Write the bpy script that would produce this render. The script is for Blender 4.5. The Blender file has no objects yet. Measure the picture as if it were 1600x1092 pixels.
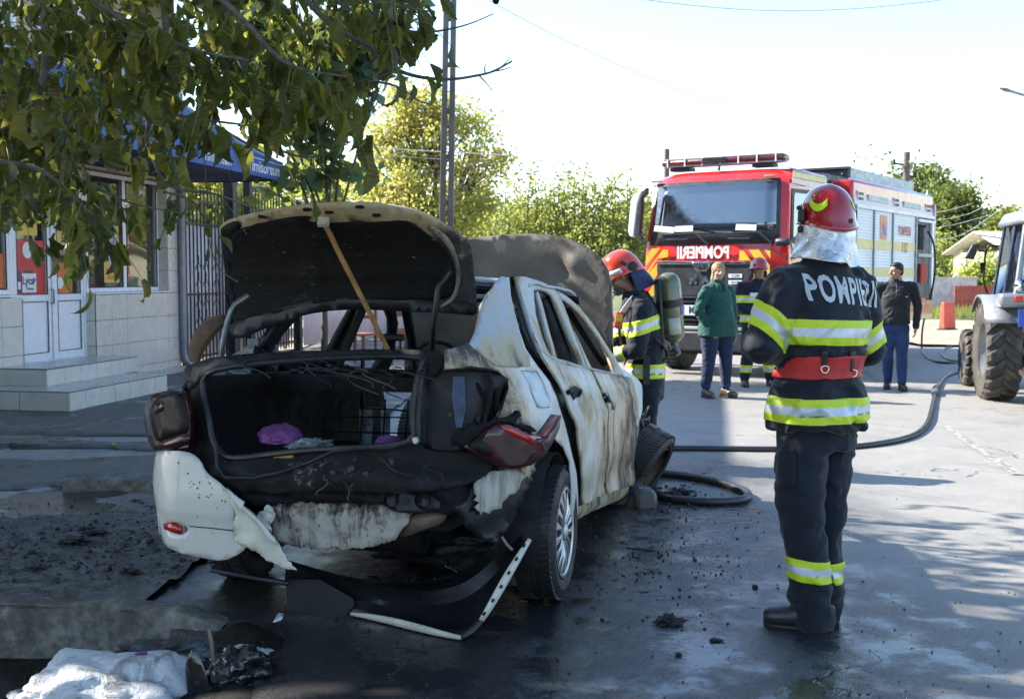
import bpy, bmesh, math, random
import numpy as np
from mathutils import Vector, Matrix, Euler, noise, geometry
from mathutils.bvhtree import BVHTree
random.seed(7)
sc = bpy.context.scene
COL = sc.collection
R = math.radians
# ---------------------------------------------------------------- camera
FPX, CAMZ, PIT = 1800.0, 1.5, math.atan(116 / 1800.0)
cam_d = bpy.data.cameras.new("camera")
cam = bpy.data.objects.new("camera", cam_d); COL.objects.link(cam)
cam.location = (0, 0, CAMZ); cam.rotation_euler = (math.pi / 2 - PIT, 0, 0)
cam_d.sensor_width = 23.5; cam_d.lens = FPX / 1600 * 23.5
cam_d.clip_start = 0.05; cam_d.clip_end = 3000
cam_d.dof.use_dof = True; cam_d.dof.focus_distance = 5.6; cam_d.dof.aperture_fstop = 4.0
sc.camera = cam
# ---------------------------------------------------------------- sky and sun
SUN_EL, SUN_AZ = 36.0, -70.0          # azimuth from +Y, negative = to the left of the view
w = bpy.data.worlds.new("World"); sc.world = w; w.use_nodes = True
nt = w.node_tree; nt.nodes.clear()
sky = nt.nodes.new("ShaderNodeTexSky"); sky.sky_type = 'NISHITA'; sky.sun_disc = False
sky.sun_elevation = R(SUN_EL); sky.sun_rotation = R(SUN_AZ)
sky.air_density = 1.2; sky.dust_density = 0.5; sky.ozone_density = 3.6
bg = nt.nodes.new("ShaderNodeBackground"); bg.inputs[1].default_value = 0.12
wo = nt.nodes.new("ShaderNodeOutputWorld")
nt.links.new(sky.outputs[0], bg.inputs[0]); nt.links.new(bg.outputs[0], wo.inputs[0])
sd = bpy.data.lights.new("sun", 'SUN'); sd.energy = 5.0; sd.angle = R(0.53); sd.color = (1.0, 0.93, 0.82)
sun = bpy.data.objects.new("sun", sd); COL.objects.link(sun)
SDIR = Vector((math.sin(R(SUN_AZ)) * math.cos(R(SUN_EL)), math.cos(R(SUN_AZ)) * math.cos(R(SUN_EL)), math.sin(R(SUN_EL))))
sun.rotation_euler = SDIR.to_track_quat('Z', 'Y').to_euler()
sc.view_settings.view_transform = 'Standard'; sc.view_settings.look = 'None'
sc.view_settings.exposure = 1.75; sc.view_settings.gamma = 1.0; sc.view_settings.use_curve_mapping = False
# ---------------------------------------------------------------- measuring rays of the survey (photo pixel -> point of the place)
CP = Vector((0, 0, CAMZ))
def ray(px, py):
    return Vector((px - 800, 0, 0)) + Vector((0, math.cos(PIT), -math.sin(PIT))) * FPX + Vector((0, math.sin(PIT), math.cos(PIT))) * (546 - py)
def at(px, py, Y):
    d = ray(px, py); return CP + d * (Y / d.y)
def gp(px, py, z=0.0):
    d = ray(px, py); return CP + d * ((z - CAMZ) / d.z)
# ---------------------------------------------------------------- object helpers
def empty(name, loc=(0, 0, 0), rot=(0, 0, 0), parent=None):
    o = bpy.data.objects.new(name, None); COL.objects.link(o); o.location = loc; o.rotation_euler = rot
    o.empty_display_size = 0.2
    if parent: o.parent = parent
    return o
def tag(o, label=None, cat=None, group=None, kind=None):
    if label: o['label'] = label
    if cat: o['category'] = cat
    if group: o['group'] = group
    if kind: o['kind'] = kind
    return o
def link_mesh(name, me, parent=None, mats=()):
    o = bpy.data.objects.new(name, me); COL.objects.link(o)
    if parent: o.parent = parent
    for m in (mats if isinstance(mats, (list, tuple)) else [mats]): me.materials.append(m)
    return o
def copy_tree(o, parent=None):
    c = o.copy(); COL.objects.link(c); c.parent = parent
    for ch in list(o.children): copy_tree(ch, c)
    return c
def frame(a, b=None):
    """matrix whose z axis runs along a"""
    z = a.normalized(); x = (b or (Vector((1, 0, 0)) if abs(z.x) < .9 else Vector((0, 1, 0)))); x = (x - z * x.dot(z)).normalized()
    return Matrix((x, z.cross(x), z)).transposed()
class MB:
    def __init__(s): s.v = []; s.f = []; s.m = []
    def add(s, vs, fs, mi=0, M=None):
        n = len(s.v)
        s.v += [tuple(M @ Vector(v)) if M else tuple(v) for v in vs]
        s.f += [tuple(i + n for i in f) for f in fs]; s.m += [mi] * len(fs); return s
    def box(s, c, d, mi=0, rot=None, taper=1.0):
        x, y, z = d[0] / 2, d[1] / 2, d[2] / 2
        vs = [(sx * x * (taper if sz > 0 else 1), sy * y * (taper if sz > 0 else 1), sz * z) for sz in (-1, 1) for sy in (-1, 1) for sx in (-1, 1)]
        fs = [(0, 2, 3, 1), (4, 5, 7, 6), (0, 1, 5, 4), (2, 6, 7, 3), (0, 4, 6, 2), (1, 3, 7, 5)]
        M = Matrix.Translation(c)
        if rot is not None: M = M @ (rot.to_4x4() if isinstance(rot, Matrix) else Euler(rot).to_matrix().to_4x4())
        return s.add(vs, fs, mi, M)
    def tube(s, pts, r, n=8, mi=0, caps=True, flat=1.0, up=None):
        pts = [Vector(p) for p in pts]; k = len(pts); rs = r if isinstance(r, (list, tuple)) else [r] * k
        vs = []; x = None
        for i, p in enumerate(pts):
            t = (pts[min(i + 1, k - 1)] - pts[max(i - 1, 0)])
            if t.length < 1e-9: t = Vector((0, 0, 1))
            t.normalize()
            if x is None: x = (up or (Vector((0, 0, 1)) if abs(t.z) < .9 else Vector((1, 0, 0))))
            x = x - t * x.dot(t)
            if x.length < 1e-6: x = Vector((1, 0, 0)) - t * t.x
            x.normalize(); y = t.cross(x)
            for j in range(n):
                a = 2 * math.pi * j / n
                vs.append(p + x * math.cos(a) * rs[i] * flat + y * math.sin(a) * rs[i])
        fs = [(i * n + j, i * n + (j + 1) % n, (i + 1) * n + (j + 1) % n, (i + 1) * n + j) for i in range(k - 1) for j in range(n)]
        if caps: fs += [tuple(range(n))[::-1], tuple((k - 1) * n + j for j in range(n))]
        return s.add(vs, fs, mi)
    def lathe(s, prof, n=24, mi=0, M=None, closed=False):
        k = len(prof)
        vs = [(r * math.cos(2 * math.pi * j / n), r * math.sin(2 * math.pi * j / n), z) for r, z in prof for j in range(n)]
        fs = [(i % k * n + j, i % k * n + (j + 1) % n, (i + 1) % k * n + (j + 1) % n, (i + 1) % k * n + j) for i in range(k if closed else k - 1) for j in range(n)]
        return s.add(vs, fs, mi, M)
    def prism(s, poly, off, mi=0):
        """poly: list of 3-D points of a flat outline, off: thickness vector"""
        n = len(poly); off = Vector(off); vs = [Vector(p) for p in poly] + [Vector(p) + off for p in poly]
        fs = [tuple(range(n))[::-1], tuple(range(n, 2 * n))] + [(i, (i + 1) % n, n + (i + 1) % n, n + i) for i in range(n)]
        return s.add(vs, fs, mi)
    def grid(s, rows, mi=0, closed=False):
        n = len(rows[0]); vs = [p for r in rows for p in r]
        fs = [(i * n + j, i * n + (j + 1) % n, (i + 1) * n + (j + 1) % n, (i + 1) * n + j) for i in range(len(rows) - 1) for j in range(n if closed else n - 1)]
        return s.add(vs, fs, mi)
    def build(s, name, mats, parent=None, smooth=None, bevel=0, solid=0, sub=0):
        me = bpy.data.meshes.new(name); me.from_pydata([tuple(v) for v in s.v], [], s.f)
        me.polygons.foreach_set('material_index', s.m); me.update()
        o = link_mesh(name, me, parent, mats)
        fix_normals(me)
        if solid: md = o.modifiers.new("solid", 'SOLIDIFY'); md.thickness = solid; md.offset = 0
        if bevel: md = o.modifiers.new("bevel", 'BEVEL'); md.width = bevel; md.segments = 2; md.limit_method = 'ANGLE'; md.angle_limit = R(35)
        if sub: md = o.modifiers.new("sub", 'SUBSURF'); md.levels = md.render_levels = sub
        if smooth is None: smooth = 40
        if smooth: shade(me, smooth)
        return o
def fix_normals(me):
    bm = bmesh.new(); bm.from_mesh(me); bmesh.ops.recalc_face_normals(bm, faces=bm.faces); bm.to_mesh(me); bm.free()
def shade(me, ang=40):
    me.polygons.foreach_set('use_smooth', [True] * len(me.polygons)); me.set_sharp_from_angle(angle=R(ang)); me.update()
def one(name, mats, parent=None, **k):
    """shortcut: returns MB whose .build is prefilled"""
    return MB()
def inside(p, poly):
    x, y = p; r = False; j = len(poly) - 1
    for i in range(len(poly)):
        xi, yi = poly[i]; xj, yj = poly[j]
        if (yi > y) != (yj > y) and x < (xj - xi) * (y - yi) / (yj - yi) + xi: r = not r
        j = i
    return r
def sheet2d(outer, holes, step, dens=None):
    """triangulated sheet of an outline with holes and inner points; returns verts2d, tris"""
    pts = []; edges = []
    for lp in [outer] + list(holes):
        dense = []
        for i in range(len(lp)):
            a = Vector(lp[i]); b = Vector(lp[(i + 1) % len(lp)]); n = max(1, int((b - a).length / step))
            dense += [a.lerp(b, k / n) for k in range(n)]
        s0 = len(pts); pts += dense; edges += [(s0 + i, s0 + (i + 1) % len(dense)) for i in range(len(dense))]
    xs = [p[0] for p in outer]; ys = [p[1] for p in outer]
    y = min(ys) + step * .5; k = 0
    while y < max(ys):
        x = min(xs) + (step * .5 if k % 2 else step)
        while x < max(xs):
            if inside((x, y), outer) and not any(inside((x, y), h) for h in holes):
                if min((Vector((x, y)) - Vector(p)).length for p in pts[:len(edges)]) > step * .45: pts.append(Vector((x, y)))
            x += step
        y += step * .87; k += 1
    rv = geometry.delaunay_2d_cdt(pts, edges, [], 0, 1e-5)
    V, F = rv[0], rv[2]; out = []
    for f in F:
        c = sum((V[i] for i in f), Vector((0, 0))) / len(f)
        if inside(c, outer) and not any(inside(c, h) for h in holes): out.append(tuple(f))
    return V, out
def smoothloop(pts, n=2, closed=True):
    """Chaikin corner cutting"""
    pts = [Vector(p) for p in pts]
    for _ in range(n):
        q = []
        m = len(pts)
        for i in range(m if closed else m - 1):
            a, b = pts[i], pts[(i + 1) % m]; q += [a.lerp(b, .25), a.lerp(b, .75)]
        if not closed: q = [pts[0]] + q[1:-1] + [pts[-1]]
        pts = q
    return pts
def resample(pts, n):
    pts = [Vector(p) for p in pts]; L = [0]
    for a, b in zip(pts, pts[1:]): L.append(L[-1] + (b - a).length)
    out = []; k = 0
    for i in range(n):
        t = L[-1] * i / (n - 1)
        while k < len(pts) - 2 and L[k + 1] < t: k += 1
        out.append(pts[k].lerp(pts[k + 1], (t - L[k]) / max(1e-9, L[k + 1] - L[k])))
    return out
def nz(p, s=1.0, o=3): return noise.fractal(Vector(p) * s, 1.0, 2.0, o)
def baked(o, keep=False):
    """evaluated copy of an object's mesh"""
    dg = bpy.context.evaluated_depsgraph_get(); me = bpy.data.meshes.new_from_object(o.evaluated_get(dg)); return me
# ---------------------------------------------------------------- material helpers
class NT:
    def __init__(s, name):
        s.mat = bpy.data.materials.new(name); s.mat.use_nodes = True; s.t = s.mat.node_tree
        s.b = s.t.nodes['Principled BSDF']; s.out = s.t.nodes['Material Output']; s.tc = s.t.nodes.new('ShaderNodeTexCoord')
    def n(s, typ, ins=None, **k):
        nd = s.t.nodes.new('ShaderNode' + typ)
        for a, v in k.items(): setattr(nd, a, v)
        for i, v in (ins or {}).items():
            if hasattr(v, 'node') or isinstance(v, bpy.types.NodeSocket): s.t.links.new(v, nd.inputs[i])
            else: nd.inputs[i].default_value = v
        return nd
    def co(s, kind='Object', scale=(1, 1, 1), rot=(0, 0, 0)):
        if scale == (1, 1, 1) and rot == (0, 0, 0): return s.tc.outputs[kind]
        return s.n('Mapping', {0: s.tc.outputs[kind], 2: rot, 3: scale}).outputs[0]
    def noise(s, scale, detail=4, rough=.55, co=None, dist=0):
        return s.n('TexNoise', {0: co if co is not None else s.tc.outputs['Object'], 'Scale': scale, 'Detail': detail, 'Roughness': rough, 'Distortion': dist}).outputs[0]
    def ramp(s, fac, lo, hi, a=0.0, b=1.0):
        return s.n('MapRange', {0: fac, 1: lo, 2: hi, 3: a, 4: b}, interpolation_type='SMOOTHSTEP').outputs[0]
    def math(s, op, a, b=0.0): return s.n('Math', {0: a, 1: b}, operation=op).outputs[0]
    def mix(s, fac, a, b):
        f = lambda v: v if isinstance(v, bpy.types.NodeSocket) else ((v, v, v, 1) if isinstance(v, (int, float)) else (tuple(v) + (1,) if len(v) == 3 else v))
        nd = s.t.nodes.new('ShaderNodeMix'); nd.data_type = 'RGBA'
        for i, v in ((0, fac), (6, f(a)), (7, f(b))):
            if isinstance(v, bpy.types.NodeSocket): s.t.links.new(v, nd.inputs[i])
            else: nd.inputs[i].default_value = v
        return nd.outputs[2]
    def xyz(s, kind='Object'): return s.n('SeparateXYZ', {0: s.tc.outputs[kind]}).outputs
    def set(s, inp, v):
        if isinstance(v, bpy.types.NodeSocket): s.t.links.new(v, s.b.inputs[inp])
        else: s.b.inputs[inp].default_value = tuple(v) + (1,) if hasattr(v, '__len__') and len(v) == 3 and inp != 'Normal' else v
        return s
    def bump(s, h, strength=.3, dist=.01, prev=None):
        ins = {'Height': h, 'Strength': strength, 'Distance': dist}
        if prev is not None: ins['Normal'] = prev
        o = s.n('Bump', ins).outputs[0]; s.t.links.new(o, s.b.inputs['Normal']); return o
_MC = {}
def mat(name, col, rough=.5, metal=0.0, var=.18, vs=6.0, bump=.15, bs=80.0, coat=0.0, dirt=None, dirtcol=(.05, .045, .04), ds=3.0, spec=.5, aniso=None, pos=False, ior=None):
    if name in _MC: return _MC[name]
    N = NT(name); c = Vector(col)
    if pos: N.tc = N.n('NewGeometry'); N.tc.outputs[0].name
    if ior: N.set('IOR', ior)
    gc = N.tc.outputs['Position'] if pos else None
    a = N.noise(vs, 5, .6, co=N.co(scale=aniso) if aniso else gc)
    k = N.mix(N.ramp(a, .3, .7), tuple(c * (1 - var)), tuple(Vector([min(1, x) for x in c * (1 + var)])))
    rr = N.ramp(N.noise(vs * 2.3, 4, co=gc), .3, .7, max(0.02, rough - .1), min(1, rough + .1))
    if dirt:
        dm = N.ramp(N.noise(ds, 6, .65, co=gc), 1 - dirt - .15, 1 - dirt + .15)
        k = N.mix(dm, k, dirtcol); rr = N.math('MAXIMUM', rr, N.math('MULTIPLY', dm, .8))
    N.set('Base Color', k).set('Roughness', rr).set('Metallic', metal).set('Coat Weight', coat).set('Specular IOR Level', spec)
    if coat: N.set('Coat Roughness', .06)
    if bump: N.bump(N.noise(bs, 4, .6, co=gc), bump, .004)
    _MC[name] = N.mat; return N.mat
def glass(name, tint=(.8, .9, .9), rough=.02, trans=1.0):
    if name in _MC: return _MC[name]
    N = NT(name); N.set('Base Color', tint).set('Roughness', rough).set('Transmission Weight', trans).set('IOR', 1.45)
    N.set('Roughness', N.ramp(N.noise(9), .4, .8, rough, rough + .06))
    _MC[name] = N.mat; return N.mat
def leafmat(name, cols, trans=.45, rough=.5, scale=3.0, kind='Object'):
    """foliage: colour varies per clump; light passes through"""
    if name in _MC: return _MC[name]
    N = NT(name); oi = N.n('ObjectInfo')
    r = N.n('ValToRGB'); el = r.color_ramp.elements
    while len(el) < len(cols): el.new(.5)
    for i, c in enumerate(cols): el[i].position = .28 + .44 * i / max(1, len(cols) - 1); el[i].color = tuple(c) + (1,)
    ns = N.n('TexNoise', {'Scale': scale, 'Detail': 3.0, 0: N.tc.outputs[kind]}).outputs[0]
    rnd = N.math('MULTIPLY', N.math('SUBTRACT', oi.outputs['Random'], .5), .42)
    N.t.links.new(N.math('ADD', ns, rnd), r.inputs[0])
    col = N.mix(N.ramp(N.noise(40, 3), .45, .7, 0, .35), r.outputs[0], (.06, .035, .015))
    N.set('Base Color', col).set('Roughness', rough).set('Specular IOR Level', .35)
    tr = N.n('BsdfTranslucent', {0: N.mix(.5, col, (.55, .6, .08))})
    mx = N.n('MixShader', {0: trans, 1: N.b.outputs[0], 2: tr.outputs[0]})
    N.t.links.new(mx.outputs[0], N.out.inputs[0]); _MC[name] = N.mat; return N.mat
# ================================================================ SETTING: ground, road, pavement
def lines(a, b, fine, fa, fb, grow=1.22):
    xs = list(np.arange(fa, fb, fine)); s = fine
    x = fa
    while x > a: s *= grow; x -= s; xs.insert(0, max(x, a))
    s = fine; x = xs[-1]
    while x < b: s *= grow; x += s; xs.append(min(x, b))
    return xs
def sstep(t): t = max(0, min(1, t)); return t * t * (3 - 2 * t)
KA, KB, KC = gp(-60, 944, .04), gp(170, 948, .04), gp(345, 972, .02)      # crest of the broken kerb
def kerb_y(x):
    if x < KB.x: t = (x - KA.x) / (KB.x - KA.x); return KA.y + (KB.y - KA.y) * t
    t = (x - KB.x) / (KC.x - KB.x); return KB.y + (KC.y - KB.y) * t
PV0 = Vector((-2.55, 7.4))                                  # pavement edge runs along the street
def pave_x(y): return -1.62 + (y - 5.6) * .045 + .06 * nz((0, y, 3), 1.3)
def h_road(x, y):
    z = .010 * nz((x, y, 0), .8) + .003 * nz((x, y, 5), 6)
    if x < KC.x + .5 and y < 5.7:
        ky = kerb_y(x) if x < KC.x else KC.y
        d = sstep((ky - y + .10) / .08 if x < KC.x - .25 else (ky - y + .08) / .4) * sstep((KC.x + .45 - x) / .75)
        z += -.24 * d + .025 * nz((x, y, 9), 3.5) * d
    return z
def h_pave(x, y):
    z = .035 + .012 * nz((x, y, 2), .9) + .006 * nz((x, y, 7), 5)
    # broken slabs and pot holes, left of the car
    def pit(px, py, rx, ry, dep):
        g = gp(px, py); e = ((x - g.x) / rx) ** 2 + ((y - g.y) / ry) ** 2
        return -dep * sstep((1.1 + .5 * nz((x, y, px), 2.6) - e) / (.10 if dep > .05 else .3))
    z += min(pit(40, 712, 1.15, .38, .10), pit(190, 690, .5, .12, .07), pit(100, 685, .9, .10, .06), pit(150, 775, .9, .4, .035), pit(60, 790, 1.3, .55, .035))
    g = gp(150, 845); e = ((x - g.x) / 1.9) ** 2 + ((y - g.y) / .75) ** 2
    z += .035 * max(0, nz((x, y, 31), 5.5)) * sstep(1.5 - e)
    return z
def heightgrid(name, xs, ys, h, m, keep=None):
    vs = [(x, y, h(x, y)) for y in ys for x in xs]; n = len(xs)
    fs = []
    for j in range(len(ys) - 1):
        for i in range(n - 1):
            if keep is None or keep((xs[i] + xs[i + 1]) / 2, (ys[j] + ys[j + 1]) / 2): fs.append((j * n + i, j * n + i + 1, (j + 1) * n + i + 1, (j + 1) * n + i))
    b = MB(); b.v = vs; b.f = fs; b.m = [0] * len(fs); o = b.build(name, m, smooth=60)
    bm = bmesh.new(); bm.from_mesh(o.data); bmesh.ops.delete(bm, geom=[v for v in bm.verts if not v.link_faces], context='VERTS'); bm.to_mesh(o.data); bm.free()
    return tag(o, kind='structure')
# wet asphalt
def asphalt_mat():
    N = NT('wet_asphalt'); x, y, z = N.xyz()
    big = N.noise(.55, 5, .6, dist=.4); mid = N.noise(3.2, 6, .65); grit = N.math('ADD', N.math('MULTIPLY', N.noise(170, 3, .7), .5), N.math('MULTIPLY', N.noise(65, 4, .75), .5)); fine = N.n('TexVoronoi', {0: N.tc.outputs['Object'], 'Scale': 210.0}).outputs[0]
    # wet reach: strongest round the burnt car, drying to the right and far away
    dx = N.math('SUBTRACT', x, -.2); dy = N.math('MULTIPLY', N.math('SUBTRACT', y, 5.2), .42)
    dist = N.math('SQRT', N.math('ADD', N.math('MULTIPLY', dx, dx), N.math('MULTIPLY', dy, dy)))
    wet = N.ramp(N.math('ADD', dist, N.math('MULTIPLY', N.math('SUBTRACT', big, .5), 3.4)), 1.5, 3.4, 1, 0)
    puddle = N.ramp(N.math('ADD', mid, N.math('MULTIPLY', wet, .22)), .56, .86)
    dry = N.mix(N.ramp(mid, .3, .7), (.17, .163, .15), (.24, .228, .208))
    dry = N.mix(N.ramp(grit, .35, .65), dry, (.31, .295, .265))
    stain = N.ramp(N.noise(1.4, 8, .75, dist=.5), .50, .72); dry = N.mix(N.math('MULTIPLY', stain, .55), dry, (.12, .113, .104))
    wco = N.n('VectorMath', {0: N.tc.outputs['Object'], 1: N.n('TexNoise', {'Scale': 2.2, 'Detail': 5.0, 0: N.tc.outputs['Object']}).outputs[1]}, operation='ADD').outputs[0]
    ck = N.n('TexVoronoi', {0: wco, 'Scale': .42}, feature='DISTANCE_TO_EDGE').outputs[0]; crack = N.math('MULTIPLY', N.ramp(ck, .007, .0015), N.ramp(N.noise(.8, 3), .48, .56)); dry = N.mix(N.math('MULTIPLY', crack, .8), dry, (.04, .038, .035))
    wc = N.mix(N.ramp(grit, .3, .7), (.018, .018, .019), (.04, .04, .041))
    N.set('Base Color', N.mix(wet, dry, wc))
    r = N.ramp(grit, .3, .75, .20, .40); r = N.math('MULTIPLY', r, N.ramp(puddle, 0, 1, 1, .4))
    half = N.ramp(N.noise(1.1, 7, .7, dist=.4), .32, .70, .50, .64)
    N.set('Roughness', N.mix(wet, half, r)); N.set('Specular IOR Level', .85)
    h = N.math('SUBTRACT', N.math('MULTIPLY', N.math('ADD', fine, grit), N.ramp(puddle, 0, 1, 1, .12)), N.math('MULTIPLY', crack, 1.5))
    b1 = N.bump(h, N.ramp(wet, 0, 1, .8, .5), .005); N.bump(N.noise(14, 4), .25, .012, prev=b1)
    return N.mat
def pave_mat():
    N = NT('wet_concrete_paving'); big = N.noise(1.3, 6, .65, dist=.7); grit = N.noise(120, 4, .7); mid = N.noise(7, 6, .65)
    x, y, z = N.xyz()
    low = N.ramp(z, .004, .030, 1, 0)
    wet = N.math('MAXIMUM', low, N.ramp(big, .46, .60))
    c = N.mix(N.ramp(mid, .3, .7), (.07, .068, .064), (.13, .125, .115)); c = N.mix(N.ramp(grit, .4, .7), c, (.17, .16, .145))
    c = N.mix(wet, c, N.mix(mid, (.022, .022, .024), (.05, .048, .045)))
    sx_ = N.math('MULTIPLY', N.math('ADD', x, 2.0), .62); sy_ = N.math('SUBTRACT', y, 5.9); rr_ = N.math('SQRT', N.math('ADD', N.math('MULTIPLY', sx_, sx_), N.math('MULTIPLY', sy_, sy_)))
    ash = N.math('MULTIPLY', N.ramp(rr_, 1.5, .5), N.ramp(N.math('ADD', N.math('MULTIPLY', N.noise(16, 8, .75), .6), N.math('MULTIPLY', grit, .4)), .47, .55)); c = N.mix(ash, c, (.006, .006, .007))
    N.set('Base Color', c); N.set('Roughness', N.mix(wet, N.ramp(grit, .3, .7, .5, .8), N.math('MULTIPLY', N.ramp(mid, .42, .6, .10, .42), N.ramp(low, 0, 1, 1, .35))))
    b1 = N.bump(N.math('ADD', grit, N.math('MULTIPLY', ash, 1.2)), N.math('MULTIPLY', N.ramp(wet, 0, 1, .8, .4), N.ramp(low, 0, 1, 1, .4)), .01); N.bump(mid, N.ramp(wet, 0, 1, .5, .22), .02, prev=b1)
    return N.mat
M_ASPH, M_PAVE = asphalt_mat(), pave_mat()
xs = lines(-260, 260, .045, -2.6, 1.6); ys = lines(-60, 900, .045, 3.0, 6.2)
heightgrid('road', xs, ys, h_road, M_ASPH)
xs = lines(-30, pave_x(5) + .35, .035, -4.6, -1.2, 1.3); ys = lines(4.9, 60, .035, 5.05, 9.6, 1.15)
def pave_keep(x, y): return x < pave_x(y) and y > (kerb_y(x) if x < KC.x else KC.y)
heightgrid('pavement', xs, ys, h_pave, M_PAVE, pave_keep)
xs = lines(-30, -1.3, .12, -4, -1.3, 1.4); ys = lines(-10, 5.5, .12, 2.6, 5.2, 1.4)
# earth in the roadside drain
M_EARTH = mat('wet_earth', (.009, .008, .0065), .6, var=.5, vs=9, bump=1.0, bs=60, spec=.25, dirt=.3, dirtcol=(.012, .01, .009))
def h_earth(x, y):
    m = sstep((KC.x + .42 - x + .22 * nz((x, y, 21), 2.2)) / .35)
    if x > KC.x - .6: m *= sstep((KC.y + .02 - y + .16 * nz((x, y, 23), 2.6)) / .22)
    return h_road(x, y) + (.05 + .02 * nz((x, y, 4), 3.0) + .012 * nz((x, y, 8), 14)) * m - .03 * (1 - m)
xs = lines(-6, KC.x + .75, .03, -2.2, KC.x + .7, 1.4); ys = lines(1, 5.1, .03, 3.2, 5.05, 1.4)
heightgrid('drain_earth', xs, ys, h_earth, M_EARTH, lambda x, y: y < (kerb_y(x) if x < KC.x else KC.y) + .05)
# broken concrete kerb
M_CONC = mat('mossy_concrete', (.16, .148, .125), .85, var=.45, vs=22, bump=1.0, bs=70, dirt=.5, dirtcol=(.055, .052, .04), ds=5)
def kerb(name, pts, wdt, hgt, top, m, seed=0, n=46, parent=None):
    P = resample(pts, n); rows = []
    for i, p in enumerate(P):
        t = (P[min(i + 1, n - 1)] - P[max(i - 1, 0)]).normalized(); s = Vector((-t.y, t.x, 0)); f = min(1, (n - 1 - i) / 8, )
        a = lambda k: Vector((0, 0, 1)) * .006 * nz((i * .55, k * .3, seed), 2) + s * .007 * nz((i * .5, k * .3 + 5, seed), 2)
        tp = top - .05 * (1 - f)
        prof = [(-.015, -hgt), (-.006, -hgt * .5), (.0, -.012), (.008, 0), (wdt * .5, .004), (wdt, -.004), (wdt, -.08)]
        rows.append([Vector((p.x, p.y, tp)) + s * q[0] + Vector((0, 0, q[1])) + a(k) for k, q in enumerate(prof)])
    b = MB(); b.grid(rows); return b.build(name, m, parent, smooth=50)
kb = kerb('kerb', [KA, KB, KC], .13, .30, .046, M_CONC); tag(kb, kind='structure')
kb2 = kerb('kerb', [gp(98, 757, .06), gp(170, 754, .06), gp(262, 757, .06), gp(330, 765, .06)], .30, .14, .085, M_CONC, 5); tag(kb2, kind='structure')
# loose broken kerb fragment in the drain
b = MB(); g = at(95, 950, 5.2)
def chunk(b, c, s, seed, mi=0, rot=(0, 0, 0), ir=.35, sub=2):
    bm = bmesh.new(); bmesh.ops.create_icosphere(bm, subdivisions=sub, radius=1)
    Rm = Euler(rot).to_matrix()
    vs = []
    for v in bm.verts:
        q = v.co * (1 + ir * nz(v.co + Vector((seed * 7.3, 0, 0)), 1.1, 3)); m = max(abs(q.x), abs(q.y), abs(q.z)); q = q.lerp(q / m, .45)
        vs.append(Rm @ Vector((q.x * s[0], q.y * s[1], q.z * s[2])) + Vector(c))
    fs = [tuple(v.index for v in f.verts) for f in bm.faces]; bm.free(); return b.add(vs, fs, mi)
pr = [(-.062, -.13), (-.05, -.04), (-.012, .10), (.006, .125), (.035, .06), (.048, -.02), (.03, -.12)]
b.prism([at(95, 958, 5.14) + Vector((q[0], 0, q[1])) for q in pr], (0.01, .05, 0)); o = b.build('kerb_fragment', M_CONC, smooth=30, bevel=.008)
tag(o, 'pale pointed concrete fragment leaning against the broken kerb', 'rubble')
# painted line at the far right
M_PAINT = mat('worn_road_paint', (.46, .45, .41), .7, var=.15, dirt=.56, dirtcol=(.14, .135, .12), ds=14)
a, c = gp(1478, 666), gp(1590, 742); t = (c - a).normalized(); s = Vector((t.y, -t.x, 0)) * .042
b = MB()
for k0, k1 in ((0, (c - a).length), ((c - a).length * 0 - 7.5, -4.5)):
    n = 24; rows = [[a + t * (k0 + (k1 - k0) * i / n) + s * e + Vector((0, 0, h_road(*(a + t * (k0 + (k1 - k0) * i / n) + s * e).xy) + .006)) for e in (-1, -.3, .4, 1)] for i in range(n + 1)]
    b.grid(rows)
tag(b.build('road_marking', M_PAINT, smooth=60), kind='structure')
# far verge of sand and grass on the right, beyond the road
def verge(name, x0, x1, y0, y1, m, z, ang=0):
    xs = list(np.linspace(x0, x1, 40)); ys = list(np.linspace(y0, y1, 40))
    return heightgrid(name, xs, ys, lambda x, y: z + .03 * nz((x, y, 1), .6), m)
M_SAND = mat('dry_sandy_ground', (.30, .25, .18), .95, var=.25, vs=2, bump=.5, bs=30, dirt=.3, dirtcol=(.16, .13, .09), ds=1.2)
M_GRASSG = mat('grassy_soil', (.10, .12, .045), .95, var=.4, vs=3, bump=.6, bs=30, dirt=.35, dirtcol=(.18, .15, .09), ds=1.5)
heightgrid('sandy_verge', list(np.linspace(8.5, 60, 50)), list(np.linspace(24, 38, 30)), lambda x, y: .05 + .05 * nz((x, y, 1), .6), M_SAND)
heightgrid('grass_bank', list(np.linspace(-80, 160, 80)), list(np.linspace(37.5, 140, 60)), lambda x, y: .07 + .35 * sstep((y - 38) / 12) + .12 * nz((x, y, 3), .3), M_GRASSG)
heightgrid('yard_ground', list(np.linspace(-60, -4.2, 60)), list(np.linspace(18.4, 90, 60)), lambda x, y: .07 + .05 * nz((x, y, 3), .3), M_SAND)
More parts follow.
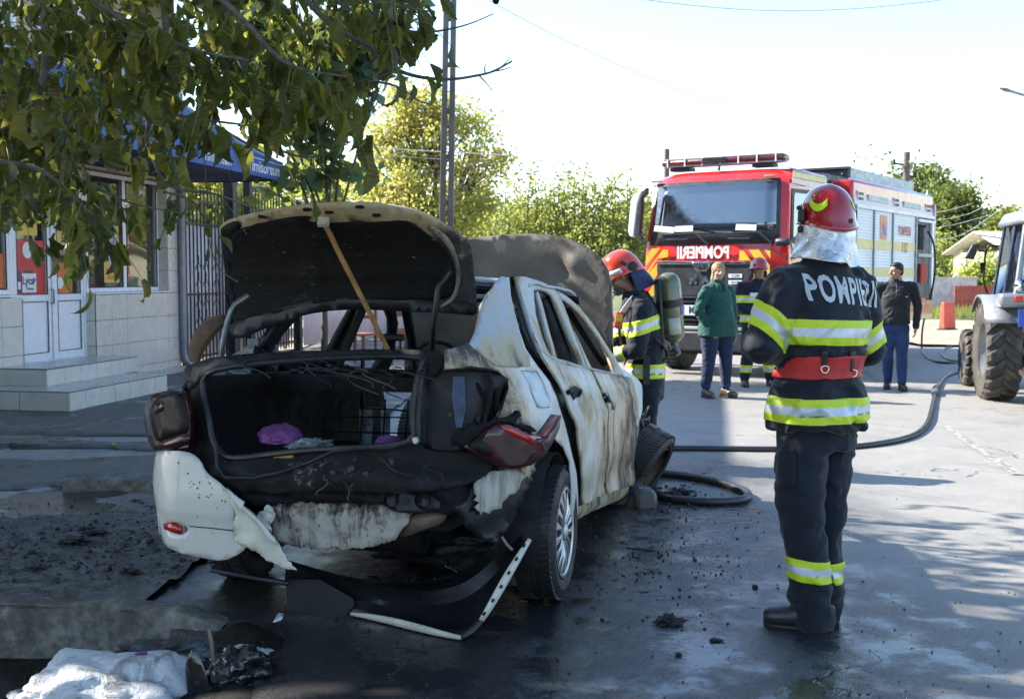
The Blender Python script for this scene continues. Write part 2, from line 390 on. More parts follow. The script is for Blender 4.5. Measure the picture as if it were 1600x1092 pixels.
# ================================================================ THE BURNT CAR
YAW = R(14.3); PCH = R(3.2)
car = empty('burnt_car', (-.585, 5.50, .0), (0, 0, 0))
car.rotation_euler = (Matrix.Rotation(-YAW, 3, 'Z') @ Matrix.Rotation(-PCH, 3, 'X')).to_euler()
CM = Matrix.Translation(car.location) @ (Matrix.Rotation(-YAW, 4, 'Z') @ Matrix.Rotation(-PCH, 4, 'X')); CI = CM.inverted()
tag(car, 'burnt-out white sedan with raised boot lid and bonnet and torn rear bumper', 'car')
CPL = CI @ CP
def cray(px, py): return (CI.to_3x3() @ ray(px, py))
def cl(px, py, ax, val):
    d = cray(px, py); return CPL + d * ((val - CPL[ax]) / d[ax])
def S(y, z):                                        # flank of the body: half width at (y, z)
    x = .862 - .05 * max(0, (.55 - z) / .4) ** 2 - .035 * min(1, max(0, (z - .62) / .33)) ** 2
    if z > .93: x -= (z - .93) * .50
    if y < -.25: x -= .15 * ((-.25 - y) / .6) ** 2
    if y > 2.9: x -= .2 * ((y - 2.9) / .6) ** 2
    return x
def RR(x, z):                                       # tail of the body
    ax = abs(x); return -.80 + .34 * max(0, (ax - .45) / .42) ** 2.2 - .05 * max(0, 1 - abs(z - .5) / .3) + .12 * max(0, z - .85)
def RRL(x, z): ax = abs(x); return -.86 + .22 * max(0, (ax - .55) / .38) ** 2.0
def LID(x, z): return -.12 - .42 * max(0, (z - 1.28) / .56) ** 2 + .10 * (x / .65) ** 2
def HOOD(x, z): return 2.30 - .10 * (z - .9) - .10 * (x / .7) ** 2 - .06 * math.sin((z - .9) * 3.0)
def RRR(x, z): return -.93 + .34 * max(0, (abs(x) - .42) / .42) ** 2 - .10 * (z - .7)
SURF = {'side': (0, S), 'rear': (1, RR), 'lid': (1, LID), 'hood': (1, HOOD), 'lampl': (1, RRL), 'lampr': (1, RRR)}
def hit(px, py, surf, off=0.0):
    """point of a surveyed pixel on a body surface, in car coordinates"""
    ax, f = SURF[surf]; d = cray(px, py); d = d / d.length
    def F(t):
        p = CPL + d * t; return (p.x - f(p.y, p.z) - off) if ax == 0 else (f(p.x, p.z) + off - p.y)
    t0, t1 = {'side': (3.6, 9.5), 'rear': (3.6, 6.2), 'bump': (3.6, 6.0), 'lampl': (3.6, 6.0), 'lampr': (3.6, 6.0), 'lid': (3.9, 7.0), 'hood': (6.0, 9.5)}[surf]; n = 110; best = None; pv = F(t0)
    for i in range(1, n + 1):
        t = t0 + (t1 - t0) * i / n; c = F(t)
        if pv > 0 >= c:
            lo, hi = t - (t1 - t0) / n, t
            for _ in range(14):
                m = (lo + hi) / 2
                if F(m) > 0: lo = m
                else: hi = m
            return CPL + d * hi
        if best is None or abs(c) < best[0]: best = (abs(c), t)
        pv = c
    return CPL + d * best[1]
def p2(p, surf): return (p.y, p.z) if SURF[surf][0] == 0 else (p.x, p.z)
def p3(q, surf, off=0.0, sgn=1):
    ax, f = SURF[surf]; v = f(*q) + off
    return Vector((v * sgn, q[0], q[1])) if ax == 0 else Vector((q[0], v, q[1]))
def panel(name, outer, holes=(), surf='side', m=None, parent=None, off=0.0, thick=.006, step=.045, dent=0.0, sgn=1, px=True, rnd=1, label=None, dfreq=3.0, fn=None, jag=0.0):
    cv = (lambda L: [p2(hit(x, y, surf, off), surf) for x, y in L]) if px else (lambda L: L)
    O = cv(outer)
    if max(max(map(abs, q)) for q in O) > 6: print("BIG", name, O)
    Hs = [cv(h) for h in holes]
    if jag:
        J = []; rj = random.Random(len(O) * 7 + int(O[0][0] * 1000))
        for i in range(len(O)):
            a_, c_ = Vector(O[i]), Vector(O[(i + 1) % len(O)]); k_ = max(1, int((c_ - a_).length / .012)); nn_ = Vector((-(c_ - a_).y, (c_ - a_).x)).normalized()
            J += [tuple(a_.lerp(c_, q / k_) + nn_ * rj.gauss(0, jag) * (q > 0)) for q in range(k_)]
        O = J; rnd = 0
    if rnd: O = [tuple(q) for q in smoothloop([Vector(a) for a in O], rnd)]; Hs = [[tuple(q) for q in smoothloop([Vector(a) for a in h], rnd)] for h in Hs]
    V, F = sheet2d(O, Hs, step)
    b = MB(); vs = []
    for q in V:
        d = dent * nz((q[0], q[1], 11), dfreq) + (fn(q[0], q[1]) if fn else 0)
        vs.append(p3(q, surf, off + d, sgn))
    b.add(vs, F); o = b.build(name, m, parent or car, smooth=45)
    if thick: md = o.modifiers.new("solid", 'SOLIDIFY'); md.thickness = thick; md.offset = 0
    if label: o['label'] = label
    return o
# ---- paint burnt to different degrees
def burnt(name, soot=.5, base=(.62, .63, .61), zlo=.3, zhi=1.1, seedv=0.0, grad=0.0, ygrad=None, rust=.5, ash=.0, rough=.38):
    N = NT(name); x, y, z = N.xyz(); c = N.co(); cs = N.n('Mapping', {0: N.tc.outputs['Object'], 1: (seedv, seedv * .7, 0)}).outputs[0]
    n1 = N.noise(2.6, 8, .66, co=cs, dist=.5); n2 = N.noise(15, 9, .75, co=cs); dr = N.noise(9, 5, .6, co=N.n('Mapping', {0: cs, 3: (2, 4, .22)}).outputs[0]); st = N.noise(4.0, 6, .6, co=N.n('Mapping', {0: cs, 3: (2.2, 2.2, .5)}).outputs[0], dist=.5)
    fld = N.math('ADD', N.math('MULTIPLY', n1, .72), N.math('MULTIPLY', st, .28))
    if grad: fld = N.math('ADD', fld, N.ramp(z, zlo, zhi, 0, grad))
    if ygrad: fld = N.math('ADD', fld, N.ramp(y, ygrad[0], ygrad[1], 0, ygrad[2]))
    fld = N.math('ADD', fld, N.math('ADD', N.math('MULTIPLY', N.math('SUBTRACT', n2, .5), .26), N.math('MULTIPLY', N.math('SUBTRACT', dr, .5), .18)))
    t = 1 - soot
    yell = N.ramp(fld, t - .20, t - .01); rst = N.ramp(fld, t - .07, t + .05); blk = N.ramp(fld, t - .01, t + .13)
    col = N.mix(N.ramp(n2, .3, .7), tuple(Vector(base) * .86), base)
    col = N.mix(N.math('MULTIPLY', yell, .88), col, (.42, .34, .18))
    col = N.mix(N.math('MULTIPLY', rst, rust), col, (.22, .085, .025))
    sc_ = N.mix(N.ramp(n2, .35, .7), (.016, .016, .019), (.055, .055, .062))
    if ash: sc_ = N.mix(N.ramp(N.noise(17, 8, .75, co=cs), .5, .62, 0, ash), sc_, (.36, .37, .40))
    col = N.mix(blk, col, sc_)
    sp = N.ramp(N.noise(60, 3, .6, co=cs), .70, .74); col = N.mix(N.math('MULTIPLY', sp, .8), col, (.03, .03, .03))
    N.set('Base Color', col); N.set('Roughness', N.mix(blk, rough, N.ramp(n2, .3, .7, .55, .85)))
    N.set('Specular IOR Level', .5); N.bump(N.math('ADD', n2, N.noise(50, 4, .7, co=cs)), N.ramp(blk, 0, 1, .12, .6), .006)
    return N.mat
P_QUART = burnt('scorched_white_paint', .33, grad=0.0, ygrad=(-.35, -.75, .22), rust=.45)
P_PILLAR = burnt('burnt_pillar_paint', .52, base=(.36, .40, .48), ash=.6, rough=.6, seedv=3, grad=-.20, zlo=1.0, zhi=1.30, rust=.15)
P_DOORR = burnt('scorched_rear_door_paint', .41, base=(.62, .64, .66), seedv=8, rust=.55, ygrad=(.3, 1.2, .06))
P_DOORF = burnt('scorched_front_door_paint', .44, base=(.60, .60, .60), seedv=14, rust=.7, ygrad=(1.0, 2.2, .16))
P_FRAME = burnt('burnt_window_frame_paint', .42, base=(.46, .50, .58), ash=.3, seedv=21, rough=.5)
P_LIDRIM = burnt('heat_bleached_lid_paint', .66, base=(.44, .40, .32), seedv=5, rust=.3, rough=.6, grad=-.26, zlo=1.60, zhi=1.80)
P_HOOD = mat('burnt_bonnet_steel', (.115, .103, .094), .6, var=.35, vs=2.2, bump=.5, bs=45, dirt=.34, dirtcol=(.030, .031, .037), ds=1.6)
P_SKIRT = burnt('flaking_white_skirt_paint', .50, base=(.55, .55, .52), seedv=31, rust=.2)
P_FEND = burnt('scorched_fender_paint', .30, base=(.55, .62, .64), seedv=9)
M_SOOT = mat('soot', (.0032, .0032, .004), .75, var=.6, vs=5, bump=.7, bs=40, dirt=.2, dirtcol=(.016, .018, .022), ds=7, spec=.28)
M_SOOTG = mat('sooty_bare_steel', (.010, .012, .018), .5, metal=.2, var=.5, vs=4, bump=.5, bs=35, dirt=.32, dirtcol=(.045, .024, .012), ds=4)
M_STEEL = mat('heat_dulled_steel', (.16, .18, .21), .48, metal=.7, var=.35, vs=12, bump=.35, dirt=.35, dirtcol=(.03, .03, .035), ds=9)
M_RUST = mat('burnt_rusty_steel', (.10, .055, .03), .75, var=.5, vs=6, bump=.7, bs=40, dirt=.5, dirtcol=(.018, .017, .018), ds=5)
M_PLAST = mat('black_bumper_plastic', (.006, .0065, .009), .42, var=.4, vs=5, bump=.4, bs=60, dirt=.3, dirtcol=(.014, .016, .022), ds=3)
M_WHITE = mat('unburnt_white_bumper_paint', (.50, .49, .45), .33, var=.04, vs=3, bump=.03, coat=.4, dirt=.16, dirtcol=(.20, .18, .15), ds=16)
M_CREAM = mat('heat_yellowed_plastic', (.50, .47, .38), .5, var=.15, vs=8, bump=.3, dirt=.3, dirtcol=(.10, .08, .05), ds=9)
M_JAMB = mat('grey_green_door_jamb', (.12, .15, .145), .5, var=.2, vs=3, bump=.2, dirt=.3, dirtcol=(.015, .015, .016), ds=3)
M_TYRE = mat('tyre_rubber', (.016, .016, .017), .62, var=.25, vs=10, bump=.3, bs=90, dirt=.25, dirtcol=(.05, .045, .04), ds=8)
M_HUB = mat('silver_hubcap', (.42, .42, .43), .33, metal=.75, var=.1, bump=.05, dirt=.25, dirtcol=(.10, .075, .055), ds=12)
M_HOLE = mat('near_black', (.006, .006, .006), .9, var=.3, bump=.3)  # one near-black colour for openings, undersides and specks
# ---- flank: quarter panel with C pillar
arch = [(826, 748), (831, 724), (837, 709), (850, 692), (865, 685), (880, 698), (889, 722), (892, 760), (890, 806)]
quarter = [(782, 433), (795, 434), (798, 462), (804, 486), (811, 515), (820, 545), (839, 574), (857, 597), (872, 632), (882, 664), (890, 700), (900, 740), (903, 770), (903, 800), (890, 806)] + arch[::-1][1:] + \
          [(815, 735), (800, 705), (786, 680), (776, 655), (787, 628), (794, 606), (793, 592), (778, 580), (735, 574), (694, 577), (694, 547), (727, 539), (739, 527), (746, 500), (750, 478), (758, 460), (770, 447)]
fuel = [(812, 579), (838, 580), (849, 600), (859, 636), (857, 637), (840, 637), (836, 630), (826, 602)]
qz = lambda y, z: -.02 * max(0, min(1, (z - .9) / .1)) * max(0, min(1, (.1 - y) / .3))
body = panel('quarter_panel', quarter, [fuel], 'side', P_QUART, dent=.008, rnd=0, step=.03)
panel('fuel_flap', [(813, 580), (837, 581), (848, 600), (858, 635), (841, 636), (837, 629), (827, 602)], (), 'side', P_FEND, off=-.002, rnd=0, parent=body)
# burnt shield of the pillar: ashy steel
cp = [(782, 433), (793, 435), (797, 462), (803, 486), (810, 515), (818, 545), (826, 556), (828, 572), (800, 574), (775, 572), (757, 558), (741, 545), (733, 537), (742, 520), (748, 500), (751, 478), (759, 460), (770, 447)]
panel('pillar', cp, (), 'side', P_PILLAR, off=.004, rnd=0, step=.03, dent=.006)
# lamp recess on the right
rec = [(650, 612), (656, 590), (672, 566), (694, 552), (694, 576), (735, 574), (778, 580), (794, 592), (794, 606), (787, 628), (776, 655), (786, 690), (740, 705), (690, 706), (655, 700), (646, 660)]
def recess_fn(x, z): return .0
panel('lamp_recess', rec, (), 'rear', mat('rust_streaked_recess', (.007, .008, .012), .5, metal=.1, var=.6, vs=4, bump=.5, dirt=.36, dirtcol=(.045, .022, .009), ds=6, spec=.35), off=.05, rnd=0, dent=.03, dfreq=5, thick=.01, step=.035)
b = MB(); e = [hit(x, y, 'side', -.005) for x, y in ((694, 577), (735, 574), (778, 580), (794, 592), (794, 606), (787, 628), (776, 655))]
b.tube(e, .009, 6); b.tube([hit(x, y, 'rear', -.0) for x, y in ((762, 583), (768, 600), (762, 640), (757, 668))], .012, 6)
b.build('lamp_flange', M_SOOT, car)
b = MB()
for x, y, s in ((748, 655, .010), (704, 648, .008)): chunk(b, hit(x, y, 'rear', .02), (s, .012, s * 1.6), x)
tag(b.build('lamp_socket', M_RUST, car), kind='stuff'); b = MB(); b.prism([hit(x, y, 'rear', .03) for x, y in ((708, 588), (726, 588), (728, 640), (722, 668), (712, 668), (706, 620))], (0, .01, 0))
b.build('lamp_bracket', mat('heat_blued_steel', (.03, .045, .085), .4, metal=.4, var=.4, dirt=.3), car)
# mirrored left flank from the right flank's own outline
def flat_outline(px, surf='side'): return [p2(hit(x, y, surf), surf) for x, y in px]
qo = [(q[0], min(q[1], .99 + .04 * math.sin(q[0] * 9))) for q in flat_outline(quarter)]; qo = [q for i, q in enumerate(qo) if (Vector(q) - Vector(qo[i - 1])).length > .012]
Lq = panel('quarter_panel', qo, (), 'side', burnt('blackened_left_paint', .72, base=(.30, .25, .15), seedv=17), px=False, sgn=-1, rnd=0, dent=.01)
# ---- doors
rd = [(841, 548), (857, 561), (880, 570), (915, 577), (922, 580), (928, 592), (934, 605), (940, 622), (944, 641), (947, 680), (948, 713), (944, 771), (928, 780), (913, 788), (912, 768), (910, 745), (905, 708), (899, 680), (888, 634), (875, 602), (857, 576)]
def crease(yc, zc): return lambda y, z: .014 * math.exp(-((z - .80 - .02 * y) / .05) ** 2) - .012 * math.exp(-((z - .42) / .08) ** 2) + .012 * math.exp(-((z - .30) / .06) ** 2)
rdoor = panel('rear_door', rd, [[(888, 607), (908, 607), (910, 613), (906, 620), (892, 622)]], 'side', P_DOORR, off=.012, rnd=0, dent=.010, fn=crease(0, 0), thick=.012, step=.035)
fd = [(925, 580), (941, 583), (958, 587), (972, 588), (979, 604), (986, 625), (991, 650), (993, 690), (991, 730), (985, 757), (966, 764), (948, 770), (951, 713), (950, 680), (947, 641), (943, 622), (937, 605), (931, 592)]
fdoor = panel('front_door', fd, [[(942, 616), (946, 613), (953, 628), (955, 640), (950, 641), (944, 628)]], 'side', P_DOORF, off=.010, rnd=0, dent=.012, fn=crease(0, 0), thick=.012, step=.035)
outer = [(805, 433), (818, 434), (831, 438), (844, 442), (857, 448), (867, 455), (879, 480), (892, 515), (904, 548), (914, 577), (900, 575), (880, 570), (857, 561), (841, 548), (829, 518), (818, 484), (810, 455)]
inner = [(831, 455), (841, 453), (852, 456), (860, 462), (868, 477), (883, 512), (899, 548), (908, 573), (894, 569), (883, 565), (869, 562), (857, 556), (852, 548), (844, 528), (834, 492)]
wf = panel('window_frame', outer, [inner], 'side', P_FRAME, rnd=0, parent=rdoor, thick=.022, step=.03)
panel('window_frame', [(835, 457), (839, 456), (846, 477), (857, 520), (868, 560), (863, 559), (853, 525), (842, 482)], (), 'side', P_FRAME, off=-.01, rnd=0, parent=rdoor, thick=.015)
outer = [(868, 455), (883, 464), (893, 472), (903, 481), (914, 494), (924, 507), (934, 522), (944, 538), (959, 560), (973, 587), (957, 586), (941, 582), (926, 579), (916, 577), (906, 548), (894, 515), (881, 480)]
inner = [(872, 466), (883, 471), (893, 479), (903, 489), (914, 502), (924, 516), (932, 527), (940, 539), (949, 556), (959, 583), (948, 582), (935, 579), (922, 576), (914, 560), (905, 540), (895, 518), (882, 490)]
wf2 = panel('window_frame', outer, [inner], 'side', P_FRAME, rnd=0, parent=fdoor, thick=.022, step=.03)
mirror_parts = []
for o_, i_ in (([(805, 433), (818, 434), (831, 438), (857, 448), (867, 455), (879, 480), (892, 515), (904, 548), (914, 577), (880, 570), (857, 561), (841, 548), (829, 518), (818, 484), (810, 455)], [(831, 455), (852, 456), (868, 477), (883, 512), (899, 548), (908, 573), (883, 565), (857, 556), (844, 528), (834, 492)]),
               ([(868, 455), (903, 481), (924, 507), (944, 538), (959, 560), (973, 587), (941, 582), (916, 577), (906, 548), (894, 515), (881, 480)], [(872, 466), (893, 479), (914, 502), (932, 527), (949, 556), (959, 583), (922, 576), (905, 540), (882, 490)])):
    panel('window_frame', flat_outline(o_), [flat_outline(i_)], 'side', M_SOOTG, px=False, sgn=-1, rnd=0, thick=.03, off=-.012)
panel('rear_door', flat_outline(rd), (), 'side', M_SOOT, px=False, sgn=-1, rnd=0, thick=.03); panel('front_door', flat_outline(fd), (), 'side', M_SOOT, px=False, sgn=-1, rnd=0, thick=.03)
# door handles: burnt stubs in their recesses
b = MB()
b.box(hit(897, 614, 'side', -.012), (.02, .13, .045)); b.build('handle_recess', M_HOLE, rdoor)
b = MB(); b.tube([hit(888, 613, 'side', .03), hit(898, 608, 'side', .035), hit(909, 610, 'side', .03)], [.012, .016, .006], 7); chunk(b, hit(895, 618, 'side', .02), (.012, .03, .025), 3); b.build('handle', M_SOOT, rdoor, smooth=25)
b = MB(); b.box(hit(948, 628, 'side', -.012), (.02, .12, .05)); b.build('handle_recess', M_HOLE, fdoor)
b = MB(); b.tube([hit(944, 617, 'side', .02), hit(948, 616, 'side', .03), hit(953, 628, 'side', .03)], [.012, .012, .008], 7); b.build('handle', M_STEEL, fdoor, smooth=25)
b = MB(); chunk(b, hit(951, 632, 'side', .012), (.012, .035, .02), 5); chunk(b, hit(951, 637, 'side', .018), (.006, .03, .012), 6); b.build('lock', M_WHITE, fdoor)
# jamb seen in the gap behind the warped rear door
panel('door_jamb', [(803, 434), (812, 440), (824, 484), (846, 548), (862, 574), (880, 604), (892, 634), (903, 680), (913, 745), (915, 790), (900, 800), (900, 765), (889, 697), (873, 641), (857, 597), (839, 574), (818, 543), (803, 486), (796, 440)], (), 'side', M_JAMB, off=-.05, rnd=0, thick=.02)
panel('door_seal', [(796, 434), (808, 434), (818, 470), (832, 515), (848, 552), (866, 580), (858, 590), (838, 566), (818, 532), (804, 488)], (), 'side', M_SOOT, off=-.03, rnd=0, thick=.03)
# sill
b = MB(); top = resample([hit(x, y, 'side', -.01) for x, y in ((893, 797), (925, 781), (985, 757))], 16); bot = resample([hit(x, y, 'side', -.03) for x, y in ((893, 816), (925, 799), (987, 772))], 16)
b.grid([[t + Vector((-.12, 0, .01)) for t in top], top, [(a + c) / 2 + Vector((.014, 0, 0)) for a, c in zip(top, bot)], bot, [t + Vector((-.3, 0, -.01)) for t in bot]])
b.build('sill', P_SKIRT, car)
b = MB(); b.grid([[Vector((-v.x, v.y, v.z)) for v in r] for r in ([t + Vector((-.12, 0, .01)) for t in top], top, bot)]); b.build('sill', M_SOOT, car)
# ---- roof, rails, screen pillars
b = MB(); rows = []
for i in range(16):
    y = .38 + 1.25 * i / 15; rows.append([Vector((x * .575, y, 1.49 + .035 * (1 - x * x) - .05 * max(0, (y - 1.3) / .4) ** 2 - .03 * max(0, (.55 - y) / .2) ** 2 + .012 * nz((x * 2, y * 2, 4), 1.5))) for x in np.linspace(-1, 1, 15)])
b.grid(rows); b.build('roof', burnt('ashen_roof_steel', .40, base=(.46, .52, .62), ash=.6, seedv=41, rough=.6), car, solid=.012)
b = MB()
for s in (-1, 1):
    b.tube([(s * .52, 1.60, 1.42), (s * .60, 1.95, 1.20), (s * .70, 2.35, .95)], .032, 8)      # A pillar
    b.tube([(s * .52, .33, 1.43), (s * .53, 1.0, 1.445), (s * .52, 1.62, 1.41)], .026, 8)
    b.tube([(s * .52, .95, 1.43), (s * .66, .93, 1.1), (s * .74, .92, .9)], .034, 8)             # B pillar
b.tube([(-.53, .36, 1.44), (0, .34, 1.47), (.53, .36, 1.44)], .025, 8)
b.tube([(-.60, 1.6, 1.44), (0, 1.66, 1.45), (.60, 1.6, 1.44)], .025, 8)
b.tube([(-.78, .45, 1.0), (-.74, .25, 1.10), (-.70, .10, 1.02)], .03, 8)
b.build('roof_frame', M_SOOTG, car)
b = MB(); b.box((0, 2.05, .93), (1.44, .34, .10)); b.box((0, 2.28, .90), (1.5, .16, .12))
for i in range(26): chunk(b, (random.uniform(-.6, .65), random.uniform(1.85, 2.2), .99), (.07, .05, .035), i)
b.build('dashboard', M_SOOT, car, smooth=25)
# burnt seats, reduced to frames
for sx in (-.36, .36):
    b = MB(); y0 = 1.15
    b.tube([(sx - .2, y0, .45), (sx - .21, y0 - .12, .8), (sx - .18, y0 - .2, 1.12), (sx + .18, y0 - .2, 1.12), (sx + .21, y0 - .12, .8), (sx + .2, y0, .45)], .016, 6)
    for k in range(3): b.tube([(sx - .2, y0 - .08 - .03 * k, .62 + .17 * k), (sx + .2, y0 - .08 - .03 * k, .60 + .17 * k)], .006, 5)
    for s in (-.05, .05): b.tube([(sx + s, y0 - .2, 1.10), (sx + s, y0 - .21, 1.2)], .007, 5)
    b.tube([(sx - .07, y0 - .21, 1.2), (sx + .07, y0 - .21, 1.2)], .02, 6); b.box((sx, y0 + .22, .42), (.44, .5, .05)); b.build('seat_frame', M_SOOTG, car)
b = MB(); b.lathe([(.17 + .013 * math.cos(a), .013 * math.sin(a)) for a in np.linspace(0, 2 * math.pi, 8, endpoint=False)], 24, M=Matrix.Translation((-.36, 1.82, 1.02)) @ Matrix.Rotation(R(-65), 4, 'X'), closed=True)
b.build('steering_wheel', M_SOOT, car)
# ---- boot floor, walls and shelf
b = MB(); b.box((0, -.18, .50), (1.30, 1.16, .03)); b.box((0, .52, .44), (1.5, .5, .04)); b.box((0, 1.3, .33), (1.5, 1.6, .04)); b.build('floor_pan', M_SOOT, car)
b = MB(); b.box((0, .20, 1.00), (1.46, .40, .035)); b.box((0, -.03, .975), (1.36, .05, .07)); b.box((0, .40, 1.01), (1.3, .03, .05))
for i in range(46): chunk(b, (random.uniform(-.6, .6), random.uniform(-.02, .4), 1.025), (random.uniform(.01, .05), .03, random.uniform(.006, .016)), i + 50)
b.build('parcel_shelf', M_SOOT, car, smooth=25)
b = MB(); b.tube([cl(x, y, 1, -.06) for x, y in ((352, 583), (380, 574), (430, 566), (520, 558), (620, 555), (690, 556))], .007, 6); b.build('cable', M_SOOTG, car)
b = MB()
for x, wd, hh in ((-.30, .07, .30), (-.19, .05, .30), (-.02, .07, .29), (.08, .04, .30), (.28, .08, .26), (.50, .05, .3)): b.box((x, .40, .50 + hh / 2 + .02), (wd, .012, hh))
b.build('seatback_strip', mat('ash_grey_steel', (.26, .30, .32), .6, metal=.3, var=.6, vs=10, dirt=.45, dirtcol=(.02, .02, .02), ds=6), car)
b = MB(); b.box((0, .46, .56), (1.42, .02, .18)); b.build('seatback', M_SOOT, car)
b = MB()
for z in (.62, .70, .78): b.tube([(-.55, .37, z), (0, .36, z + .01), (.6, .37, z)], .004, 5)
for x in np.linspace(-.45, .55, 9): b.tube([(x, .365, .52), (x + .02, .37, .88)], .0035, 5)
b.build('seat_springs', M_SOOT, car)
for s in (-1, 1):
    b = MB(); rows = []
    for i in range(8):
        y = -.70 + 1.15 * i / 7
        rows.append([Vector((s * (.60 + .10 * math.sin(3 * v) - .10 * math.exp(-((y) / .25) ** 2) * (1 - v) - .02 * nz((y, v, s), 3)), y, .5 + .52 * v)) for v in np.linspace(0, 1, 8)])
    b.grid(rows); b.build('wheel_housing', M_SOOT, car, solid=.008)
    q_ = MB(); q_.box((s * .745, .72, .64), (.02, .56, .60)); q_.build('rear_side_trim', M_SOOT, car)
    q_ = MB(); q_.box((s * .70, -.12, .74), (.02, 1.12, .52)); q_.build('boot_side_wall', M_SOOT, car)
    # outer wheel well drum
    b = MB(); n = 16; rows = [[Vector((s * xx, .02 + .36 * math.cos(a), .31 + .36 * math.sin(a))) for a in np.linspace(-.35, math.pi + .35, n)] for xx in (.60, .80)]
    b.grid(rows); b.grid([[Vector((s * .60, .02 + .36 * math.cos(a) * k, .31 + .36 * math.sin(a) * k)) for a in np.linspace(-.35, math.pi + .35, n)] for k in (0.05, 1)])
    b.build('wheel_arch_liner', M_HOLE, car, solid=.006)
# ---- tail frame round the boot opening
opening = [(316, 588), (345, 575), (430, 566), (520, 560), (620, 557), (664, 560), (656, 580), (649, 605), (643, 650), (648, 688), (600, 697), (540, 700), (480, 703), (420, 710), (372, 716), (348, 712), (332, 690), (326, 650), (318, 620)]
tail = [(264, 606), (271, 584), (298, 570), (345, 556), (430, 551), (520, 547), (620, 546), (694, 548), (694, 577), (660, 600), (652, 650), (656, 700), (690, 706), (740, 705), (782, 700), (770, 735), (745, 752), (700, 762), (640, 770), (540, 768), (440, 770), (372, 765), (325, 740), (303, 705), (296, 650), (290, 616)]
def tailfn(x, z): return -.035 * math.exp(-((z - .62) / .05) ** 2) - .02 * math.exp(-((z - .50) / .04) ** 2)
def tailmat():
    N = NT('crusted_tail_steel'); x, y, z = N.xyz(); n = N.noise(9, 8, .72); f = N.noise(34, 6, .7); m_ = N.math('MULTIPLY', N.ramp(x, -.35, .0), N.math('MULTIPLY', N.ramp(x, .30, .10), N.math('MULTIPLY', N.ramp(z, .56, .60), N.ramp(z, .72, .67))))
    k = N.math('MULTIPLY', N.ramp(N.math('ADD', N.math('MULTIPLY', n, .5), N.math('MULTIPLY', f, .5)), .52, .60), m_); c = N.mix(N.ramp(n, .5, .7), (.0045, .0045, .0055), (.014, .016, .022)); c = N.mix(k, c, N.mix(f, (.10, .07, .045), (.22, .20, .17)))
    N.set('Base Color', c).set('Roughness', .7).set('Specular IOR Level', .3); N.bump(N.math('ADD', n, f), .7, .008); return N.mat
tf = panel('tail_panel', tail, [opening], 'rear', tailmat(), rnd=1, dent=.022, dfreq=8, fn=tailfn, thick=.008, step=.022)
rw_ = random.Random(5)
for k in range(16):
    x0, y0 = rw_.uniform(350, 680), rw_.choice((rw_.uniform(560, 580), rw_.uniform(695, 760))); L_ = [(x0, y0)]
    for q in range(5): L_.append((L_[-1][0] + rw_.gauss(8, 16), L_[-1][1] + rw_.uniform(2, 12)))
    b = MB(); b.tube(smoothloop([hit(x, y, 'rear', -.03 - .02 * rw_.random()) for x, y in L_], 1, closed=False), rw_.uniform(.0015, .004), 5); b.build('burnt_wire', M_SOOTG if k % 3 else M_RUST, tf)
b = MB(); g = [hit(x, y, 'rear', -.02) for x, y in opening]; b.tube(smoothloop(g, 1) + [smoothloop(g, 1)[0]], .013, 7)
b.tube([hit(x, y, 'rear', -.05) for x, y in ((336, 690), (340, 730), (352, 746), (395, 747), (440, 738), (485, 722), (520, 706), (560, 701), (610, 700), (645, 690))], .009, 7)
b.build('boot_seal', M_PLAST, tf)
b = MB(); b.tube([hit(x, y, 'rear', .0) for x, y in ((664, 560), (657, 600), (653, 650), (654, 690))], .022, 8); b.build('boot_gutter', M_SOOTG, tf)
b = MB(); b.lathe([(0, .012), (.012, .012), (.016, 0)], 12, M=Matrix.Translation(hit(649, 688, 'rear', -.04)) @ Matrix.Rotation(R(90), 4, 'X')); b.build('bolt', M_WHITE, tf)
b = MB()
for i, (x, y) in enumerate(((520, 738), (548, 731), (571, 740), (612, 722))): chunk(b, hit(x, y, 'rear', -.035), (random.uniform(.008, .03), .006, random.uniform(.005, .014)), i, ir=1.2)
b.build('burnt_residue', mat('crusted_ash', (.055, .045, .037), .9, var=.8, vs=30, bump=1, dirt=.5, ds=35), tf, smooth=20)['kind'] = 'stuff'
# left boot-side dark panel standing above the lamp
panel('quarter_shoulder', [(264, 604), (272, 582), (300, 569), (345, 555), (372, 560), (372, 574), (345, 580), (316, 590), (300, 612), (285, 608)], (), 'rear', M_SOOTG, off=-.012, dent=.01)
b = MB(); b.tube([cl(x, y, 1, -.10) for x, y in ((303, 566), (307, 545), (317, 525), (334, 507), (352, 498))], [.02, .03, .035, .03, .015], 8, flat=1.5); b.build('hinge_cover', M_RUST, car)
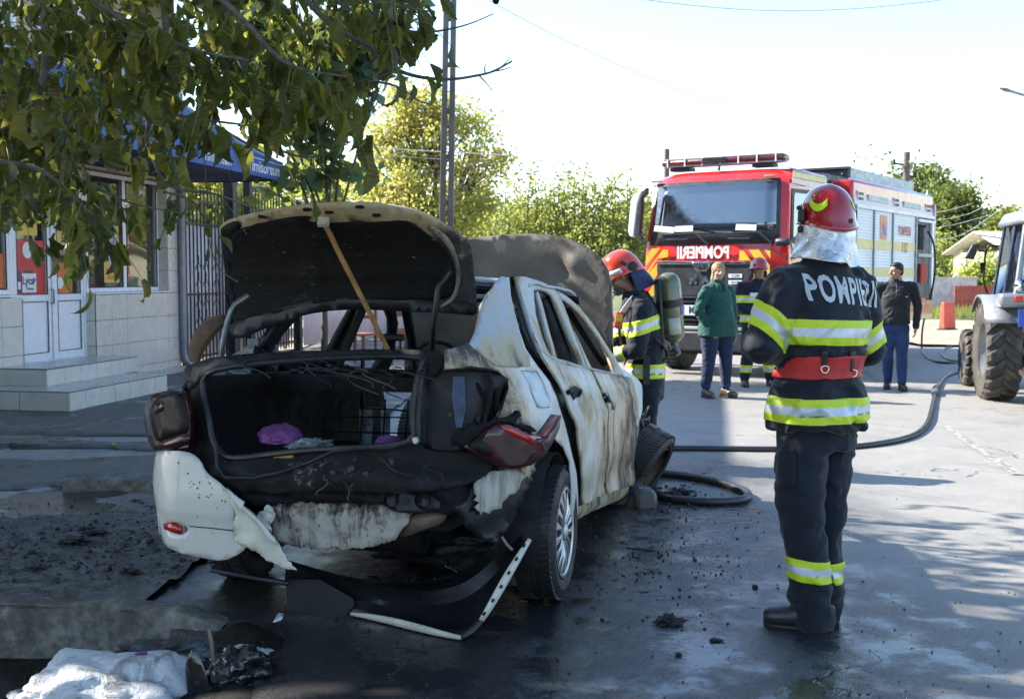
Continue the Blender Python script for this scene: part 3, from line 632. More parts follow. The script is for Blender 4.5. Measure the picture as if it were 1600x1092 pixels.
# ---- lower valance, beam, brackets
beamj = .003
beam = [(372, 764), (440, 768), (540, 766), (640, 768), (700, 760), (745, 752), (775, 760), (770, 790), (735, 800), (700, 806), (650, 790), (560, 786), (470, 784), (400, 790)]
panel('bumper_beam', beam, (), 'rear', M_SOOT, off=.03, dent=.03, dfreq=9, thick=.01, jag=.003, step=.025)
val = [(432, 786), (450, 776), (520, 774), (560, 766), (610, 764), (650, 764), (657, 780), (640, 806), (622, 838), (600, 850), (545, 858), (490, 857), (448, 850), (424, 835), (418, 810)]
def P_VALf():
    N = NT('blistered_valance_paint'); x, y, z = N.xyz(); n1 = N.noise(5, 8, .7, dist=.6); st = N.noise(9, 6, .65, co=N.n('Mapping', {0: N.tc.outputs['Object'], 3: (3.2, 1, .3)}).outputs[0])
    f = N.math('ADD', N.math('MULTIPLY', n1, .5), N.math('MULTIPLY', st, .5)); f = N.math('ADD', f, N.ramp(x, -.60, -.05, -.13, .03)); f = N.math('ADD', f, N.ramp(z, .40, .56, .07, -.05))
    k = N.ramp(f, .45, .59); c = N.mix(k, (.012, .011, .011), (.34, .32, .28)); c = N.mix(N.ramp(N.noise(30, 5), .55, .65, 0, .8), c, (.12, .07, .035))
    N.set('Base Color', c).set('Roughness', .7); N.bump(N.math('ADD', f, N.noise(40, 5)), .7, .008); return N.mat
panel('valance', val, (), 'rear', P_VALf(), off=.05, dent=.035, dfreq=9, thick=.006, step=.018, jag=.004, fn=lambda x, z: .012 * math.sin(x * 60) + .02 * math.exp(-((z - .52) / .02) ** 2))
panel('tow_bracket', [(598, 772), (625, 758), (660, 770), (690, 780), (688, 800), (650, 802), (618, 800), (606, 790)], (), 'rear', M_SOOTG, off=.02, dent=.02, dfreq=12, step=.022)
b = MB()
for x, y in ((612, 781), (660, 781)): b.lathe([(.012, -.01), (.028, -.01), (.032, .01)], 14, M=Matrix.Translation(hit(x, y, 'rear', 0)) @ Matrix.Rotation(R(90), 4, 'X'))
b.build('tow_eye', M_SOOT, car)
panel('heat_shield', [(640, 806), (665, 800), (690, 800), (700, 806), (690, 818), (665, 826), (640, 836), (622, 840), (626, 824)], (), 'rear', mat('browned_heat_shield', (.14, .10, .075), .6, metal=.3, var=.4, vs=6), off=.08, dent=.01)
def P_STREAKf():
    N = NT('streaked_liner'); st = N.noise(14, 6, .6, co=N.n('Mapping', {0: N.tc.outputs['Object'], 2: (0, R(-25), 0), 3: (3, 1, .3)}).outputs[0])
    N.set('Base Color', N.mix(N.ramp(st, .35, .65), (.20, .18, .155), (.40, .37, .32))).set('Roughness', .75); N.bump(st, .6, .01); return N.mat
panel('torn_liner', [(744, 745), (760, 738), (800, 733), (832, 723), (834, 728), (812, 762), (792, 778), (785, 784), (784, 794), (768, 797), (752, 805), (745, 796), (742, 770)], (), 'rear', P_STREAKf(), off=-.02, dent=.035, dfreq=8, thick=.004, rnd=0, step=.018, jag=.004)
panel('bumper_side_liner', [(690, 760), (745, 752), (800, 735), (838, 722), (833, 748), (815, 785), (800, 815), (775, 850), (740, 835), (715, 800)], (), 'rear', M_PLAST, off=.04, dent=.03, dfreq=6, jag=.004, step=.025)
# underside: tank, exhaust, axle
b = MB(); b.tube([(-.62, 0, .30), (.62, 0, .30)], .045, 10); b.build('rear_axle', M_SOOT, car)
b = MB(); b.tube([(-.3, -.45, .33), (.32, -.45, .33)], .08, 12); b.tube([(.3, -.45, .33), (.36, -.2, .3), (.2, .8, .24), (.2, 1.6, .2)], .03, 8); b.build('exhaust', M_SOOT, car)
for nm_, c_, d_ in (('fuel_tank', (0, .35, .34), (1.2, .5, .2)), ('engine', (0, 2.5, .44), (1.0, .7, .42)), ('spare_wheel_well', (0, -.52, .42), (1.0, .3, .06))): b = MB(); b.box(c_, d_); b.build(nm_, M_HOLE, car, bevel=.02)
# ---- wheels
def make_wheel(parent, C, Rw, axis_rot, rim=True, w_=.185, name='wheel'):
    wr = empty(name, C, axis_rot, parent)
    b = MB(); hw = w_ / 2
    prof = [(Rw * .66, -hw * .8), (Rw * .74, -hw), (Rw * .88, -hw * 1.02), (Rw * .96, -hw * .9), (Rw, -hw * .72), (Rw * 1.004, -hw * .2), (Rw * .995, -hw * .17), (Rw * .995, -hw * .10), (Rw * 1.005, -hw * .08), (Rw * 1.005, hw * .08), (Rw * .995, hw * .1), (Rw * .995, hw * .17), (Rw * 1.004, hw * .2), (Rw, hw * .72), (Rw * .96, hw * .9), (Rw * .88, hw * 1.02), (Rw * .86, hw * 1.05), (Rw * .84, hw * 1.02), (Rw * .74, hw), (Rw * .66, hw * .8)]
    b.lathe(prof, 72, M=Matrix.Rotation(R(90), 4, 'Y'))
    t = b.build('tyre', M_TYRE, wr, smooth=35)
    gb = MB()                                              # tread blocks
    for k in range(64):
        a = 2 * math.pi * k / 64
        for s in (-1, 1):
            Mx = Matrix.Rotation(a, 4, 'X') @ Matrix.Translation((s * hw * .58, 0, Rw * 1.0)) @ Matrix.Rotation(s * .35, 4, 'Z')
            gb.box((0, 0, 0), (hw * .66, .017, .012)); nv = 8
            gb.v[-nv:] = [tuple(Mx @ Vector(v)) for v in gb.v[-nv:]]
    tag(gb.build('tread', M_TYRE, t, smooth=0), kind='stuff')
    if rim:
        b = MB(); b.lathe([(Rw * .70, hw * .62), (Rw * .715, hw * .95), (Rw * .69, hw * 1.0), (Rw * .665, hw * .93), (Rw * .64, hw * .70), (Rw * .25, hw * .52), (0, hw * .52)], 48, M=Matrix.Rotation(R(90), 4, 'Y'))
        b.build('rim', M_SOOTG, wr)
        b = MB(); Rr = Rw * .655; nsp = 15
        for k in range(nsp):
            a0 = 2 * math.pi * k / nsp
            def P(r, da, h): return Vector((h, r * math.sin(a0 + da), r * math.cos(a0 + da)))
            w0, w1 = .13, .105
            top = [P(Rr * .17, -w0 * 1.1, hw * .92), P(Rr * .17, w0 * 1.1, hw * .92), P(Rr * .6, w1 * .9, hw * .98), P(Rr * .93, w1, hw * .92), P(Rr * .985, 0, hw * .90), P(Rr * .93, -w1, hw * .92), P(Rr * .6, -w1 * .9, hw * .98)]
            cen = P(Rr * .55, 0, hw * 1.06); lo = [v - Vector((.02, 0, 0)) for v in top]
            vs = [cen] + top + lo; n = len(top); fs = [(0, 1 + i, 1 + (i + 1) % n) for i in range(n)] + [(1 + i, 1 + n + i, 1 + n + (i + 1) % n, 1 + (i + 1) % n) for i in range(n)]
            b.add(vs, fs)
        hc = b.build('hubcap', M_HUB, wr, smooth=25)
        b = MB(); b.lathe([(0, hw * 1.12), (Rr * .12, hw * 1.10), (Rr * .2, hw * 1.0), (Rr * .2, hw * .8)], 24, M=Matrix.Rotation(R(90), 4, 'Y'))
        b.lathe([(Rr * .95, hw * .92), (Rr * 1.0, hw * .99), (Rr * 1.04, hw * .97), (Rr * 1.06, hw * .9)], 48, M=Matrix.Rotation(R(90), 4, 'Y')); b.build('hub_cap_ring', M_HUB, wr)
    return wr
RW = .306
wc = CI @ Vector((0, 0, 0))
def ground_wheel(x, y, **k):
    # wheel centre a radius above the road at car-frame (x, y)
    p = CM @ Vector((x, y, .3)); p.z = RW + .0; return CI @ p
make_wheel(car, ground_wheel(.765, 0), RW, (0, 0, 0))
make_wheel(car, ground_wheel(-.765, 0), RW, (0, 0, math.pi))
fl = make_wheel(car, ground_wheel(-.74, 2.62), RW * .97, (0, 0, math.pi))
# front right wheel: burnt, splayed outward on a broken strut
C = at(1006, 724, 8.0); axw = Vector((.80, -.38, -.44)).normalized()
Mw = frame(axw, Vector((0, 0, 1))); Mw = Matrix((axw, Mw.col[0], axw.cross(Mw.col[0]))).transposed()
fr = make_wheel(car, CI @ C, .265, (CI.to_3x3() @ Mw).to_euler(), rim=False, w_=.20)
b = MB(); b.lathe([(.17, .10), (.18, .075), (.155, .03), (.05, 0), (0, 0)], 32, M=Matrix.Rotation(R(90), 4, 'Y')); b.build('rim', M_RUST, fr)
# ---- front right fender, folded outward, and crumpled lamp remains
b = MB(); T = [at(966, 572, 7.6), at(981, 580, 7.7), at(1004, 601, 7.85)]; Bm = [at(990, 668, 7.55), at(994, 668, 7.6), at(998, 664, 7.8)]; Mi = [at(985, 620, 7.6), at(996, 632, 7.75), at(1004, 640, 7.9)]
rows = []
for k in range(13):
    s = k / 12; rows.append([CI @ (T[i].lerp(Mi[i], min(1, s * 2)) if s < .5 else Mi[i].lerp(Bm[i], (s - .5) * 2)) for i in range(3)])
rows = [[r[0], r[0].lerp(r[1], .5), r[1], r[1].lerp(r[2], .5) + Vector((0, .02, .01)), r[2]] for r in rows]
b.grid(rows); b.build('front_fender', P_FEND, car, solid=.006, sub=1)
panel('fender_arch', [(973, 588), (985, 590), (999, 640), (998, 672), (992, 700), (989, 740), (992, 690), (991, 650), (985, 622)], (), 'side', P_SKIRT, off=-.02, rnd=0)
b = MB()
for i in range(7):
    c0 = at(1002 + random.uniform(-9, 10), 655 + random.uniform(-14, 16), 7.95); q = [CI @ (c0 + Vector((random.uniform(-.06, .06), random.uniform(-.05, .05), random.uniform(-.08, .08)))) for _ in range(4)]
    b.add(q, [(0, 1, 2), (0, 2, 3)])
b.build('melted_headlamp', mat('melted_clear_plastic', (.03, .03, .028), .12, var=.6, coat=.5), car, solid=.006, smooth=0)
b = MB()
bm_pts = [(995, 770), (1003, 762), (1018, 762), (1028, 772), (1029, 790), (1022, 803), (1006, 806), (996, 798)]
b.prism([CI @ at(x, y, 7.35) for x, y in bm_pts], CI.to_3x3() @ Vector((-.02, .12, 0))); b.build('wing_mirror_shell', mat('greyed_mirror_plastic', (.10, .10, .10), .35, var=.3, dirt=.3), car, bevel=.03, smooth=60)
b = MB(); b.prism([CI @ at(x, y, 7.42) for x, y in ((985, 775), (998, 768), (1002, 790), (996, 812), (984, 812), (978, 795))], CI.to_3x3() @ Vector((0, .03, 0)))
b.grid([[CI @ at(x, y, 7.5) for x, y in r] for r in (((900, 800), (940, 778), (985, 752), (1008, 745)), ((905, 815), (945, 800), (985, 785), (1000, 770)), ((910, 822), (950, 812), (985, 800), (996, 790)))])
b.build('drooping_inner_arch', M_PLAST, car, solid=.008)
# ---- raised bonnet
hood = [(633, 610), (634, 480), (640, 400), (660, 384), (700, 375), (745, 371), (800, 366), (850, 366), (880, 370), (905, 379), (927, 392), (942, 408), (953, 427), (956, 470), (957, 520), (958, 572), (940, 605)]
hd = panel('bonnet', hood, (), 'hood', P_HOOD, rnd=1, dent=.012, dfreq=2.2, thick=.022, step=.04,
           fn=lambda x, z: .05 * math.exp(-((x - .38) ** 2 / .006 + (z - 1.66) ** 2 / .004)) - .045 * math.exp(-((x - .44) ** 2 / .004 + (z - 1.69) ** 2 / .003)) + .01 * math.exp(-((x + .2) ** 2 / .01)))
# ---- boot lid
lid = [(343, 357), (350, 347), (372, 340), (400, 333), (440, 325), (480, 320), (520, 317), (560, 316), (600, 319), (640, 326), (668, 335), (690, 348), (712, 362), (735, 378), (739, 400), (742, 435), (745, 470), (746, 494), (722, 491), (700, 489), (660, 487), (620, 486), (560, 483), (500, 487), (450, 499), (400, 519), (372, 531), (358, 520), (355, 470), (350, 410)]
bl = panel('boot_lid', lid, (), 'lid', P_LIDRIM, rnd=1, dent=.008, thick=.012, step=.03, off=.0)
inn = [(360, 372), (372, 358), (400, 350), (450, 340), (490, 338), (493, 348), (520, 348), (600, 346), (632, 344), (650, 352), (668, 366), (690, 382), (704, 400), (712, 425), (712, 450), (704, 464), (690, 468), (660, 470), (600, 468), (540, 468), (490, 474), (440, 486), (392, 504), (366, 514), (362, 470), (358, 410)]
def lidin():
    N = NT('charred_lid_underside'); x, y, z = N.xyz(); n = N.noise(6, 8, .7, co=N.co(scale=(1, 1, 2.6)), dist=.5); f = N.noise(30, 6, .7, co=N.co(scale=(1, 1, 3)))
    k = N.ramp(N.math('ADD', N.math('MULTIPLY', n, .6), N.math('MULTIPLY', f, .4)), .54, .66); c = N.mix(k, (.0035, .0035, .004), (.035, .031, .028)); c = N.mix(N.ramp(f, .66, .72, 0, .7), c, (.09, .085, .08))
    N.set('Base Color', c).set('Roughness', .75).set('Specular IOR Level', .25); N.bump(N.math('ADD', n, f), .8, .01); return N.mat
M_LIDIN = lidin()
def ribs(x, z): return -.010 * (math.exp(-((z - 1.50) / .02) ** 2) + math.exp(-((abs(x + .05) - .28) / .03) ** 2) + math.exp(-((z - 1.38 - .1 * x) / .015) ** 2)) - .012 * math.exp(-((x + .42) ** 2 + (z - 1.48) ** 2) / .004)
panel('lid_inner_frame', inn, (), 'lid', M_LIDIN, off=-.012, dent=.010, dfreq=5, thick=.005, step=.02, parent=bl, fn=ribs)
panel('lid_inner_lip', [(372, 531), (358, 520), (360, 505), (392, 496), (440, 480), (490, 468), (560, 464), (640, 466), (700, 470), (740, 472), (745, 494), (700, 489), (640, 487), (560, 483), (500, 487), (450, 499), (400, 519)], (), 'lid', M_SOOTG, off=-.014, thick=.006, parent=bl)
panel('lid_side_channel', [(350, 352), (372, 343), (380, 350), (366, 372), (362, 430), (366, 510), (357, 515), (350, 430), (344, 360)], (), 'lid', M_SOOT, off=-.010, thick=.006, parent=bl)
b = MB(); q_ = [(676, 352), (690, 362), (702, 374), (712, 392), (719, 418), (719, 446), (712, 466), (700, 476), (684, 481), (700, 470), (709, 458), (713, 440), (712, 415), (706, 396), (696, 380), (684, 368), (672, 357)]
panel('lid_ridge', q_, (), 'lid', mat('beige_ridge_highlight', (.26, .235, .19), .6, var=.4, vs=8, bump=.3, dirt=.45, dirtcol=(.05, .045, .04), ds=6), off=-.016, thick=.008, step=.02, parent=bl, rnd=1)  # highlight along the lid edge, put in as a beige strip
b.box(hit(506, 346, 'lid', -.035), (.05, .02, .05), rot=(R(-35), 0, 0)); b.build('lock_plate', M_CREAM, bl)
b = MB()
for i, (x, y) in enumerate(((410, 338), (480, 327), (562, 323), (588, 336), (515, 331))): chunk(b, hit(x, y, 'lid', -.012), (.022, .006, .011), i)
tag(b.build('charred_spot', M_SOOT, bl, smooth=20), kind='stuff')
b = MB()
for k in range(12):
    x, y = random.uniform(380, 700), random.uniform(365, 460); p = hit(x, y, 'lid', -.024); l = random.uniform(.008, .03); b.box(p, (l, .006, random.uniform(.002, .006)), rot=(0, random.uniform(-.15, .35), 0))
tag(b.build('flaked_strip', mat('flaked_ash', (.06, .055, .055), .6, var=.5, vs=20), bl), kind='stuff')
for nm, pts, r in (('hinge_arm', ((388, 462, -.22), (376, 470, -.24), (364, 478, -.25), (354, 505, -.26), (346, 545, -.26), (347, 570, -.24), (360, 582, -.20), (385, 583, -.16)), .017),
                   ('hinge_arm', ((702, 425, -.24), (694, 438, -.25), (684, 447, -.26), (681, 480, -.26), (676, 515, -.22), (675, 548, -.16)), .017)):
    b = MB(); b.tube(smoothloop([cl(x, y, 1, yy) for x, y, yy in pts], 1, closed=False), r, 10, flat=.8); b.build(nm, M_STEEL if pts[0][0] < 500 else M_SOOTG, car)
b = MB(); b.tube([cl(x, y, 1, -.14) for x, y in ((364, 584), (364, 612), (361, 618), (352, 622))], .006, 6); b.build('torsion_rod', M_STEEL, car)
b = MB(); b.prism([cl(x, y, 1, .12) for x, y in ((352, 560), (380, 545), (412, 522), (430, 530), (432, 552), (400, 560))], (0, .02, 0)); b.box(cl(397, 537, 1, .05), (.06, .03, .05)); b.build('speaker_bracket', M_STEEL, car)
# ---- tail lamps
M_LAMP = mat('smoked_lamp_plastic', (.010, .007, .006), .42, var=.35, vs=12, bump=.25, bs=220, coat=.0, spec=.2, dirt=.3, dirtcol=(.015, .012, .012), ds=7)
M_LAMPR = mat('red_lamp_plastic', (.36, .008, .008), .2, var=.3, vs=8, bump=.1, coat=.7, dirt=.2, dirtcol=(.03, .01, .01), ds=6)
M_LAMPD = mat('dark_red_lamp_rim', (.035, .004, .006), .3, var=.3, coat=.4)
la = empty('tail_lamp', (0, 0, 0), parent=car)
lo = [(233, 642), (238, 627), (247, 617), (270, 609), (284, 610), (291, 622), (297, 650), (300, 690), (282, 697), (262, 703), (248, 702), (240, 688), (235, 665)]
panel('housing', lo, (), 'lampl', M_LAMPD, parent=la, off=.0, thick=.05)
panel('lens', [(236, 643), (241, 629), (250, 620), (271, 612), (283, 614), (288, 624), (293, 650), (295, 676), (278, 680), (262, 686), (247, 690), (242, 680), (238, 662)], (), 'lampl', M_LAMP, parent=la, off=-.030, thick=.012)
panel('reflector', [(248, 690), (262, 687), (278, 681), (296, 677), (298, 689), (282, 695), (262, 701), (250, 700)], (), 'lampl', M_LAMPD, parent=la, off=-.032, thick=.01)
panel('reflector', [(240, 638), (248, 628), (256, 626), (257, 640), (248, 646), (241, 648)], (), 'lampl', M_LAMPD, parent=la, off=-.036, thick=.006)
lb = tag(empty('tail_lamp', (0, 0, 0), parent=car), 'tail lamp hanging out of its socket with a bright red upper wedge')
lo = [(724, 697), (738, 684), (758, 668), (776, 658), (800, 664), (825, 676), (845, 680), (856, 666), (869, 648), (866, 668), (855, 692), (842, 712), (822, 725), (800, 731), (775, 727), (748, 714)]
panel('housing', lo, (), 'lampr', M_LAMPD, parent=lb, off=.03, thick=.06, rnd=0)
panel('lens', [(730, 697), (744, 686), (763, 671), (778, 664), (795, 680), (815, 690), (836, 700), (826, 714), (806, 724), (780, 719), (752, 710)], (), 'lampr', M_LAMP, parent=lb, off=-.006, thick=.01, rnd=0)
panel('red_wedge', [(780, 664), (800, 668), (822, 678), (843, 682), (846, 690), (840, 700), (818, 689), (797, 679)], (), 'lampr', M_LAMPR, parent=lb, off=-.018, thick=.01, rnd=0)
panel('amber_edge', [(845, 680), (856, 666), (869, 649), (866, 666), (855, 689), (846, 700), (846, 688)], (), 'lampr', mat('amber_red_lamp_edge', (.32, .07, .03), .3, coat=.5), parent=lb, off=.0, thick=.02, rnd=0)
panel('melted_rim', [(704, 682), (740, 664), (778, 652), (800, 650), (808, 641), (812, 648), (803, 660), (825, 664), (836, 674), (826, 676), (800, 664), (776, 658), (758, 668), (738, 684), (722, 696), (705, 692)], (), 'lampr', M_SOOT, parent=lb, off=.0, thick=.03, rnd=0, dent=.012, dfreq=14, jag=.004, step=.02)
# ---- torn remains of the bumper
def RRB(x, z): ax = abs(x); return -.885 + .25 * max(0, (ax - .58) / .35) ** 2.2 + .06 * abs(z - .52)
SURF['bump'] = (1, RRB); SURF['lampl'] = (1, RRL)
wb = [(246, 706), (262, 704), (283, 704), (300, 708), (314, 720), (320, 735), (330, 744), (342, 752), (352, 762), (368, 780), (366, 800), (366, 846), (384, 852), (376, 864), (348, 877), (318, 872), (282, 864), (256, 852), (250, 834), (247, 800), (242, 770), (241, 740)]
bu = panel('bumper', wb, [[(258, 817), (270, 815), (290, 820), (293, 830), (282, 836), (268, 832), (259, 826)]], 'bump', M_WHITE, rnd=1, thick=.012, step=.025, dent=.005, fn=lambda x, z: .028 * math.exp(-((z - .355) / .02) ** 2) * 0 + (.02 if z < .42 else 0) * .6)
b = MB(); e_ = [p for p in (hit(x, y, 'bump', .0) for x, y in ((246, 706), (241, 740), (242, 770), (247, 800), (250, 834)))]; b.grid([e_, [p + Vector((-.012, .12, 0)) for p in e_], [p + Vector((-.005, .30, .0)) for p in e_]]); b.build('bumper_side', M_WHITE, bu, solid=.01)
b = MB(); b.box(hit(276, 825, 'bump', .03), (.13, .01, .07), rot=(0, 0, R(-28))); b.build('reflector_recess', mat('recess_plastic', (.2, .2, .19), .5), bu)
panel('reflector', [(257, 817), (266, 816), (283, 822), (284, 834), (270, 831), (258, 826)], (), 'bump', M_LAMPR, off=.006, thick=.012, parent=bu, rnd=0)
b = MB(); b.tube([hit(x, y, 'bump', -.006) for x, y in ((297, 822), (330, 825), (366, 829))], .0022, 5); b.build('seam', M_HOLE, bu)
b = MB()
for k in range(60):
    x, y = random.gauss(330, 28), random.gauss(755, 30)
    if 250 < x < 364 and 712 < y < 860 and inside((x, y), wb): p_ = hit(x, y, 'bump', -.007); b.box(p_, (random.uniform(.002, .006), .002, random.uniform(.002, .009)))
tag(b.build('soot_speck', M_HOLE, bu), kind='stuff')
fl_ = [(352, 762), (366, 776), (392, 800), (410, 822), (420, 832), (434, 848), (440, 858), (462, 892), (440, 886), (410, 868), (384, 852), (366, 846), (367, 800)]
panel('torn_flap', fl_, (), 'bump', M_CREAM, rnd=0, off=-.03, thick=.004, step=.016, dent=.03, dfreq=8, parent=bu, jag=.0025)
panel('torn_edge', [(356, 762), (366, 772), (382, 784), (380, 790), (400, 808), (418, 826), (430, 842), (434, 852), (420, 842), (404, 822), (384, 802), (366, 784)], (), 'bump', M_WHITE, rnd=0, off=-.055, thick=.01, step=.02, dent=.012, dfreq=9, parent=bu)
panel('torn_scrap', [(395, 806), (404, 800), (412, 798), (417, 788), (421, 790), (424, 800), (428, 803), (426, 812), (420, 820), (424, 832), (416, 828), (406, 816)], (), 'bump', M_WHITE, rnd=0, off=.02, thick=.003, step=.012, dent=.05, dfreq=14, parent=bu, jag=.004)
# fallen dark lower bumper shell, curved round and resting on the road
Tp = [(440, 872, 4.95), (480, 884, 4.90), (530, 898, 4.86), (590, 908, 4.86), (640, 912, 4.88), (690, 907, 4.92), (730, 890, 4.98), (762, 862, 5.02), (788, 835, 5.05), (800, 822, 5.1)]
Md = [(445, 905, 5.05), (490, 915, 5.03), (545, 925, 5.0), (600, 938, 4.98), (650, 945, 4.98), (700, 945, 4.98), (738, 930, 5.0), (775, 898, 5.0), (800, 868, 4.98), (818, 845, 4.96)]
Bt = [(443, 962, 5.05), (490, 961, 5.04), (540, 963, 5.0), (590, 974, 4.9), (640, 990, 4.78), (690, 1001, 4.68), (735, 997, 4.62), (770, 952, 4.62), (800, 900, 4.66), (831, 843, 4.72)]
def cur(L): return resample(smoothloop([CI @ at(*q) for q in L], 2, closed=False), 46)
A, Bq, Cq = cur(Tp), cur(Md), cur(Bt)
for i, v in enumerate(Cq):
    wv = CM @ v
    if wv.z < .012: wv.z = .012; Cq[i] = CI @ wv
b = MB(); b.grid([[p + Vector((0, .02, -.02)) for p in A], A, [a.lerp(m, .5) + Vector((0, .03, .01)) for a, m in zip(A, Bq)], Bq, [m.lerp(c, .35) + Vector((0, .03, 0)) for m, c in zip(Bq, Cq)], [m.lerp(c, .7) + Vector((0, .02, 0)) for m, c in zip(Bq, Cq)], Cq])
sh = b.build('fallen_bumper_shell', M_PLAST, car, solid=.006)
b = MB(); i0 = 33; rim = Cq[i0:]; wv = CI.to_3x3() @ Vector((-.030, .0, .014))
b.grid([[p + Vector((0, -.004, 0)) for p in rim], [p + wv * (.5 + .5 * math.sin(math.pi * (k + 1) / len(rim))) + Vector((0, -.004, 0)) for k, p in enumerate(rim)]])
b.build('bumper_flange', M_WHITE, sh, solid=.006)
b = MB()
for k in range(1, len(rim) - 1, 2): t = (rim[k + 1] - rim[k - 1]); b.tube([rim[k] + wv * .5 - t * .12 + Vector((0, -.012, 0)), rim[k] + wv * .5 + t * .12 + Vector((0, -.012, 0))], .006, 5)
b.build('flange_slot', M_HOLE, sh)
b = MB(); rm = Cq[10:30]; b.grid([[p + Vector((0, -.005, -.002)) for p in rm], [p + Vector((0, -.003, .012 + .018 * math.sin(math.pi * k / len(rm)) )) for k, p in enumerate(rm)]]); b.build('bumper_flange', M_CREAM, sh, solid=.005)
b = MB(); b.prism([CI @ at(x, y, 4.98) for x, y in ((445, 905), (500, 905), (552, 935), (553, 945), (540, 962), (445, 962), (448, 935))], CI.to_3x3() @ Vector((0, .012, 0))); b.build('bumper_plate', mat('torn_dark_trim', (.006, .007, .011), .5, var=.3, dirt=.3), sh)
b = MB(); b.tube([CI @ at(330, 890, 4.95), CI @ at(400, 903, 4.93), CI @ at(452, 911, 4.9)], .012, 7); b.build('trim_strip', M_SOOTG, car)
b = MB(); b.tube([CI @ at(784, 838, 5.0), CI @ at(792, 850, 4.95), CI @ at(800, 858, 4.9)], .006, 6); b.build('wire', M_WHITE, car)
# ---- the stick that props the lid, and what lies in the boot (things of their own)
M_STICK = mat('charred_yellow_wood', (.36, .19, .06), .6, var=.35, vs=9, bump=.3, dirt=.28, dirtcol=(.05, .035, .02), ds=8)
a = CM @ hit(508, 352, 'lid', -.05); c = CM @ cl(606, 546, 1, -.065); d = (c - a)
b = MB(); n = 14; b.tube([a + d * i / (n - 1) + Vector((.003 * nz((i, 0, 0), .4), 0, 0)) for i in range(n)], .0175, 4, flat=.75, up=Vector((1, .3, .2))); o = b.build('wooden_prop', M_STICK, smooth=20, bevel=.003)
tag(o, 'charred yellow wooden stick propping the boot lid open', 'stick')
def crumpled(name, c, s, m, seed, sub=4, amp=.55, fr=1.6, rot=(0, 0, 0), flat=.25, parent=None, hf=.12):
    bm = bmesh.new(); bmesh.ops.create_icosphere(bm, subdivisions=sub, radius=1); Rm = Euler(rot).to_matrix()
    for v in bm.verts:
        q = v.co.copy(); r = 1 + amp * abs(nz(q + Vector((seed * 3.1, 0, 0)), fr, 4)) - amp * .35 + hf * abs(nz(q * 3, fr * 2.5, 3)); q *= r
        if q.z < -flat: q.z = -flat + (q.z + flat) * .1
        v.co = Rm @ Vector((q.x * s[0], q.y * s[1], q.z * s[2])) + Vector(c)
    me = bpy.data.meshes.new(name); bm.to_mesh(me); bm.free(); o = link_mesh(name, me, parent, m); shade(me, 50); return o
M_PURP = mat('purple_plastic', (.12, .025, .15), .5, var=.2, vs=6, bump=.5, bs=120, dirt=.2, dirtcol=(.05, .02, .05), ds=10)
o = crumpled('plastic_basket', CM @ Vector(hit(438, 684, 'rear', .10)), (.095, .09, .062), M_PURP, 3, amp=.25, hf=.03); tag(o, 'melted purple plastic basket lying in the open boot', 'basket')
o = crumpled('plastic_bag', CM @ Vector(hit(606, 690, 'rear', .16)), (.055, .05, .026), M_PURP, 9, amp=.25, hf=.03); tag(o, 'small purple plastic bag on the right of the boot floor', 'bag')
o = crumpled('plastic_sheet', CM @ Vector(hit(484, 697, 'rear', .08)), (.09, .05, .032), mat('sooty_clear_film', (.14, .17, .19), .2, var=.5, vs=12, bump=.8, coat=.5, dirt=.4), 5, amp=.7, fr=2.5); tag(o, 'crumpled grey plastic film beside the purple basket in the boot', 'plastic film')
b = MB(); p0, p1 = CM @ Vector(hit(362, 716, 'rear', -.0)), CM @ Vector(hit(458, 711, 'rear', -.0)); b.tube([p0, p0.lerp(p1, .5), p1], .006, 6, flat=2); o = b.build('wooden_strip', M_STICK); tag(o, 'thin scorched strip of wood along the boot edge', 'wood strip')
# ================================================================ THE SHOP
SA = R(10)
def local_empty(name, O, ang, **k): return empty(name, O, (0, 0, -ang))
shop = local_empty('tiled_shop', (-5.055, 17.6, 0), SA)
tag(shop, 'small corner shop faced in beige tiles with white plastic doors and a blue awning', 'shop')
SI = (Matrix.Translation(shop.location) @ Matrix.Rotation(-SA, 4, 'Z')).inverted()
def sh(px, py, x):
    o = SI @ CP; d = SI.to_3x3() @ ray(px, py); return o + d * ((x - o.x) / d.x)
M_TILE = mat('beige_wall_tile', (.58, .555, .50), .28, var=.06, vs=5, bump=.06, coat=.15, dirt=.16, dirtcol=(.25, .22, .17), ds=4, pos=True)
M_TILE2 = mat('grey_step_tile', (.44, .43, .40), .30, var=.10, vs=4, bump=.08, coat=.2, dirt=.3, dirtcol=(.14, .13, .11), ds=4, pos=True)
M_GROUT = mat('grey_grout', (.20, .19, .16), .9, var=.2, bump=.3)
M_PLAS = mat('beige_plaster', (.42, .38, .30), .85, var=.08, vs=2, bump=.3, bs=50, dirt=.2, dirtcol=(.25, .22, .17), ds=1.5)
M_PVC = mat('white_pvc', (.74, .76, .80), .28, var=.03, bump=.02, dirt=.12, dirtcol=(.45, .44, .40), ds=5)
M_GASK = mat('dark_gasket', (.02, .02, .022), .6)
M_GLASS = glass('shop_window_glass', (.75, .82, .80), .01)
M_DARK = mat('dark_interior', (.035, .035, .04), .8, var=.3, bump=0)
M_DARKB = mat('dim_shop_shelf', (.12, .09, .07), .8, var=.6, vs=14, bump=0)
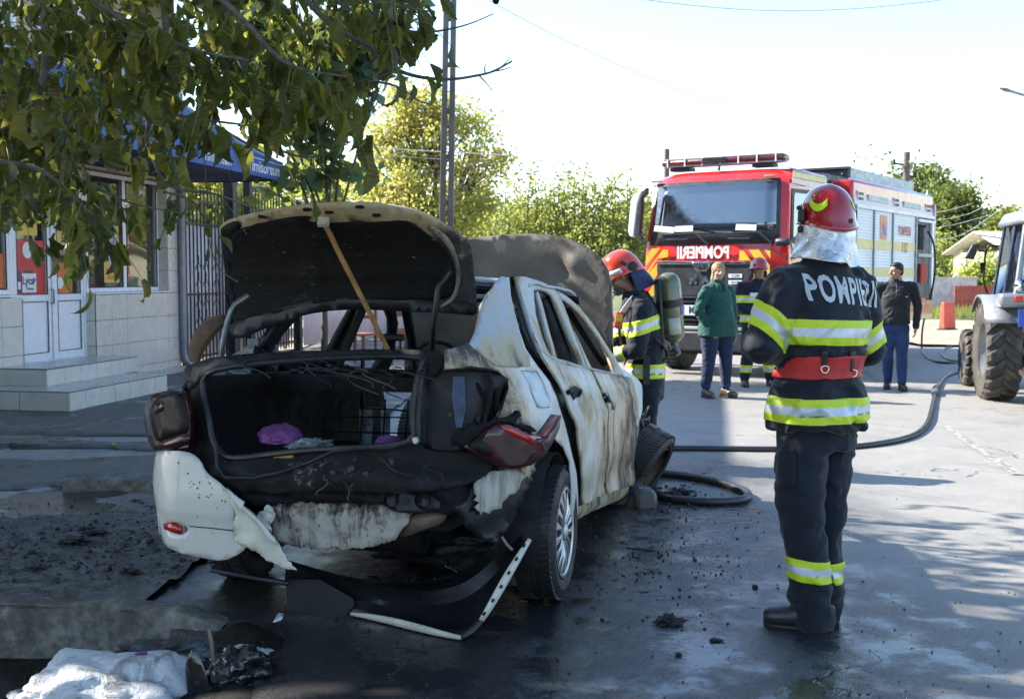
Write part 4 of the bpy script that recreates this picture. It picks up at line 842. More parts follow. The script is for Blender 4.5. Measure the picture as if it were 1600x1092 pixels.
# masonry cores
b = MB()
b.box((-.16, -1.25, .62), (.28, 2.36, 1.20)); b.box((-.16, -7.1, .62), (.28, 6.0, 1.20))
b.box((-.20, -5.0, 4.35), (.36, 10.0, 2.6)); b.box((-.21, -5.0, 2.98), (.30, 10.0, .16)); b.box((-.21, -.20, 2.1), (.30, .36, 1.7))
b.box((-4.2, .0 - .02, 2.8), (8.0, .25, 5.6)); b.box((-4.2, -10.2, 2.8), (8.0, .25, 5.6)); b.box((-8, -5, 2.8), (.3, 10, 5.6))
b.build('wall', M_PLAS, shop, bevel=.006)
b = MB(); b.box((-4.0, -5.1, 3.02), (7.8, 10.0, .14)); b.build('ceiling', M_PLAS, shop)
b = MB(); b.box((-4.0, -5.1, .40), (7.8, 10.0, .06)); b.build('shop_floor', M_TILE2, shop)
b = MB()
for k in range(22):
    y = -10.2 + 10.4 * k / 21
b.add([(.75, -10.9, 5.42), (.75, .5, 5.42), (-4.2, .5, 7.3), (-4.2, -10.9, 7.3), (-9, .5, 5.42), (-9, -10.9, 5.42)], [(0, 1, 2, 3), (3, 2, 4, 5)])
b.build('roof', mat('brown_roof_sheet', (.16, .07, .05), .6, var=.2), shop, solid=.10)
# upper floor seen in scraps through the leaves: balcony with glazing and lattice
b = MB()
for y0 in (-8.4, -6.6, -4.8, -3.0, -1.2): b.box((.012, y0, 4.35), (.06, 1.35, 1.15))
up = b.build('upper_window_frame', M_PVC, shop, bevel=.005)
UPG = glass('sky_reflecting_pane', (.6, .7, .8), .02, .35)
for y0 in (-8.4, -6.6, -4.8, -3.0, -1.2):
    for s in (-.31, .31):
        b = MB(); b.box((.047, y0 + s, 4.35), (.01, .55, 1.0)); b.build('pane', mat('curtained_pane', (.45, .52, .60), .12, var=.2, vs=3, bump=0, coat=.5), up)
b = MB()
for k in range(40): b.tube([(.10, -9.8 + k * .25, 3.3), (.10, -9.6 + k * .25, 3.62)], .012, 4); b.tube([(.10, -9.6 + k * .25, 3.3), (.10, -9.8 + k * .25, 3.62)], .012, 4)
b.box((.10, -5, 3.64), (.05, 10, .04)); b.box((.10, -5, 3.29), (.05, 10, .04)); tag(b.build('lattice_trim', M_PVC, shop), kind='stuff')
# ---- single tiles
TM = {}
def tile(parent, c, w_, h_, axis, m=None):
    """one wall tile, w_ wide, h_ high, lying on a face with the given outward axis ('x' or '-y' or 'z')"""
    key = (round(w_, 3), round(h_, 3), axis, (m or M_TILE).name)
    if key not in TM:
        t = .010; b = MB(); d = {'x': (t, w_, h_), 'y': (w_, t, h_), 'z': (w_, h_, t)}[axis]; e = .0035
        b.box((0, 0, 0), d); me = bpy.data.meshes.new('tile')
        # slightly cushioned edge
        bm = bmesh.new(); tmp = bpy.data.meshes.new('t'); tmp.from_pydata(b.v, [], b.f); bm.from_mesh(tmp); bmesh.ops.recalc_face_normals(bm, faces=bm.faces)
        bmesh.ops.bevel(bm, geom=list(bm.edges), offset=e, segments=1, affect='EDGES'); bm.to_mesh(me); bm.free(); me.materials.append(m or M_TILE); TM[key] = me
    o = bpy.data.objects.new('tile', TM[key]); COL.objects.link(o); o.parent = parent
    o.location = Vector(c) + Vector([random.uniform(-.0012, .0012) for _ in range(3)]); o.rotation_euler = [random.uniform(-.004, .004) for _ in range(3)]
    return o
def tiles_x(parent, x, y0, y1, z0, z1, nw, nh, m=None):
    tw, th = (y1 - y0) / nw, (z1 - z0) / nh
    for i in range(nw):
        for j in range(nh): tile(parent, (x, y0 + (i + .5) * tw, z0 + (j + .5) * th), tw - .006, th - .006, 'x', m)
def tiles_y(parent, y, x0, x1, z0, z1, nw, nh, m=None):
    tw, th = (x1 - x0) / nw, (z1 - z0) / nh
    for i in range(nw):
        for j in range(nh): tile(parent, (x0 + (i + .5) * tw, y, z0 + (j + .5) * th), tw - .006, th - .006, 'y', m)
b = MB(); b.box((-.02, -1.25, .60), (.030, 2.44, 1.24)); b.box((-.02, -7.1, .60), (.030, 6.06, 1.24)); b.box((-.02, -.20, 2.06), (.03, .40, 1.66)); b.box((-.09, -2.455, .62), (.17, .03, 1.22)); b.build('grout_bed', M_GROUT, shop)
tiles_x(shop, .0, -2.46, -.02, .06, .22, 6, 1); tiles_x(shop, .0, -2.46, -.02, .22, 1.24, 6, 3)
tiles_x(shop, .0, -10.1, -4.10, .06, .22, 15, 1); tiles_x(shop, .0, -10.1, -4.10, .22, 1.24, 15, 3)
tiles_x(shop, .0, -.40, -.02, 1.24, 2.88, 1, 5); tiles_y(shop, -2.475, -.17, -.005, .22, 1.24, 1, 3); tiles_y(shop, -.405, -.17, -.005, 1.25, 2.88, 1, 5)
tiles_x(shop, -.012, -10.1, -.02, 2.90, 3.06, 25, 1)
for y0, y1 in ((-2.46, -.40), (-10.1, -4.10)):
    b = MB(); b.box((-.085, (y0 + y1) / 2, 1.256), (.20, y1 - y0, .022)); b.build('window_sill', M_PVC, shop, bevel=.004)
# skirting ledge right
b = MB(); b.box((.03, -1.2, .07), (.08, 2.4, .12)); b.build('plinth', M_TILE2, shop, bevel=.005)
# ---- windows
def window(y0, y1, z0, z1, splits, x=-.17):
    wr = MB(); f = .06
    wr.box((x, (y0 + y1) / 2, z0 + f / 2), (.07, y1 - y0, f)); wr.box((x, (y0 + y1) / 2, z1 - f / 2), (.07, y1 - y0, f))
    e = [y0] + splits + [y1]
    for k, y in enumerate(e): wr.box((x, y + (f / 2 if k == 0 else -f / 2 if k == len(e) - 1 else 0), (z0 + z1) / 2), (.072, f if k in (0, len(e) - 1) else .09, z1 - z0 - 2 * f - .002))
    fr_ = wr.build('window_frame', M_PVC, shop, bevel=.006)
    for a, c in zip(e, e[1:]):
        g = MB(); g.box((x, (a + c) / 2, (z0 + z1) / 2), (.008, c - a - .06, z1 - z0 - .08)); g.build('pane', M_GLASS, fr_)
        g = MB()
        for yy in (a + .062, c - .062): g.box((x + .034, yy, (z0 + z1) / 2), (.012, .012, z1 - z0 - .14))
        for zz in (z0 + .066, z1 - .066): g.box((x + .034, (a + c) / 2, zz), (.012, c - a - .12, .012))
        g.build('gasket', M_GASK, fr_)
    return fr_
W1 = window(-2.44, -.42, 1.27, 2.88, [-1.42]); W2 = window(-6.6, -4.12, 1.27, 2.88, [-5.35])
# ---- the double door
dx = -.17
for y0, y1 in ((-4.05, -3.27), (-3.20, -2.52)):
    d = empty('door', (0, 0, 0), parent=shop); f = .075; ym = (y0 + y1) / 2
    b = MB(); b.box((dx, y0 + f / 2, 1.66), (.07, f, 2.42)); b.box((dx, y1 - f / 2, 1.66), (.07, f, 2.42)); b.box((dx, ym, .50), (.069, y1 - y0 - 2 * f, .10)); b.box((dx, ym, 1.22), (.069, y1 - y0 - 2 * f, .10)); b.box((dx, ym, 2.83), (.069, y1 - y0 - 2 * f, .08))
    b.build('door_frame', M_PVC, d, bevel=.006)
    b = MB(); b.box((dx, ym, .86), (.035, y1 - y0 - 2 * f, .62)); b.build('door_panel', M_PVC, d)
    b = MB()
    for yy in (y0 + f, y1 - f):
        b.box((dx + .034, yy, .86), (.01, .010, .64)); b.box((dx + .034, yy, 2.03), (.01, .012, 1.54))
    for zz in (.545, 1.175, 1.265, 2.79): b.box((dx + .034, ym, zz), (.01, y1 - y0 - 2 * f, .010))
    b.build('gasket', M_GASK, d)
    b = MB(); b.box((dx, ym, 2.03), (.008, y1 - y0 - 2 * f, 1.52)); b.build('pane', M_GLASS, d)
b = MB(); b.box((dx - .005, -4.09, 1.6), (.09, .06, 2.5)); b.box((dx - .005, -2.49, 1.6), (.09, .05, 2.5)); b.box((dx + .005, -3.235, 1.66), (.09, .05, 2.42)); b.box((dx, -3.3, .435), (.12, 1.62, .04)); b.build('door_jamb', M_PVC, shop, bevel=.004)
b = MB(); b.tube([(dx + .05, -3.30, 1.15), (dx + .09, -3.30, 1.15), (dx + .09, -3.30, 1.32), (dx + .05, -3.30, 1.32)], .010, 8); b.build('door_handle', M_STEEL, shop)
# ---- steps of tiles
def steps(x1, y0, y1, z0, z1, nx, ny):
    s = MB(); s.box(((x1 - .1) / 2, (y0 + y1) / 2, (z0 + z1) / 2 - .01), (x1 + .1 - .02, y1 - y0 - .02, z1 - z0 - .0)); st = s.build('step', M_GROUT, shop)
    tiles_x(st, x1, y0, y1, z0, z1 - .012, ny, 1); tiles_y(st, y0 + .0, .0, x1, z0, z1 - .012, nx, 1, M_TILE2)
    n2 = max(1, round((x1) / .3)); tw = x1 / n2; th = (y1 - y0) / ny
    for i in range(n2):
        for j in range(ny): tile(st, ((i + .5) * tw + .0, y0 + (j + .5) * th, z1), tw - .005, th - .005, 'z', M_TILE2)
    return st
steps(1.18, -5.10, -2.85, .03, .245, 2, 7); steps(.62, -4.62, -2.5, .245, .445, 1, 6)
# ---- goods and posters behind the glass
for k, (y, h, c) in enumerate(((-6.3, 1.5, (.3, .05, .04)), (-5.4, 1.9, (.25, .2, .08)), (-4.5, 1.6, (.08, .12, .2)), (-2.1, 1.2, (.3, .2, .1)), (-1.1, 1.7, (.12, .16, .2)))):
    f_ = MB()
    for z in (.9, 1.3, 1.7, 2.1, 2.5): f_.box((-1.5, y, z), (.35, .9, .03))
    s_ = f_.build('shop_shelf', M_DARKB, shop)
    for z in (.915, 1.315, 1.715, 2.115):
        for i in range(6):
            g = MB(); g.box((-1.42, y - .36 + i * .14, z + .10), (.09, .09, .2)); g.build('packet', mat('packet_%d' % random.randint(0, 5), (random.uniform(.1, .5), random.uniform(.05, .35), random.uniform(.03, .3)), .5, bump=0), s_)
def poster(name, y0, y1, z0, z1, m, x=-.158, parent=None, tilt=0):
    b = MB(); b.box((x, (y0 + y1) / 2, (z0 + z1) / 2), (.003, y1 - y0, z1 - z0), rot=(tilt, 0, 0)); return b.build(name, m, parent or shop)
def text(name, body, size, M4, m, parent, extr=.001, bold=0.0, sx=1.0, spacing=1.0, align='CENTER', shear=0):
    cu = bpy.data.curves.new(name, 'FONT'); cu.body = body; cu.size = size; cu.extrude = extr; cu.offset = bold; cu.align_x = align; cu.align_y = 'CENTER'; cu.space_character = spacing; cu.shear = shear; cu.resolution_u = 3
    tmp = bpy.data.objects.new('tmp', cu); COL.objects.link(tmp); bpy.context.view_layer.update(); me = baked(tmp); bpy.data.objects.remove(tmp)
    me.transform(M4 @ Matrix.Diagonal((sx, 1, 1, 1))); me.materials.clear(); o = link_mesh(name, me, parent, m); return o
FX = Matrix(((0, 0, 1, 0), (1, 0, 0, 0), (0, 1, 0, 0), (0, 0, 0, 1)))     # text lying on an x face, reading along +y
def tx(x, y, z): return Matrix.Translation((x, y, z)) @ FX
PR, PY_, PW_, PBK, POR = [mat(n, c, .45, var=.08, vs=4, bump=0, coat=.2) for n, c in (('red_poster', (.55, .03, .03)), ('yellow_poster', (.62, .42, .04)), ('white_sticker', (.72, .74, .76)), ('black_sticker', (.03, .03, .045)), ('orange_poster', (.60, .14, .03)))]
INK = mat('dark_ink', (.04, .04, .08), .5, bump=0); REDI = mat('red_ink', (.55, .05, .03), .5, bump=0)
p = poster('poster', *sorted((sh(153, 0, -.158).y, sh(177, 0, -.158).y)), 1.40, 2.18, PY_); yy = p.data.vertices[0].co.y
pc = (sh(153, 0, -.158).y + sh(177, 0, -.158).y) / 2
b = MB(); b.box((-.155, pc, 1.85), (.003, .36, .36)); b.build('picture_print', mat('grey_mountain_print', (.30, .33, .36), .5, var=.5, vs=7, bump=0), p)
text('lettering', 'PENTRU', .085, tx(-.154, pc, 2.10), REDI, p); text('lettering', 'MESERIE', .085, tx(-.154, pc, 1.56), REDI, p); text('lettering', 'ACASA', .08, tx(-.154, pc, 1.47), REDI, p)
y0, y1 = sh(181, 0, -.158).y, sh(193.5, 0, -.158).y; p = poster('price_strip', y0, y1, 1.42, 2.28, PR)
poster('price_head', y0 + .005, y1 - .005, 2.06, 2.27, PBK, x=-.154, parent=p)
for z in (1.92, 1.62): text('price', '5', .20, tx(-.154, (y0 + y1) / 2, z), PW_, p, bold=.004); text('price', '65', .08, tx(-.154, (y0 + y1) / 2 + .07, z + .05), PW_, p)
for z in (1.77, 1.49): poster('divider', y0 + .02, y1 - .02, z, z + .012, PW_, x=-.154, parent=p)
b = MB(); b.lathe([(.02, 0), (.022, .10), (.008, .13), (.008, .17), (0, .17)], 10, M=Matrix.Translation((-.150, (y0 + y1) / 2 - .02, 2.08)) @ Matrix.Diagonal((.15, 1, 1, 1))); b.build('bottle_print', PW_, p)
# left door leaf
y0, y1 = sh(27, 0, -.158).y, sh(40, 0, -.158).y; p = poster('sticker', y0, y1, 1.28, 1.56, PBK); poster('sticker_band', y0 + .02, y1 - .02, 1.32, 1.40, PW_, x=-.153, parent=p)
y0, y1 = -3.93, -3.62; p = poster('sticker', -3.975, -3.87, 1.29, 1.56, mat('violet_sticker', (.06, .05, .14), .4, bump=0)); poster('sticker_band', -3.965, -3.88, 1.33, 1.42, PW_, x=-.153, parent=p)
p = poster('white_sticker', -3.85, -3.56, 1.29, 1.52, PW_, x=-.152); text('lettering', 'Lyca', .135, tx(-.149, -3.73, 1.43), INK, p, bold=.003); text('lettering', 'Mobile', .055, tx(-.149, -3.69, 1.335), INK, p)
b = MB(); b.box((-.149, -3.60, 1.44), (.002, .05, .05), rot=(R(45), 0, 0)); b.build('diamond_print', mat('blue_print', (.05, .15, .5), .5, bump=0), p)
p = poster('red_poster', -3.97, -3.36, 1.27, 1.92, PR, x=-.160); b = MB(); b.lathe([(0, 0), (.10, 0), (.10, .002), (0, .002)], 24, M=Matrix.Translation((-.157, -3.72, 1.80)) @ Matrix.Rotation(R(90), 4, 'Y')); b.build('round_print', PW_, p)
p = poster('orange_poster', -3.12, -2.75, 1.27, 1.66, POR, x=-.160); b = MB(); b.lathe([(0, 0), (.075, .0), (.075, .002), (0, .002)], 20, M=Matrix.Translation((-.157, -3.03, 1.40)) @ Matrix.Rotation(R(90), 4, 'Y')); b.build('round_print', PW_, p)
poster('yellow_poster', -3.10, -2.78, 1.9, 2.25, PY_, x=-.160); poster('yellow_poster', -3.95, -3.5, 1.98, 2.2, PY_, x=-.160); poster('red_poster', -4.6, -4.15, 1.35, 1.75, POR, x=-.158)
# ---- drainpipe at the corner
M_ZINC = mat('zinc_pipe', (.20, .23, .27), .45, metal=.5, var=.2, vs=3, dirt=.2)
b = MB(); b.tube([(.06, -.06, 5.4), (.06, -.06, .35), (.07, -.04, .22), (.20, .02, .08)], .055, 12); b.build('drainpipe', M_ZINC, shop)
# ---- awning
M_AWN = mat('blue_awning_fabric', (.05, .11, .32), .65, var=.1, vs=2, bump=.15, dirt=.15, dirtcol=(.06, .08, .2))
M_AWNI = mat('navy_awning_cloth', (.012, .018, .07), .8)  # darker blue for the awning's ends and underside
aw = empty('awning', (0, 0, 0), parent=shop)
y0, y1 = -5.2, .16; z1, z0 = 3.18, 2.905
b = MB(); b.box((1.6, (y0 + y1) / 2, (z0 + z1) / 2), (.012, y1 - y0, z1 - z0)); b.build('valance', M_AWN, aw)
b = MB(); b.grid([[(1.6 - 1.58 * t, y0 + (y1 - y0) * k / 14, z1 + .92 * t - .05 * math.sin(math.pi * t)) for k in range(15)] for t in np.linspace(0, 1, 8)]); b.build('canopy', M_AWN, aw, solid=.008)
b = MB()
for y in (y0 + .01, y1 - .01): b.add([(1.59, y, z0), (1.59, y, z1), (.02, y, z1 + .92), (.02, y, z0)], [(0, 1, 2, 3)])
b.add([(1.59, y0, z0 + .02), (1.59, y1, z0 + .02), (.02, y1, z0 + .02), (.02, y0, z0 + .02)], [(0, 1, 2, 3)])
b.build('side_cloth', M_AWNI, aw, solid=.006)
WT = mat('white_lettering', (.72, .74, .76), .6, bump=0)
ya, yb = sh(383, 0, 1.61).y, sh(439, 0, 1.61).y
text('lettering', 'Timisoreana', .235, tx(1.609, (ya + yb) / 2 - .03, 3.035), WT, aw, sx=(yb - ya) / 1.22, shear=.12, bold=.002)
b = MB(); b.box((1.609, (ya + yb) / 2 + .0, 3.148), (.003, (yb - ya) * .95, .010), rot=(R(-1), 0, 0)); b.build('underline', WT, aw)
ya, yb = sh(315, 0, 1.61).y, sh(360, 0, 1.61).y
text('lettering', 'Timisoreana', .235, tx(1.609, (ya + yb) / 2 - .03, 3.035), WT, aw, sx=(yb - ya) / 1.22, shear=.12, bold=.002)
# ================================================================ WROUGHT IRON GATE
M_IRON = mat('dark_blue_iron', (.012, .016, .03), .45, metal=.4, var=.2, bump=.1)
gate = local_empty('iron_gate', (-5.055, 17.6, 0), SA); tag(gate, 'tall dark wrought iron double gate beside the shop corner', 'gate')
for y, wd, h in ((.10, .06, 2.75), (1.88, .17, 3.4), (2.62, .12, 3.2), (5.0, .14, 2.9)):
    b = MB(); b.box((0, y, h / 2), (wd, wd, h)); b.box((0, y, h + .03), (wd * 1.3, wd * 1.3, .05), taper=.3); b.build('post', M_IRON, gate)
BAR = MB(); BAR.box((0, 0, 1.45), (.02, .02, 2.7)); BAR.box((0, 0, 2.86), (.022, .022, .12), taper=.1)
bar0 = BAR.build('bar', M_IRON, gate, smooth=0); first = True
for seg in ((.2, 1.8, 13), (2.7, 4.92, 17), (1.97, 2.56, 4)):
    for k in range(seg[2]):
        y = seg[0] + (seg[1] - seg[0]) * k / (seg[2] - 1); o = bar0 if first else bar0.copy()
        if not first: COL.objects.link(o); o.parent = gate
        first = False; o.location = (0, y, 0); o.scale.z = 1.0 + (.07 * math.sin(math.pi * (y - 2.6) / 2.4) if y > 2.6 else .0)
for z in (.22, 1.20, 2.3, 2.66):
    for y0_, y1_ in ((.12, 1.82), (2.66, 4.95)):
        b = MB(); b.box((0, (y0_ + y1_) / 2, z), (.03, y1_ - y0_, .035)); b.build('rail', M_IRON, gate)
b = MB(); b.tube([(0, 2.6 + 2.4 * t, 2.75 + .32 * math.sin(math.pi * (.25 + .75 * t))) for t in np.linspace(0, 1, 18)], .022, 6); b.build('arched_rail', M_IRON, gate)
def scroll(b, y, z, s, f=1):
    pts = [(.012, y + f * s * (.05 + .45 * (1 - t) * math.cos(t * 7)), z + s * (1.2 * t - .2) + .35 * s * (1 - t) * math.sin(t * 7)) for t in np.linspace(0, 1, 18)]; b.tube(pts, .007, 4)
sm = None
for y in (.6, .86, 1.25, 2.95, 3.3, 3.65, 4.0, 4.4):
    for z, f in ((1.36, 1), (1.04, -1), (1.62, -1), (.78, 1)):
        b = MB(); scroll(b, y, z, .19, f); scroll(b, y, z, .19, -f); b.build('scroll', M_IRON, gate)
b = MB(); b.box((.03, 1.72, 1.35), (.02, .05, .22)); b.tube([(.04, 1.72, 1.38), (.08, 1.72, 1.38), (.08, 1.60, 1.38)], .01, 6); b.build('handle', M_STEEL, gate)
# corrugated sheet fence behind, along the yard and the street
M_CORR = mat('pale_corrugated_sheet', (.72, .72, .74), .5, metal=.1, var=.12, vs=1.5, bump=.05, dirt=.15, dirtcol=(.33, .27, .22), ds=1.2)
def corr(name, O, ang, L, z0, z1, m, pitch=.075, amp=.018, label=None, cat='fence', seg=None):
    e = local_empty(name, O, ang)
    if label: tag(e, label, cat)
    seg = seg or 2.0; n = max(1, int(L / seg))
    for k in range(n):
        a, c = k * L / n, (k + 1) * L / n - .01; q = int((c - a) / pitch * 4); b = MB()
        b.grid([[(amp * math.sin(2 * math.pi * (a + (c - a) * i / q) / pitch) + .004 * (k % 2), a + (c - a) * i / q, z) for i in range(q + 1)] for z in (z0, z1 + .03 * nz((k, 0, 5), .9))]); b.build('panel', m, e, solid=.003, smooth=60)
    for k in range(n + 1): b = MB(); b.box((-.05, k * L / n, z1 / 2), (.05, .05, z1)); b.build('post', M_ZINC, e)
    return e
corr('corrugated_fence', (-5.25, 17.75, 0), SA, 4.9, .12, 2.28, M_CORR, label='light corrugated sheet screen fixed behind the dark iron gate', cat='screen')
corr('corrugated_fence', (-4.15, 22.9, 0), R(10), 22, .1, 1.85, M_CORR, label='long white corrugated metal fence seen through the windows of the burnt car')
b = MB()
pl = empty('wooden_pallet', (-1.72, 19.6, 0), (0, 0, .3)); tag(pl, 'reddish wooden pallet crate standing by the white corrugated fence', 'pallet')
M_PAL = mat('reddish_wood', (.24, .11, .07), .8, var=.3)
for z in (.25, .55, .85, 1.0):
    b = MB(); b.box((0, 0, z), (.75, .03, .10)); b.build('board', M_PAL, pl)
for x in (-.34, 0, .34): b = MB(); b.box((x, .04, .52), (.07, .05, 1.04)); b.build('post', M_PAL, pl)
ch = empty('wooden_chair', (-2.55, 19.2, 0), (0, 0, -.4)); tag(ch, 'reddish wooden chair left of the pallet crate by the white fence', 'chair')
for x, y in ((-.2, -.2), (.2, -.2), (-.2, .2), (.2, .2)): b = MB(); b.box((x, y, .25 if y < 0 else .55), (.04, .04, .5 if y < 0 else 1.1)); b.build('leg', M_PAL, ch)
b = MB(); b.box((0, 0, .52), (.46, .46, .04)); b.build('seat', M_PAL, ch); b = MB(); b.box((0, .2, 1.02), (.44, .03, .12)); b.box((0, .2, .8), (.44, .03, .06)); b.build('backrest', M_PAL, ch)
# ================================================================ POLES AND WIRES
M_POLE = mat('weathered_concrete_pole', (.13, .125, .12), .85, var=.2, vs=3, bump=.5, bs=40, dirt=.2, dirtcol=(.12, .12, .12), ds=3)
po = empty('utility_pole', at(694, 430, 21.0) * 1.0); po.location.z = 0; tag(po, 'tall concrete electricity pole of two ribs joined by short rungs', 'pole')
pb = lambda py, s: at(({0: (686, 709), 1: (703.5, 705)}[0][0 if s < 0 else 1]), py, 21)
for s in (-1, 1):
    b = MB(); rows = []
    for z, q in ((0, 0), (4.0, .4), (9.2, .95)):
        cx = .080 * s * (1 - .25 * q) + .19 * q + .0; w2 = .052 * (1 - .15 * q); rows.append([Vector((cx + a * w2, c * .12 * (1 - .4 * q), z)) for a, c in ((-1, -1), (1, -1), (1, 1), (-1, 1))])
    b.grid(rows, closed=True); b.build('pole_rib', M_POLE, po, smooth=30, bevel=.01)
for z in np.arange(.35, 9.2, .82):
    q = z / 9.2 * .95; b = MB(); b.box((.19 * q, 0, z), (.10 * (1 - .25 * q), .16, .07)); b.build('rung', M_POLE, po)
b = MB(); b.tube([(.10, -.13, 6.2), (.10, -.14, 6.28), (.16, -.14, 6.3)], .05, 6); b.box((.06, -.12, 6.25), (.14, .05, .12)); b.build('clamp', M_GASK, po)
M_WOODP = mat('grey_wood_pole', (.13, .11, .10), .9, var=.3, aniso=(8, 8, .8))
def wpole(px, ptop, Y, r, label, arms=True):
    p = at(px, ptop, Y); o = empty('wooden_pole', (p.x, p.y, 0)); tag(o, label, 'pole')
    b = MB(); b.tube([(0, 0, 0), (0, 0, p.z)], [r * 1.3, r], 10); b.build('shaft', M_WOODP, o)
    if arms:
        for k, (dz, dx_) in enumerate(((-.5, -.5), (-1.0, .35), (-1.5, -.35), (-2.0, .3))): b = MB(); b.tube([(0, 0, p.z + dz), (dx_, 0, p.z + dz + .05)], .04, 5); b.tube([(dx_, 0, p.z + dz), (dx_, 0, p.z + dz + .22)], .06, 6); b.build('insulator', M_GASK, o)
    return p
wpole(1417, 238, 46, .13, 'distant wooden pole with insulators rising behind the fire engine')
wpole(1042, 233, 30, .07, 'thin grey post behind the left end of the roof light bar', False)
wpole(1600 + 40, 100, 30, .12, 'wooden lamp pole just outside the right edge', True)
# street lamp on an arm reaching in from the right
sl = empty('street_lamp', (at(1640, 158, 30).x, 30, 0)); tag(sl, 'grey street lamp on a long arm reaching in at the upper right', 'street lamp')
b = MB(); q = at(1562, 138, 30) - sl.location; q2 = at(1600, 149, 30) - sl.location; q3 = at(1640, 160, 30) - sl.location
b.tube([q + (q2 - q) * .25, q2, q3], .035, 6); b.build('arm', M_ZINC, sl); b = MB(); b.tube([q, q + (q2 - q) * .25, q + (q2 - q) * .5], [.03, .085, .05], 8, flat=.6); b.build('lamp_head', M_ZINC, sl)
b = MB(); b.tube([(0, 0, 0), (0, 0, (q3).z)], .07, 8); b.build('post', M_ZINC, sl)
M_WIRE = mat('grey_wire', (.30, .32, .35), .6, bump=0); M_WIREL = mat('pale_wire', (.55, .55, .55), .5, bump=0); M_WIRED = mat('dark_wire', (.05, .05, .06), .6, bump=0)
WL = [('overhead cable sweeping from the top centre down to the right edge of the sky', M_WIREL, .010, [(700, -40, 20), (785, 14, 22), (900, 72, 25), (1000, 117, 28), (1100, 155, 32), (1250, 190, 38), (1590, 222, 48)]),
      ('highest cable crossing the top right corner of the sky', M_WIRE, .010, [(960, -6, 24), (1100, 12, 24), (1230, 19, 24), (1370, 13, 24), (1540, -8, 24)]),
      ('dark cable rising to the right edge above the far wooden pole', M_WIRE, .016, [(1418, 253, 46), (1490, 246, 40), (1550, 215, 36), (1625, 165, 30)]),
      ('dark level cable from the far wooden pole to the right edge', M_WIRE, .016, [(1418, 255, 46), (1500, 253, 42), (1625, 246, 34)]),
      ('white cable in front of the yellow-green tree', M_WIREL, .010, [(535, 226, 22), (620, 234, 22), (700, 238, 22), (795, 243, 22)]),
      ('thin lower cable in front of the yellow-green tree', M_WIRE, .007, [(560, 240, 22), (640, 246, 22), (700, 250, 22)]),
      ('thick pale cable sagging behind the fire engine towards the tractor', M_WIREL, .006, [(1440, 374, 30), (1475, 376, 30), (1510, 365, 30), (1545, 340, 30), (1625, 282, 30)]),
      ('thin cable below the roof of trees at the right', M_WIREL, .006, [(1440, 336, 34), (1480, 330, 34), (1520, 318, 34)]),
      ('second thin cable below the roof of trees at the right', M_WIREL, .006, [(1440, 348, 34), (1490, 341, 34), (1530, 330, 34), (1620, 260, 30)]),
      ('lowest thin cable below the roof of trees at the right', M_WIREL, .006, [(1440, 360, 34), (1490, 352, 34), (1540, 338, 34)])]
for lb_, m, r, pts in WL:
    b = MB(); b.tube(smoothloop([at(*q) for q in pts], 2, closed=False), r, 5); o = b.build('cable', m, smooth=60); tag(o, lb_, 'cable', 'cables over the street')
# ================================================================ TREES
def leafmesh(name, C, Dn, U, size, parent, m, rng, asp=1.5):
    """many small folded leaves: C centres, one object"""
    n = len(C); a = rng.normal(size=(n, 3)); a /= np.linalg.norm(a, axis=1)[:, None]; c = rng.normal(size=(n, 3)); c -= (c * a).sum(1)[:, None] * a; c /= np.linalg.norm(c, axis=1)[:, None]
    s = (size * rng.uniform(.6, 1.35, n))[:, None]; l = a * s * asp * .5; w_ = c * s * .5
    V = np.stack([C - l, C + w_ * .9 - l * .1, C + l, C - w_ * .9 + l * .1], 1).reshape(-1, 3)
    F = np.arange(n * 4).reshape(n, 4); me = bpy.data.meshes.new(name); me.vertices.add(n * 4); me.vertices.foreach_set('co', V.ravel()); me.loops.add(n * 4); me.loops.foreach_set('vertex_index', F.ravel()); me.polygons.add(n); me.polygons.foreach_set('loop_start', np.arange(0, n * 4, 4)); me.polygons.foreach_set('loop_total', np.full(n, 4)); me.update(); me.validate()
    return tag(link_mesh(name, me, parent, m), kind='stuff')
